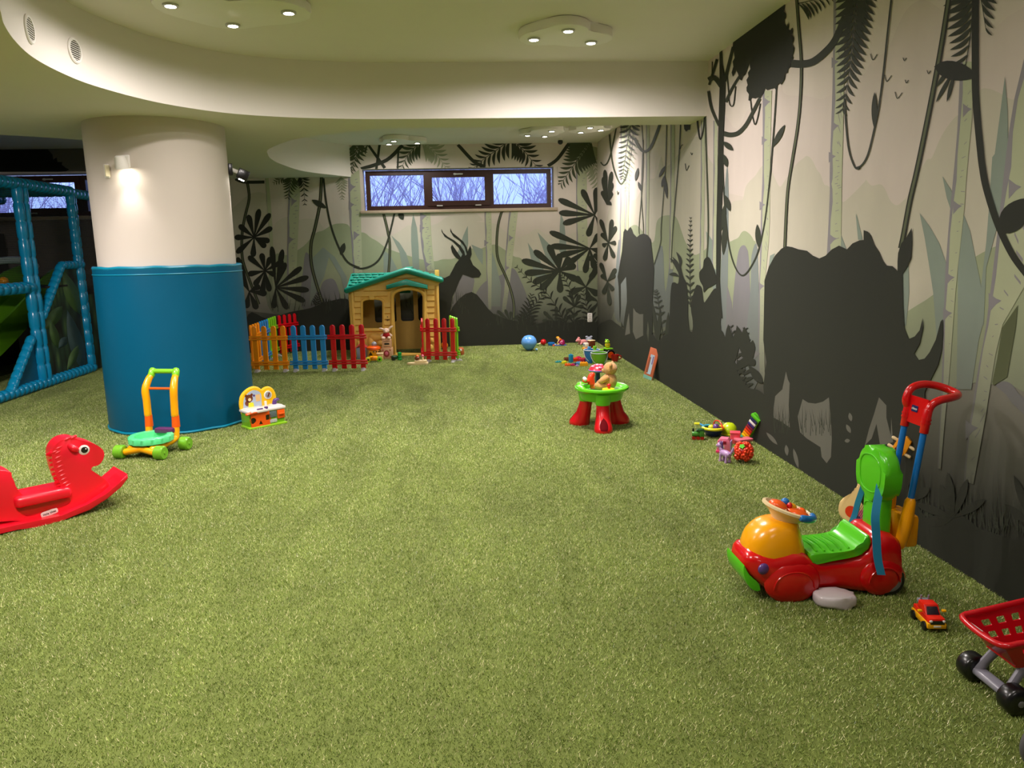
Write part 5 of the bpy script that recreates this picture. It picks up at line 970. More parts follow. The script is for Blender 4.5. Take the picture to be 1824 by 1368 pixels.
# ------------------------------------------------------------------ ride-on scooter with push handle
YS, YSN = 3.30, 3.16
def sz(x, y, Y=YSN): v = ony(1320 + .2339 * x, 790 + .2339 * y, Y); return (v.x - SX, v.z)
SX = 0.0; SX = sz(650, 1000)[0]
sc_ = thing('ride_on_scooter', 'red, green and yellow ride on scooter with tall red push handle', 'ride-on toy', (SX, YS, 0))
def outline(s, Y=YSN, k=3): return [(v.x, v.y) for v in spline([Vector(sz(*p, Y)) for p in s], k, True)]
SR = plastic('scooter_red', (206, 10, 16), .2); SG = plastic('scooter_green', (86, 200, 26), .25); SY = plastic('scooter_yellow', (250, 168, 4), .25)
def sring(xz, hw, e, n=32):
    return [(xz[0], hw * math.copysign(abs(math.cos(t)) ** (2 / e), math.cos(t)), (xz[1] + xz[2]) / 2 + (xz[1] - xz[2]) / 2 * math.copysign(abs(math.sin(t)) ** (2 / e), math.sin(t))) for t in [2 * math.pi * (k + .5) / n for k in range(n)]]
ST = ((50, 955, 990, .05), (58, 925, 1010, .075), (78, 885, 1032, .098), (112, 858, 1058, .116), (170, 856, 1105, .132), (260, 850, 1172, .140), (400, 832, 1203, .145), (500, 850, 1190, .141), (570, 905, 1172, .128), (650, 922, 1152, .116), (800, 902, 1146, .112), (930, 868, 1160, .122), (1000, 815, 1163, .133), (1035, 735, 1163, .138), (1075, 700, 1160, .140), (1130, 698, 1148, .140), (1190, 714, 1126, .140), (1232, 742, 1108, .136), (1243, 900, 1102, .13), (1270, 965, 1088, .122), (1292, 1015, 1074, .105), (1302, 1040, 1066, .08))
bm = bm_new(); loft(bm, [sring((sz(x, t)[0], sz(x, t)[1], sz(x, b)[1]), w, 4.5 if 300 < x < 1235 else 3.2) for x, t, b, w in ST]); obj('body', bm, SR, sc_, 70)
for s_ in (-1, 1):
    for c, rx, rz, ry in (((400, 1065), .135, .105, .035), ((1085, 1020), .105, .095, .03)):
        u_, z_ = sz(*c); bm = bm_new(); ball(bm, (u_, s_ * .125, z_), (rx, ry, rz)); obj('fender', bm, SR, sc_)
        bm = bm_new(); tube(bm, [(u_ + rx * .72 * math.cos(t), s_ * .152, z_ - .02 + rz * .75 * math.sin(t)) for t in [math.pi * k / 8 for k in range(9)]], .004, 6, 2); obj('fender_line', bm, SR, sc_)
bm = bm_new(); HG = ((915, 96, 572, .122), (852, 100, 556, .124), (800, 116, 545, .120), (750, 142, 534, .112), (712, 176, 527, .102), (682, 215, 520, .090), (662, 258, 512, .074), (650, 305, 490, .052), (646, 345, 450, .028))
loft(bm, [[tuple(p) for p in ring(((sz(l, y)[0] + sz(r_, y)[0]) / 2, 0, sz(300, y)[1]), (sz(r_, y)[0] - sz(l, y)[0]) / 2, w, 32, 2.5, 'xy')] for y, l, r_, w in HG]); obj('hood', bm, SY, sc_, 70)
bm = bm_new(); prism(bm, outline(((42, 950), (38, 1020), (70, 1100), (120, 1145), (165, 1142), (150, 1085), (95, 1040), (60, 990))), .215, T(.002, 0, 0) @ XZ, bev=.03, seg=4); obj('bumper', bm, SG, sc_, 60)
for s_ in (-1, 1):
    u_, z_ = sz(178, 962); bm = bm_new(); ball(bm, (u_, s_ * .130, z_), (.029, .016, .027), RZ(-14 * s_)); obj('headlight', bm, PURPLE, sc_)
bm = bm_new(); prism(bm, outline(((556, 862), (700, 852), (850, 832), (930, 795), (985, 720), (1010, 735), (1000, 820), (900, 876), (720, 912), (600, 938), (566, 925))), .23, XZ, bev=.018, seg=3); seat = obj('seat', bm, SG, sc_, 50)
for i in range(5):
    u_, z_ = sz(630 + 62 * i, 852 - (0, 2, 6, 12, 24)[i]); bm = bm_new(); tube(bm, [(u_ - .012, -.09, z_ + .002), (u_, 0, z_ + .004), (u_ - .012, .09, z_ + .002)], .006, 6, 3); obj('seat_rib', bm, SG, seat)
# backrest (faces the front, width across)
bx_ = sz(1160, 250, YS)[0] - .075; bw = .125; zc_ = .57
bo = [(v.x, v.y) for v in spline([Vector(p) for p in ((bw, zc_), (bw * .95, zc_ + .06), (bw * .65, zc_ + .105), (0, zc_ + .125), (-bw * .65, zc_ + .105), (-bw * .95, zc_ + .06), (-bw, zc_), (-bw * .92, zc_ - .07), (-bw * .6, zc_ - .125), (0, zc_ - .14), (bw * .6, zc_ - .125), (bw * .92, zc_ - .07))], 3, True)]
bm = bm_new(); prism(bm, bo, .085, T(bx_, 0, 0) @ YZ, bev=.030, seg=4); br = obj('backrest', bm, SG, sc_, 60)
bm = bm_new(); box(bm, (bx_ + .005, 0, .36), (.07, .15, .24), bev=.02, seg=3); obj('back_neck', bm, SG, sc_, 60)
gx = bx_ - .0425
bm = bm_new(); tube(bm, [(gx, (y_ * .70), zc_ + (z_ - zc_) * .68) for y_, z_ in bo[::2]], .004, 6, 2, True); obj('back_groove', bm, SG, br)
bm = bm_new(); tube(bm, [(bx_ - .030, .05 * math.cos(math.radians(a)), .39 + .03 * math.sin(math.radians(a))) for a in range(0, 181, 20)], .004, 6, 2); obj('back_groove', bm, SG, br)
def ribbon(bm, pts, w, wdir, th=.0025):
    P = spline([Vector(p) for p in pts], 5); W = Vector(wdir); ring_ = []
    for i, p in enumerate(P):
        d = (P[min(i + 1, len(P) - 1)] - P[max(i - 1, 0)]).normalized(); tw = W.normalized(); n_ = d.cross(tw).normalized() * th
        ring_.append([p - tw * w / 2 - n_, p + tw * w / 2 - n_, p + tw * w / 2 + n_, p - tw * w / 2 + n_])
    loft(bm, [[tuple(v) for v in r_] for r_ in ring_])
def S3(x, y, Y): u_, z_ = sz(x, y, Y); return (u_, Y - YS, z_)
bm = bm_new(); ribbon(bm, [S3(970, 190, 3.34), S3(930, 330, 3.37), S3(890, 450, 3.40), S3(860, 560, 3.42), S3(800, 690, 3.44)], .03, (.5, -1, 0)); obj('strap', bm, TEALP, sc_)
bm = bm_new(); ribbon(bm, [S3(1072, 252, 3.26), S3(1045, 400, 3.20), S3(1022, 560, 3.15), S3(1030, 700, 3.135), S3(1040, 870, 3.125), S3(1068, 1000, 3.115)], .036, (1, -.25, 0)); obj('strap', bm, TEALP, sc_)
# push handle
YN1, YF1 = 3.215, 3.365
def H3(px, py, Y): v = ony(px, py, Y); return (v.x - SX, Y - YS, v.z)
nb, ntp = H3(1621, 895, YN1), H3(1646, 768, YN1); dvec = Vector(ntp) - Vector(nb)
for Y in (YN1, YF1):
    off = Vector((0, Y - YN1, 0)); bm = bm_new(); cyl(bm, Vector(nb) + off - dvec * .25, Vector(ntp) + off, .0145); obj('handle_rod', bm, BLU, sc_)
    bm = bm_new(); q0 = Vector(ntp) + off - dvec * .03; cyl(bm, q0, q0 + dvec * .33, .0195, bev=.003); cyl(bm, q0 + dvec * .13, q0 + dvec * .155, .0225); cyl(bm, q0 + dvec * .18, q0 + dvec * .205, .0225); obj('handle_sleeve', bm, SR, sc_)
    bm = bm_new(); p0_ = Vector(nb) + off - dvec * .55; tube(bm, [p0_ - Vector((.012, 0, .02)), p0_ + dvec * .25, Vector(nb) + off + dvec * .02], [.026, .03, .024], 12, 3); obj('rod_socket', bm, SY, sc_)
bm = bm_new(); u_, z_ = sz(1175, 600, YS); box(bm, (u_ + .03, 0, z_ - .02), (.08, .17, .16), bev=.02); obj('rear_block', bm, SY, sc_)
e1, e2 = Vector(ntp) + dvec * .25, Vector(ntp) + Vector((0, YF1 - YN1, 0)) + dvec * .25
bm = bm_new(); tube(bm, [e1, H3(1659, 722, YN1), H3(1674, 713, YN1), H3(1696, 708, 3.24), H3(1706, 703, 3.285), H3(1690, 694, 3.34), H3(1664, 686, 3.368), H3(1640, 685, 3.37), H3(1622, 693, 3.368), H3(1614, 712, YF1), e2], .0185, 14, 5); obj('handle_loop', bm, SR, sc_)
hp0, hp1 = Vector(ntp) + dvec * .05, Vector(ntp) + dvec * .42; off = Vector((0, YF1 - YN1, 0)); nrm = dvec.cross(off).normalized() * .006
bm = bm_new(); loft(bm, [[tuple(v) for v in (a_ - nrm, b_ - nrm, b_ + nrm, a_ + nrm)] for a_, b_ in ((hp0, hp1), (hp0 + off, hp1 + off))]); hpl = obj('handle_panel', bm, SR, sc_)
nn = nrm.normalized(); nn = nn if nn.x < 0 else -nn; cc = (hp0 + hp1) / 2 + off * .58 + dvec * .02 + nn * .0075; xa = Vector((0, -1, 0)); ya = nn.cross(xa); ML = Matrix((xa, ya, nn)).transposed().to_4x4(); ML.translation = cc
bm = bm_new(); prism(bm, rrect(.046, .030, .004), .002, ML); lgp = obj('logo_badge', bm, NAVY, hpl); text_obj('logo_text', 'chicco', .016, WHITE, lgp, ML @ T(0, 0, .0018))
# steering wheel with toys
su, sw = sz(350, 515, YS); Mw = T(su, 0, sw) @ RY(17)
bm = bm_new(); lathe(bm, [(.03, -.115), (.036, -.09), (.055, -.05), (.085, -.015), (.108, .0), (.122, .008), (.122, .018), (.108, .022), (.098, .012), (.06, .0), (0, -.002)], Mw, 36, cap=False); stw = obj('steering_wheel', bm, CREAM, sc_, 50)
for c_, r_, m_ in (((-.055, .0, .02), (.042, .045, .022), ORA), ((-.005, .035, .035), (.02, .02, .018), BLU), ((.0, -.005, .03), (.013, .013, .016), RED), ((.025, .02, .022), (.026, .022, .018), YEL), ((.04, -.02, .012), (.055, .05, .015), ORA), ((.075, .01, .018), (.02, .024, .014), ORA)):
    bm = bm_new(); ball(bm, c_, r_, n=16, m=10); o_ = obj('wheel_button', bm, m_, stw); o_.data.transform(Mw)
bm = bm_new(); tube(bm, [tuple(Mw @ Vector((.118 * math.cos(math.radians(a)), .118 * math.sin(math.radians(a)), .010))) for a in range(-82, -7, 12)], .0175, 10, 3); obj('grip', bm, BLU, stw)
# wheels, foot rest
for (zx, zy, Yw, r_) in ((1140, 1120, 3.185, .072), (1140, 1120, 3.415, .072), (400, 1130, 3.30, .06)):
    u_ = sz(zx, zy)[0]; bm = bm_new(); lathe(bm, [(.03, -.025), (r_ - .008, -.025), (r_, -.017), (r_, .017), (r_ - .008, .025), (.03, .025)], T(u_, Yw - YS, r_) @ RX(90), 28); wh_ = obj('wheel', bm, BLACK, sc_)
    bm = bm_new(); lathe(bm, [(0, -.030), (.035, -.030), (r_ * .7, -.026), (r_ * .7, .026), (.035, .030), (0, .030)], T(u_, Yw - YS, r_) @ RX(90), 24, cap=False); obj('hub', bm, GREY, wh_)
f0, f1 = onz(1466, 1088), onz(1530, 1090); bm = bm_new(); prism(bm, [(v.x, v.y) for v in spline([Vector(p) for p in ((-.085, .02), (-.08, .085), (-.02, .10), (.06, .095), (.088, .06), (.088, .0), (.05, -.018), (-.03, -.015))], 3, True)], .055, T((f0.x + f1.x) / 2 - SX, f0.y - YS + .012, .03), bev=.018, seg=3); obj('foot_rest', bm, plastic('foot_rest_white', (206, 196, 198)), sc_, 60)

# ------------------------------------------------------------------ toy shopping cart at the right edge
ct = thing('toy_shopping_cart', 'red toy shopping cart basket on grey frame with black wheels', 'toy cart', (1.92, 2.37, 0))
CG = plastic('cart_grey', (140, 138, 150), .35); CR = plastic('cart_red', (196, 8, 26), .25); WRr = .052
for y_ in (-.108, .108):
    bm = bm_new(); lathe(bm, [(.016, -.034), (.04, -.034), (.048, -.028), (WRr, -.02), (WRr, .02), (.048, .028), (.04, .034), (.016, .034)], T(0, y_, WRr) @ RX(90), 32); w_ = obj('wheel', bm, BLACK, ct); bm = bm_new(); cyl(bm, (0, y_ - .036, WRr), (0, y_ + .036, WRr), .013, bev=.003); obj('axle_cap', bm, GREY, w_)
    bm = bm_new(); lathe(bm, [(.016, -.032), (.05, -.032), (.07, -.02), (.07, .02), (.05, .032), (.016, .032)], T(.38, y_ * 1.15, .07) @ RX(90), 32); obj('rear_wheel', bm, BLACK, ct)
bm = bm_new(); box(bm, (0, 0, WRr + .0), (.05, .18, .03), bev=.012, seg=3); obj('axle_bar', bm, CG, ct)
for y_ in (-.075, .075):
    bm = bm_new(); tube(bm, [(.0, y_, WRr + .005), (.02, y_ * .95, .09), (.05, y_ * .88, .13), (.07, y_ * .8, .15)], [.018, .015, .016, .02], 10, flat=1.2); obj('fork', bm, CG, ct)
bm = bm_new(); box(bm, (.09, 0, .146), (.10, .14, .016), bev=.006); box(bm, (.22, 0, .14), (.30, .05, .018), bev=.006); obj('frame_plate', bm, CG, ct)
bm = bm_new(); tube(bm, [(.12, -.05, .145), (.26, -.08, .12), (.38, -.12, .07)], .014, 10); tube(bm, [(.12, .05, .145), (.26, .08, .12), (.38, .12, .07)], .014, 10); obj('rear_fork', bm, CG, ct)
zr, zb_ = .262, .155
def bpt(t, side, lvl):  # basket wall point; lvl 0 bottom, 1 rim
    x = -.055 + .50 * t if lvl else .02 + .36 * t
    yw = (.108 + .06 * t) if lvl else (.072 + .04 * t)
    z = (zr + .05 * t) if lvl else zb_
    return Vector((x, side * yw, z))
nb_ = 6
for sd_ in (-1, 1):
    bm = bm_new()
    Lr = .52; outer_ = [(0, 0), (1, 0), (1, 1), (0, 1)]
    holes = [[(c0 + a_ * .038, rr0 + b_ * .10) for a_, b_ in ((-1, -.8), (-.8, -1), (.8, -1), (1, -.8), (1, .8), (.8, 1), (-.8, 1), (-1, .8))] for c0 in (.14, .28, .42, .56, .70, .84) for rr0 in (.30, .66)]
    plate(bm, outer_, holes, 1.0)
    for v in bm.verts:
        t, l = v.co.x, v.co.y; th_ = v.co.z; p = bpt(t, sd_, 0).lerp(bpt(t, sd_, 1), l); p.y += sd_ * th_ * .006; v.co = p
    obj('basket_side', bm, CR, ct, 30)
bm = bm_new(); fr_ = [bpt(0, -1, 0), bpt(0, 1, 0), bpt(0, 1, 1) - Vector((0, 0, .012)), bpt(0, -1, 1) - Vector((0, 0, .012))]; loft(bm, [[tuple(v) for v in fr_], [tuple(v + Vector((.007, 0, 0))) for v in fr_]]); obj('basket_front', bm, CR, ct, 30)
bm = bm_new(); fl_ = [bpt(0, -1, 0), bpt(1, -1, 0), bpt(1, 1, 0), bpt(0, 1, 0)]; loft(bm, [[tuple(v) for v in fl_], [tuple(v - Vector((0, 0, .006))) for v in fl_]]); obj('basket_floor', bm, CR, ct, 30)
rim = [bpt(t, -1, 1) for t in (.95, .8, .6, .4, .2, .1)] + [bpt(0, -1, 1) - Vector((.004, 0, .004)), bpt(0, -.4, 1) - Vector((.02, 0, .008)), bpt(0, .4, 1) - Vector((.02, 0, .008)), bpt(0, 1, 1) - Vector((.004, 0, .004))] + [bpt(t, 1, 1) for t in (.1, .2, .4, .6, .8, .95)]
bm = bm_new(); tube(bm, rim, .0115, 10, 3); obj('basket_rim', bm, CR, ct)
bm = bm_new(); box(bm, (-.052, .05, .242), (.004, .085, .018)); obj('label_strip', bm, mat('strip_print', (200, 190, 186), .5, .4, 90), ct)
bm = bm_new(); tube(bm, [(.42, -.15, .30), (.50, -.13, .42), (.54, 0, .46), (.50, .13, .42), (.42, .15, .30)], .016, 10); obj('push_handle', bm, CG, ct)
# second toy of which only a grey wheel enters the corner
pr_ = thing('toy_pram', 'grey wheeled toy pram mostly out of view in the bottom right corner', 'toy pram', (1.80, 1.97, 0))
for x_, y_ in ((0, 0), (0, -.28), (.34, 0), (.34, -.28)):
    bm = bm_new(); tube(bm, [(x_ + .075 * math.cos(2 * math.pi * k / 16), y_, .09 + .075 * math.sin(2 * math.pi * k / 16)) for k in range(16)], .016, 10, 2, True); w_ = obj('wheel', bm, plastic('grey_tyre', (92, 90, 94)), pr_); bm = bm_new(); lathe(bm, [(0, -.012), (.07, -.008), (.07, .008), (0, .012)], T(x_, y_, .09) @ RX(90), 24, cap=False); obj('hub', bm, BLACK, w_)
bm = bm_new(); tube(bm, [(0, 0, .09), (.12, -.02, .22), (.17, -.14, .26), (.22, -.26, .22), (.34, -.28, .09)], .01, 8); tube(bm, [(.34, 0, .09), (.22, -.02, .22), (.17, -.14, .26), (.12, -.26, .22), (0, -.28, .09)], .01, 8); obj('frame', bm, GREY, pr_)
bm = bm_new(); box(bm, (.19, -.14, .32), (.26, .22, .12), bev=.03, seg=3); obj('carry_cot', bm, plastic('pram_grey', (70, 70, 76)), pr_)
# ------------------------------------------------------------------ small toys along the right wall
def G(px, py, z=0.0): v = onz(px, py, z); return (v.x, v.y, z)
def part_box(t, nm, c, s, m, bev=.006, M=None): bm = bm_new(); box(bm, c, s, M, bev=bev); return obj(nm, bm, m, t)
def part_ball(t, nm, c, r, m, M=None, n=16, k=10): bm = bm_new(); ball(bm, c, r, M, n, k); return obj(nm, bm, m, t)
def part_cyl(t, nm, a, b_, r, m, r1=None, n=18, bev=0): bm = bm_new(); cyl(bm, a, b_, r, r1, n, bev); return obj(nm, bm, m, t)
def part_tube(t, nm, pts, r, m, n=10, k=5, closed=False, flat=1.0): bm = bm_new(); tube(bm, pts, r, n, k, closed, flat); return obj(nm, bm, m, t)

t = thing('toy_locomotive', 'small green toy locomotive with red wheels left of the toy heap', 'toy train', G(1243, 783), math.radians(-14))
part_box(t, 'chassis', (0, 0, .022), (.105, .042, .012), BROWN, .003); part_cyl(t, 'boiler', (-.05, 0, .05), (.015, 0, .05), .024, plastic('loco_green', (60, 130, 40)), bev=.004); part_box(t, 'cab', (.032, 0, .056), (.04, .05, .055), plastic('loco_green', (60, 130, 40))); part_box(t, 'cab_roof', (.02, 0, .088), (.065, .054, .012), DGREEN, .004); part_cyl(t, 'chimney', (-.04, 0, .07), (-.04, 0, .098), .009, BLACK); part_ball(t, 'dome', (-.01, 0, .074), .012, DGREEN)
for x in (-.035, 0, .035):
    for y in (-.02, .02): part_cyl(t, 'wheel', (x, y - .004, .016), (x, y + .004, .016), .016, DRED)

t = thing('bowl_toy', 'navy bowl shaped toy with yellow and teal rim and red hoop', 'toy', G(1270, 777), math.radians(-25))
bm = bm_new(); lathe(bm, [(.035, 0), (.06, .012), (.085, .06), (.09, .075), (.08, .075), (.07, .05), (0, .03)], None, 28, cap=False); lathe(bm, [(0, 0), (.035, 0)], None, 28, cap=False); obj('bowl', bm, plastic('bowl_navy', (20, 34, 96)), t)
part_tube(t, 'rim', [(.088 * math.cos(a), .088 * math.sin(a), .078) for a in [math.radians(k) for k in range(200, 330, 14)]], .013, LEMON); part_tube(t, 'rim', [(.088 * math.cos(a), .088 * math.sin(a), .078) for a in [math.radians(k) for k in range(120, 205, 14)]], .012, plastic('aqua', (70, 170, 190)))
part_tube(t, 'rim', [(.088 * math.cos(a), .088 * math.sin(a), .078) for a in [math.radians(k) for k in range(-20, 60, 14)]], .012, YEL); part_tube(t, 'hoop', [(.0, .06, .07), (.0, .055, .11), (.02, .03, .135), (.05, 0, .135), (.075, -.03, .11), (.085, -.04, .07)], .006, plastic('coral', (232, 60, 24)))
part_box(t, 'spoon_blade', (-.14, .02, .10), (.05, .04, .014), LEMON, .005, None); part_tube(t, 'spoon_handle', [(-.12, .018, .10), (-.08, .01, .085)], .008, SKY, k=1); part_ball(t, 'rattle', (.02, .03, .075), .03, PURPLE); part_ball(t, 'rattle', (-.02, .03, .07), .026, LEMON)
t = thing('half_ball_toy', 'lime yellow dome shaped toy behind the pink toy house', 'toy', (G(1296, 772)[0] - .0, G(1296, 772)[1] - .03, 0)); bm = bm_new(); lathe(bm, [(.07, 0), (.074, .01), (.072, .04), (.06, .075), (.035, .10), (0, .108)], None, 28); obj('dome', bm, plastic('dome_lime', (190, 214, 20)), t); bm = bm_new(); lathe(bm, [(.066, .0), (.08, .004), (.08, .014), (.07, .016)], None, 28); obj('dome_rim', bm, LEMON, t)
t = thing('pink_toy_house', 'small pink and purple toy house with dark red slot', 'toy', G(1290, 806), math.radians(-30))
part_box(t, 'base', (0, 0, .012), (.12, .085, .024), plastic('hot_pink', (222, 50, 110))); bm = bm_new(); prism(bm, [(-.055, .02), (.055, .02), (.05, .10), (.03, .125), (-.03, .125), (-.05, .10)], .075, XZ, bev=.01); obj('house', bm, PINK, t); part_box(t, 'slot', (-.01, -.038, .09), (.06, .008, .026), plastic('slot_red', (150, 6, 50)), .002); part_box(t, 'side_panel', (.053, 0, .065), (.008, .07, .08), LILAC, .003); part_ball(t, 'door_heart', (-.01, -.038, .05), (.018, .006, .02), WHITE)
t = thing('coral_toy_box', 'coral red plastic toy box behind the pink toy house', 'toy', G(1309, 790), math.radians(-20)); part_box(t, 'body', (0, 0, .045), (.08, .07, .09), plastic('coral_pink', (244, 84, 100)), .012); part_box(t, 'lid', (0, 0, .096), (.086, .076, .016), plastic('coral_pink', (244, 84, 100)), .006)
t = thing('pink_tray', 'flat pink toy tray lying beside the xylophone', 'toy tray', G(1324, 793), math.radians(12)); bm = bm_new(); prism(bm, rrect(.14, .09, .015), .02, T(0, 0, .05), bev=.004); obj('tray', bm, plastic('tray_pink', (226, 110, 130)), t); part_box(t, 'stand', (0, 0, .02), (.10, .06, .04), plastic('tray_pink', (226, 110, 130)))
# pony
t = thing('toy_pony', 'small lilac toy pony with raised tail in front of the pink house', 'toy pony', G(1291, 823), math.radians(115)); PL = plastic('pony_lilac', (178, 142, 190))
part_tube(t, 'body', [(-.035, 0, .065), (0, 0, .068), (.03, 0, .072)], [.026, .028, .024], PL, 12); part_tube(t, 'neck', [(.03, 0, .08), (.045, 0, .105)], [.018, .016], PL, k=1); h_ = part_ball(t, 'head', (.055, 0, .122), (.026, .021, .022), PL); part_ball(t, 'muzzle', (.078, 0, .115), (.014, .013, .012), PL)
for s_ in (-1, 1):
    part_ball(h_, 'ear', (.042, .013 * s_, .146), (.006, .005, .012), PL)
    for x in (-.032, .028): part_tube(t, 'leg', [(x, .016 * s_, .06), (x, .018 * s_, .03), (x + .002, .018 * s_, .004)], [.012, .010, .013], PL)
part_tube(t, 'tail', [(-.058, 0, .075), (-.075, 0, .10), (-.085, .0, .13)], [.008, .012, .006], PL); part_tube(t, 'mane', [(.03, 0, .105), (.038, 0, .135), (.055, 0, .148)], [.008, .010, .008], PURPLE)
# flower ball
t = thing('flower_ball', 'orange red ball of plastic flowers with green stars', 'toy ball', G(1323, 823)); FB = plastic('flower_orange', (246, 70, 34)); part_ball(t, 'core', (0, 0, .082), .066, plastic('core_red', (214, 40, 30)))
for i in range(26):
    k = i + .5; ph_ = math.acos(1 - 2 * k / 26); th_ = math.pi * (1 + 5 ** .5) * k; d = Vector((math.cos(th_) * math.sin(ph_), math.sin(th_) * math.sin(ph_), math.cos(ph_)))
    M_ = T(0, 0, .082) @ d.to_track_quat('Z', 'Y').to_matrix().to_4x4() @ T(0, 0, .066); star = i in (3, 9, 14, 17, 20, 24); n_ = 10; pts = [((.026 if q % 2 == 0 else .014) * math.cos(math.pi * q / 5), (.026 if q % 2 == 0 else .014) * math.sin(math.pi * q / 5)) for q in range(n_)]
    if d.z < -.85: continue
    bm = bm_new()
    if star: prism(bm, pts, .008, M_ @ T(0, 0, .008), bev=.002); obj('star', bm, GREEN, t)
    else:
        for q in range(5): ball(bm, tuple(M_ @ Vector((.014 * math.cos(q * 1.257), .014 * math.sin(q * 1.257), .004))), .0115, n=8, m=6)
        obj('flower', bm, FB, t, 180)
# leaning xylophone
b0 = onz(1330, 783); tpz = onx(1349, 742, XW - .02); t = thing('xylophone', 'green toy xylophone with rainbow keys leaning on the mural wall', 'xylophone', (b0.x - .02, b0.y, 0)); ax_ = Vector((tpz.x - b0.x + .02, tpz.y - b0.y, tpz.z)); Lx = ax_.length
zc = ax_.normalized(); nx_ = Vector((-1, -.55, 0)); nx_ = (nx_ - zc * nx_.dot(zc)).normalized(); yx = zc.cross(nx_); MX = Matrix((yx, nx_, zc)).transposed().to_4x4()
bm = bm_new(); box(bm, (0, 0, Lx / 2), (.085, .026, Lx), MX, bev=.006); obj('board', bm, plastic('xylo_green', (84, 150, 30)), t)
bm = bm_new(); box(bm, (0, -.002, Lx - .012), (.10, .05, .024), MX, bev=.006); obj('end_bar', bm, GREEN, t)
for i, c in enumerate(((80, 180, 140), (250, 200, 20), (246, 160, 20), (240, 90, 20), (200, 40, 30), (120, 30, 60), (50, 40, 110), (236, 232, 226), (40, 40, 90))):
    bm = bm_new(); box(bm, (0, .018, Lx * (.08 + .095 * i)), (.074, .012, Lx * .078), MX, bev=.003); obj('key', bm, plastic('key_%d' % i, c), t)
# book leaning on the wall
b0, b1 = onz(1147, 672.5), onz(1160, 678.5); tl = onx(1161, 629, XW - .015); t = thing('picture_book', 'thin picture book leaning upright against the mural wall', 'book', ((b0.x + b1.x) / 2, (b0.y + b1.y) / 2, 0)); w_ = (b1 - b0); zc = Vector((XW - .012 - (b0.x + b1.x) / 2, 0, .385)); Lb = zc.length; zc.normalize(); xv = Vector((.25, -1, 0)); xv = (xv - zc * xv.dot(zc)).normalized(); MBk = Matrix((xv, zc.cross(xv), zc)).transposed().to_4x4(); wb = .22
bm = bm_new(); box(bm, (0, 0, Lb / 2), (wb, .012, Lb), MBk, bev=.002); bk_ = obj('cover', bm, mat('book_orange', (196, 104, 70), .35, .3, 9), t)
for c_, s_, m_ in (((0, -.0075, Lb * .48), (wb * .45, .002, Lb * .62), mat('book_pale', (176, 196, 214), .35, .15, 12)), ((-wb * .22, -.0085, Lb * .45), (wb * .2, .002, Lb * .5), mat('book_rust', (150, 80, 60), .4, .3, 20)), ((0, -.0075, Lb * .06), (wb * .98, .002, Lb * .11), mat('book_teal', (120, 176, 160), .35, .15, 12)), ((wb * .12, -.009, Lb * .62), (wb * .1, .002, Lb * .25), mat('book_violet', (120, 90, 150), .35, .15, 12))):
    bm = bm_new(); box(bm, c_, (s_[0], .0012, s_[2]), MBk); obj('cover_print', bm, m_, bk_)
# toy guitar behind the scooter
g0 = Vector((2.30, 4.02, 0)); gh = onx(1611, 787, XW - .035); ga = (gh - g0); Lg = ga.length; zc = ga.normalized(); yv = Vector((-1, -.7, 0)); yv = (yv - zc * yv.dot(zc)).normalized(); xv = yv.cross(zc); MG = Matrix((xv, yv, zc)).transposed().to_4x4()
t = thing('toy_guitar', 'toy guitar with cream body and orange headstock leaning behind the scooter', 'guitar', g0); GM = MG @ XZ @ SCL(1, 1, 1)
go_ = [(v.x, v.y) for v in spline([Vector(p) for p in ((0, .0), (.10, .02), (.135, .09), (.11, .16), (.085, .20), (.10, .25), (.085, .31), (.03, .335), (-.03, .335), (-.085, .31), (-.10, .25), (-.085, .20), (-.11, .16), (-.135, .09), (-.10, .02))], 3, True)]
bm = bm_new(); prism(bm, go_, .055, GM @ T(0, 0, 0), bev=.01); gb = obj('body', bm, mat('guitar_cream', (236, 204, 140), .35, .08, 8), t)
bm = bm_new(); lathe(bm, [(.045, 0), (0, .0005)], MG @ T(0, .0285, .20) @ RX(-90), 24, cap=False); obj('sound_hole', bm, BLACK, gb)
for c_, r_, m_ in (((-.03, .0283, .09), .05, PINK), ((.05, .0283, .08), .035, plastic('coral', (232, 60, 24))), ((0, .0290, .06), .025, PURPLE)):
    bm = bm_new(); lathe(bm, [(r_, 0), (0, .0005)], MG @ T(*c_) @ RX(-90), 20, cap=False); obj('body_print', bm, m_, gb)
bm = bm_new(); box(bm, (0, .012, (.33 + Lg - .06) / 2), (.045, .026, Lg - .06 - .30), MG, bev=.004); obj('neck', bm, BROWN, t)
bm = bm_new(); prism(bm, [(-.024, Lg - .10), (.024, Lg - .10), (.038, Lg - .05), (.034, Lg + .02), (0, Lg + .035), (-.034, Lg + .02), (-.038, Lg - .05)], .022, GM, bev=.003); hs_ = obj('headstock', bm, plastic('guitar_orange', (246, 160, 30)), t)
for s_ in (-1, 1):
    for z_ in (-.06, -.01): bm = bm_new(); p0_ = MG @ Vector((s_ * .034, 0, Lg + z_)); p1_ = MG @ Vector((s_ * .062, 0, Lg + z_)); tube(bm, [p0_, p1_], [.008, .010], 10, 1); obj('tuning_peg', bm, CREAM, hs_)
for i in range(4): bm = bm_new(); x_ = -.015 + .01 * i; tube(bm, [tuple(MG @ Vector((x_, .031, .07))), tuple(MG @ Vector((x_, .028, Lg - .03)))], .0012, 5, 1); obj('string', bm, BLACK, t)
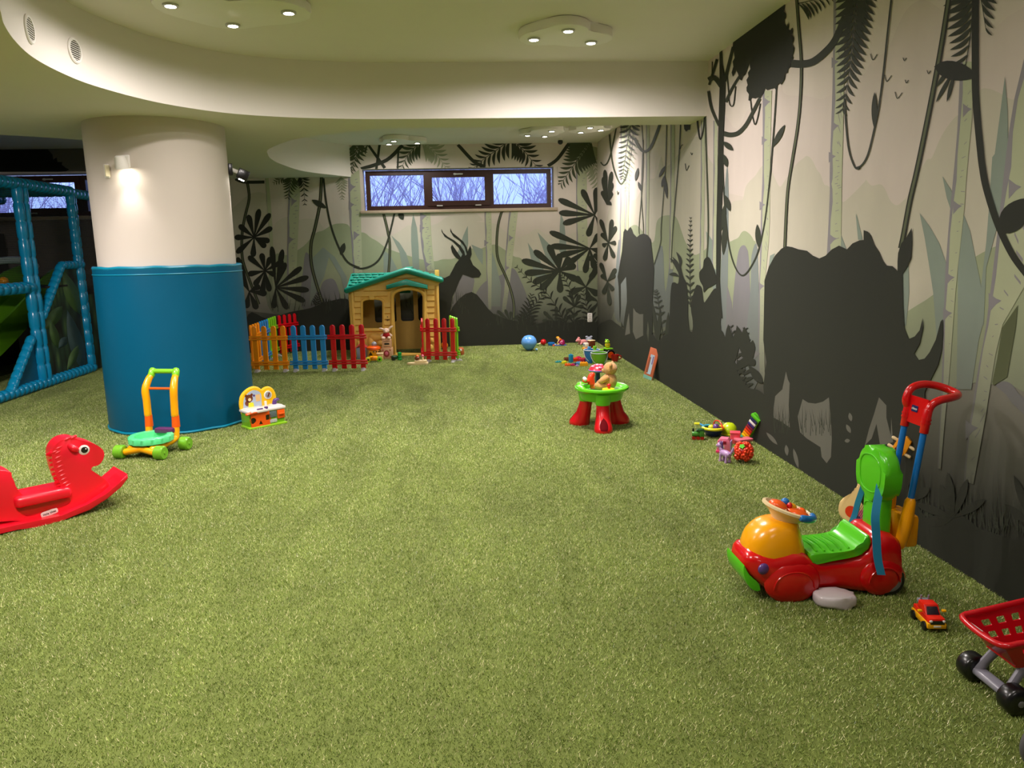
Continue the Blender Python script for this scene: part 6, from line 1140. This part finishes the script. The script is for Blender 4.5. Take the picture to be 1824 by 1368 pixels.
# red and yellow pick-up
cp_ = G(1653, 1112); t = thing('toy_pickup', 'red and yellow toy pickup truck facing the camera beside the scooter', 'toy car', cp_, math.radians(-98)); TR = plastic('pickup_red', (230, 34, 14)); TY = plastic('pickup_yellow', (246, 180, 10))
part_box(t, 'lower_body', (0, 0, .030), (.155, .080, .026), TY, .006); part_box(t, 'body', (0, 0, .050), (.150, .070, .028), TR, .008); bm = bm_new(); prism(bm, [(-.045, .06), (.038, .06), (.012, .098), (-.036, .098)], .062, XZ, bev=.004); cb = obj('cab', bm, TR, t)
bm = bm_new(); prism(bm, [(-.026, -.001), (.026, -.001), (.022, .036), (-.022, .036)], .003, T(.038, 0, .063) @ RY(-34) @ YZ, bev=.0008); obj('windscreen', bm, plastic('dark_glass', (40, 34, 44)), cb)
for y in (-.05, .05): part_box(t, 'mirror', (.022, y, .075), (.014, .018, .010), TY, .003)
for y in (-.016, .016): part_cyl(t, 'roll_bar', (-.05, y, .06), (-.045, y, .115), .004, GREY)
part_box(t, 'exhaust_block', (-.05, 0, .085), (.03, .05, .02), GREY, .004); part_box(t, 'grille', (.0765, 0, .047), (.004, .058, .016), BLACK, .001); part_box(t, 'number_plate', (.0785, 0, .030), (.003, .03, .008), WHITE, .001)
for y in (-.026, .026): part_ball(t, 'headlamp', (.076, y, .052), (.004, .008, .006), WHITE, n=10, k=6)
for x in (-.05, .05):
    for y in (-.038, .038): part_cyl(t, 'wheel', (x, y - .009, .020), (x, y + .009, .020), .020, BLACK, bev=.003)

# ------------------------------------------------------------------ toys near the back wall and corner
bm = bm_new(); lathe(bm, [(0, .0), (.04, .008), (.09, .05), (.125, .11), (.128, .15), (.112, .20), (.075, .24), (.03, .255), (0, .257)], None, 36, cap=False); o = obj('balloon', bm, mat('balloon_blue', (96, 156, 226), .25, .03, 4, coat=.4), None, 180); o.location = (1.215, 12.11, .002); tag(o, 'light blue balloon lying on the turf near the back wall', 'balloon'); part_cyl(o, 'knot', (.10, -.05, .035), (.13, -.06, .02), .012, mat('balloon_blue', (96, 156, 226)), .018)
t = thing('red_rattle', 'red ball rattle with cream tip beside the balloon', 'toy', G(968, 616)); part_ball(t, 'ball', (0, 0, .065), .052, RED); part_tube(t, 'handle', [(-.04, 0, .05), (-.09, -.01, .03)], [.012, .016], CREAM, k=1); part_ball(t, 'green_tip', (-.10, -.01, .025), .024, plastic('tip_green', (130, 170, 90)))
t = thing('blue_dish', 'flat blue toy dish lying right of the red rattle', 'toy', G(982, 616)); bm = bm_new(); lathe(bm, [(.03, 0), (.055, .012), (.062, .05), (.05, .06), (0, .055)], None, 24); obj('dish', bm, BLU, t); part_ball(t, 'white_stud', (.06, -.01, .02), .018, WHITE)
t = thing('doll', 'orange haired doll with magenta skirt on a blue board by the back wall', 'doll', G(996, 616), math.radians(0)); part_box(t, 'board', (.02, 0, .012), (.20, .10, .024), plastic('board_blue', (74, 96, 170))); bm = bm_new(); lathe(bm, [(.062, .02), (.058, .05), (.03, .09), (.018, .10)], T(.035, 0, .01) @ RY(20), 20); obj('skirt', bm, plastic('skirt', (150, 20, 80)), t); part_tube(t, 'torso', [(.04, 0, .09), (.01, 0, .115)], [.02, .022], ORA, k=1); part_ball(t, 'head', (-.015, 0, .125), .026, plastic('skin_tone', (240, 190, 120))); part_ball(t, 'hair', (-.022, .006, .14), (.03, .028, .022), YEL); part_tube(t, 'arm', [(.0, -.02, .11), (-.03, -.03, .06)], .01, plastic('skin_tone', (240, 190, 120)), k=1); part_tube(t, 'leg', [(.03, -.02, .04), (-.03, -.03, .03)], .011, plastic('skin_tone', (240, 190, 120)), k=1)
bm = bm_new(); box(bm, (0, 0, .015), (.03, .03, .03), bev=.006); o = obj('orange_bead', bm, ORA); o.location = G(986, 617); tag(o, 'tiny orange bead left of the doll board', 'bead')
t = thing('plush_pig', 'pink plush pig lying near the back corner', 'plush toy', G(1036, 614), math.radians(190)); PK = mat('plush_pink', (236, 150, 150), .9, .1, 40, sheen=.3); part_ball(t, 'body', (-.03, 0, .05), (.07, .045, .042), PK); part_ball(t, 'head', (.055, 0, .08), (.042, .04, .038), PK); part_ball(t, 'snout', (.095, 0, .07), (.014, .018, .015), PK)
for s_ in (-1, 1): part_ball(t, 'ear', (.05, .025 * s_, .118), (.012, .012, .018), PK); part_tube(t, 'leg', [(-.05, .03 * s_, .03), (-.09, .045 * s_, .015)], .015, PK, k=1); part_tube(t, 'front_leg', [(.01, .03 * s_, .03), (.035, .05 * s_, .016)], .015, PK, k=1)
t = thing('silver_toy_helmet', 'silver grey toy helmet behind the toy truck', 'toy', G(1049, 612)); bm = bm_new(); lathe(bm, [(.05, .0), (.06, .03), (.06, .08), (.045, .115), (0, .125)], None, 22); obj('shell', bm, plastic('silver', (176, 180, 196)), t)
for s_ in (-1, 1): part_ball(t, 'lobe', (.04 * s_, -.01, .12), (.024, .024, .018), plastic('silver', (176, 180, 196)))
t = thing('toy_truck', 'cream toy truck with brown load box near the corner', 'toy truck', G(1049, 624), math.radians(-160)); part_box(t, 'chassis', (0, 0, .03), (.19, .085, .02), CREAM); part_box(t, 'cab', (.055, 0, .085), (.075, .085, .09), plastic('cab_cream', (240, 226, 206)), .02); part_box(t, 'load_box', (-.045, 0, .10), (.10, .088, .11), BROWN); part_box(t, 'load_edge', (-.045, 0, .158), (.106, .094, .012), CREAM); part_box(t, 'window', (.094, 0, .10), (.004, .06, .03), plastic('pale_glass', (150, 160, 186)), .002); part_box(t, 'bumper', (.098, 0, .035), (.02, .09, .03), YEL, .008)
for x in (-.06, .055):
    for y in (-.045, .045): part_cyl(t, 'wheel', (x, y - .01, .028), (x, y + .01, .028), .028, ORA, bev=.004)
def bucket(name, label, loc, m, r0, r1, h, hm):
    t = thing(name, label, 'bucket', loc); bm = bm_new(); lathe(bm, [(0, .0), (r0, 0), (r0 + .004, .01), (r1, h), (r1 + .006, h + .003), (r1 + .006, h + .012), (r1 - .004, h + .012), (r1 - .006, h), (r0 - .002, .012), (0, .010)], None, 32, cap=False); obj('pail', bm, m, t, 40); part_tube(t, 'handle', [((r1 + .008) * math.cos(a), -(r1 + .01) * abs(math.sin(a)) * .62, h - .01 - h * .85 * abs(math.sin(a))) for a in [math.pi * k / 10 for k in range(11)]], .005, hm); bm = bm_new(); tube(bm, [((r1 + .004) * math.cos(2 * math.pi * k / 24), (r1 + .004) * math.sin(2 * math.pi * k / 24), h + .008) for k in range(24)], .006, 8, 2, True); obj('rim', bm, hm, t); return t
bg = bucket('green_bucket', 'green sand bucket with grey handle by the right wall', G(1067, 650), plastic('bucket_green', (110, 176, 40)), .085, .112, .165, plastic('handle_grey', (190, 196, 200)))
bb2 = bucket('blue_bucket', 'blue sand bucket standing behind the green bucket', (bg.location.x - .06, bg.location.y + .235, 0), plastic('bucket_blue', (40, 120, 200)), .085, .112, .18, plastic('handle_white', (216, 222, 230)))
for nm, lb_, dx, dy, m_, h_ in (('lime_block', 'lime green cylinder standing in the blue bucket', .03, -.02, LIME, .23), ('light_blue_block', 'light blue cylinder standing in the blue bucket', -.05, -.01, SKY, .22), ('orange_block', 'orange block poking out of the blue bucket', .045, .035, ORA, .19)):
    bm = bm_new(); cyl(bm, (0, 0, .0), (.012, 0, h_), .026 if h_ > .2 else .018, bev=.004); o = obj(nm, bm, m_); o.location = (bb2.location.x + dx, bb2.location.y + dy, .013); tag(o, lb_, 'toy block')
t = thing('toy_tractor', 'lime green toy tractor with yellow frog driver beyond the buckets', 'toy tractor', G(1077, 641), math.radians(200)); part_box(t, 'chassis', (.02, 0, .10), (.17, .06, .04), LIME, .012); part_box(t, 'bonnet', (.07, 0, .135), (.09, .07, .06), LIME, .02); part_box(t, 'mudguard', (-.06, 0, .165), (.10, .13, .02), LIME, .008); part_box(t, 'seat_block', (-.05, 0, .13), (.06, .07, .08), BLACK, .01)
for y in (-.07, .07): w_ = part_cyl(t, 'rear_wheel', (-.055, y - .016, .078), (-.055, y + .016, .078), .078, BLACK, bev=.008); part_cyl(w_, 'hub', (-.055, y - .020, .078), (-.055, y + .020, .078), .05, ORA, bev=.006); part_cyl(t, 'front_wheel', (.085, y * .8 - .012, .045), (.085, y * .8 + .012, .045), .045, BLACK, bev=.006)
fb = part_ball(t, 'frog', (-.05, 0, .215), (.04, .04, .05), plastic('frog_yellow', (226, 206, 20))); part_ball(fb, 'frog_head', (-.045, 0, .265), (.036, .038, .026), plastic('frog_lime', (170, 214, 30)))
for s_ in (-1, 1): part_ball(fb, 'frog_eye', (-.04, .022 * s_, .292), .013, LIME)
t = thing('red_mug', 'dark red toy cup right of the green bucket', 'toy cup', (G(1090, 641)[0] + .01, G(1090, 641)[1] - .16, 0)); bm = bm_new(); lathe(bm, [(0, 0), (.045, 0), (.058, .10), (.052, .10), (.042, .012), (0, .012)], None, 26, cap=False); obj('cup', bm, DRED, t)
part_tube(t, 'cup_handle', [(.05, 0, .03), (.085, 0, .04), (.088, 0, .075), (.055, 0, .085)], .008, DRED)
# building blocks spread on the turf
def brick_toy(s, m):
    bm = bm_new(); box(bm, (0, 0, s[2] / 2), s, bev=.004); nx = max(1, int(s[0] / .034)); ny = max(1, int(s[1] / .034))
    for i in range(nx):
        for j in range(ny): cyl(bm, ((i - (nx - 1) / 2) * .034, (j - (ny - 1) / 2) * .034, s[2] - .001), ((i - (nx - 1) / 2) * .034, (j - (ny - 1) / 2) * .034, s[2] + .010), .011, n=10)
    return obj('toy_brick', bm, m)
BR = [(995, 646, (.10, .05, .022), plastic('brick_teal', (30, 150, 160)), 10, 'teal toy brick at the left end of the brick heap'), (1005, 648, (.07, .05, .035), LEMON, 40, 'pale yellow toy brick near the left end of the heap'), (1009, 643, (.07, .07, .045), BROWN, 5, 'brown toy brick at the back of the heap'), (1011, 652, (.08, .05, .03), ORA, -10, 'orange toy brick at the front left of the heap'), (1017, 646, (.05, .05, .12), plastic('brick_azure', (20, 140, 190)), 30, 'upright azure toy brick tallest in the heap'), (1020, 652, (.05, .05, .03), MAGENTA, 20, 'magenta toy brick at the front of the heap'), (1024, 644, (.08, .05, .05), plastic('coral', (232, 60, 24)), 15, 'coral toy brick behind the navy one'), (1025, 651, (.06, .05, .03), NAVY, -25, 'navy toy brick in the middle front of the heap'), (1030, 643, (.08, .06, .06), MAGENTA, 45, 'crimson toy brick on the far side of the heap'), (1031, 650, (.07, .04, .04), SKY, 12, 'sky blue toy brick beside the navy one'), (1036, 645, (.09, .05, .055), plastic('brick_crimson', (200, 20, 60)), -15, 'crimson toy brick just left of the buckets'), (1043, 644, (.08, .06, .05), plastic('brick_crimson', (200, 20, 60)), 30, 'crimson toy brick touching the blue bucket'), (1028, 653, (.04, .04, .022), LILAC, 0, 'small lilac toy brick at the front edge'), (1040, 652, (.11, .07, .05), YEL, -6, 'amber toy brick at the right front of the heap')]
placed = []
for px, py, s, m_, a, lb_ in BR:
    o = brick_toy(s, m_); o.location = G(px, py); o.rotation_euler = (0, 0, math.radians(a)); tag(o, lb_, 'toy brick', 'toy bricks spread by the buckets')

# ------------------------------------------------------------------ toys in front of the playhouse
b1 = G(690.5, 638.5); CARD = mat('card_cube', (214, 170, 130), .6, .1, 18)
t = thing('picture_cube', 'large pale picture cube at the bottom of the stack by the playhouse door', 'toy cube', b1, math.radians(-4)); part_box(t, 'cube', (0, 0, .085), (.165, .15, .17), CARD, .004); part_ball(t, 'picture', (.0, -.075, .085), (.045, .003, .055), plastic('print_rose', (160, 60, 60))); part_ball(t, 'picture', (.0, -.0765, .09), (.026, .003, .03), PINK)
for x, z in ((-.055, .14), (.055, .14), (-.06, .035), (.06, .035)): part_ball(t, 'heart_print', (x, -.075, z), (.011, .002, .011), DRED, n=10, k=6)
t2 = thing('picture_cube', 'smaller picture cube stacked on the large one by the playhouse door', 'toy cube', (b1[0], b1[1], .171), math.radians(3)); part_box(t2, 'cube', (0, 0, .066), (.145, .13, .132), CARD, .004); part_box(t2, 'slot_print', (.0, -.0655, .066), (.075, .003, .026), BLACK, .001)
for z in (.108, .024): part_box(t2, 'line_print', (0, -.0655, z), (.10, .002, .008), BROWN, .0005)
t = thing('plush_rabbit', 'cream plush animal in a red jumper sitting on the picture cubes', 'plush toy', (b1[0] + .0, b1[1] - .01, .304), math.radians(-90)); PW = mat('plush_cream', (236, 206, 186), .9, .1, 40, sheen=.3); part_ball(t, 'jumper', (0, 0, .065), (.045, .058, .045), mat('knit_red', (168, 18, 28), .9, .1, 60)); h_ = part_ball(t, 'head', (.01, 0, .135), (.045, .048, .04), PW); part_ball(h_, 'muzzle', (.05, 0, .125), (.018, .02, .015), PW)
for s_ in (-1, 1): part_tube(h_, 'ear', [(0, .035 * s_, .15), (-.005, .075 * s_, .165 + .02 * (s_ > 0)), (-.005, .10 * s_, .17 + .03 * (s_ > 0))], [.014, .016, .010], PW); part_tube(t, 'leg', [(.02, .03 * s_, .03), (.06, .045 * s_, .022), (.08, .05 * s_, .03)], [.022, .022, .024], PW); part_tube(t, 'arm', [(.0, .05 * s_, .08), (.01, .075 * s_, .055)], [.016, .018], PW, k=1)
t = thing('shape_sorter', 'yellow shape sorter house with orange roof and silver ball on top', 'shape sorter', (G(670, 640.5)[0] - .03, G(670, 640.5)[1] + .02, 0), math.radians(4)); part_box(t, 'body', (0, .03, .08), (.17, .13, .16), YEL, .02); bm = bm_new(); lathe(bm, [(.10, .155), (.115, .165), (.11, .19), (.08, .21), (0, .215)], T(0, .03, 0), 30); obj('roof', bm, ORA, t); part_ball(t, 'silver_ball', (.01, .03, .235), .042, plastic('silver', (176, 180, 196)))
bm = bm_new(); prism(bm, [(-.03, -.03), (.03, -.03), (0, .03)], .004, T(-.05, -.037, .10) @ XZ); obj('triangle_hole', bm, BLACK, t)
for x in (-.005, .04, .075): part_ball(t, 'dot_hole', (x, -.036, .125), (.011, .003, .011), BLACK, n=10, k=6)
t = thing('yellow_pull_car', 'yellow toy car with round wheels in front of the shape sorter', 'toy car', (G(667, 643.5)[0], G(667, 643.5)[1] - .08, 0), math.radians(8)); part_box(t, 'body', (0, 0, .055), (.13, .08, .07), YEL, .025); part_ball(t, 'nose', (-.0, -.04, .06), (.045, .02, .035), plastic('nose_amber', (226, 140, 10)))
for x in (-.085, .085): w_ = part_cyl(t, 'wheel', (x, -.035, .042), (x, .0, .042), .042, LEMON if x < 0 else LIME, bev=.006); part_ball(w_, 'hub', (x, -.037, .042), (.016, .004, .016), BLACK, n=10, k=6)
t = thing('pale_wooden_box', 'pale wooden box between the shape sorter and the cubes', 'box', (G(681, 639)[0] - .01, G(681, 639)[1] - .17, 0), 0); part_box(t, 'box', (0, 0, .05), (.08, .08, .10), WOOD, .004); part_box(t, 'lid', (-.005, 0, .108), (.10, .09, .014), CREAM, .003)
t = thing('toy_barn', 'grey toy barn with coral roof partly behind the red fence', 'toy barn', (G(651, 640)[0] - .06, G(651, 640)[1] + .03, 0), 0); part_box(t, 'walls', (0, .06, .09), (.15, .12, .18), plastic('barn_grey', (150, 160, 184)), .006); bm = bm_new(); prism(bm, [(-.10, .175), (.0, .265), (.10, .175), (.085, .165), (0, .24), (-.085, .165)], .15, T(0, .06, 0) @ XZ, bev=.003); obj('roof', bm, plastic('coral_pink', (244, 84, 100)), t)
t = thing('green_figures', 'dark and bright green toy figure in front of the playhouse doorway', 'toy figure', G(707, 642), 0); bm = bm_new(); lathe(bm, [(.03, 0), (.036, .02), (.026, .04), (.036, .06), (.026, .08), (.034, .10), (.03, .12), (0, .128)], T(.045, 0, 0), 20); obj('ringed_body', bm, plastic('emerald', (20, 170, 80)), t); part_box(t, 'cart_body', (-.035, 0, .05), (.10, .07, .06), DGREEN, .02); part_cyl(t, 'cart_wheel', (-.05, -.045, .028), (-.05, .045, .028), .028, BLACK)
t = thing('wooden_boat', 'pale wooden toy boat with small figures by the red fence', 'toy boat', G(746, 649.5), math.radians(4)); bm = bm_new(); prism(bm, [(v.x, v.y) for v in spline([Vector(p) for p in ((-.17, 0), (-.09, -.05), (.06, -.055), (.13, -.045), (.13, .045), (.06, .055), (-.09, .05))], 3, True)], .035, T(0, 0, .0185), bev=.006); hull = obj('hull', bm, CREAM, t); part_box(t, 'deck', (.03, 0, .052), (.18, .085, .03), CREAM, .01)
part_ball(t, 'brown_seat', (-.02, 0, .095), (.038, .035, .032), BROWN); part_ball(t, 'orange_cap', (-.015, 0, .125), (.026, .024, .018), ORA); part_cyl(t, 'peg_figure', (.06, -.01, .065), (.06, -.01, .115), .016, CREAM, .012); part_ball(t, 'peg_head', (.06, -.01, .128), .019, PINK)
bm = bm_new(); ball(bm, (0, 0, .062), .062); o = obj('amber_ball', bm, plastic('amber_ball', (214, 140, 30))); o.location = G(792, 622); tag(o, 'amber ball behind the right red fence panel', 'ball')
bm = bm_new(); lathe(bm, [(.0, 0), (.045, .0), (.055, .03), (.05, .10), (.03, .12), (0, .125)], None, 20); o = obj('brown_tumbler', bm, plastic('tumbler', (176, 90, 50))); o.location = G(821, 632); tag(o, 'brown toy tumbler just right of the green fence panel', 'toy'); part_ball(o, 'face_patch', (0, -.045, .08), (.02, .01, .02), WHITE)
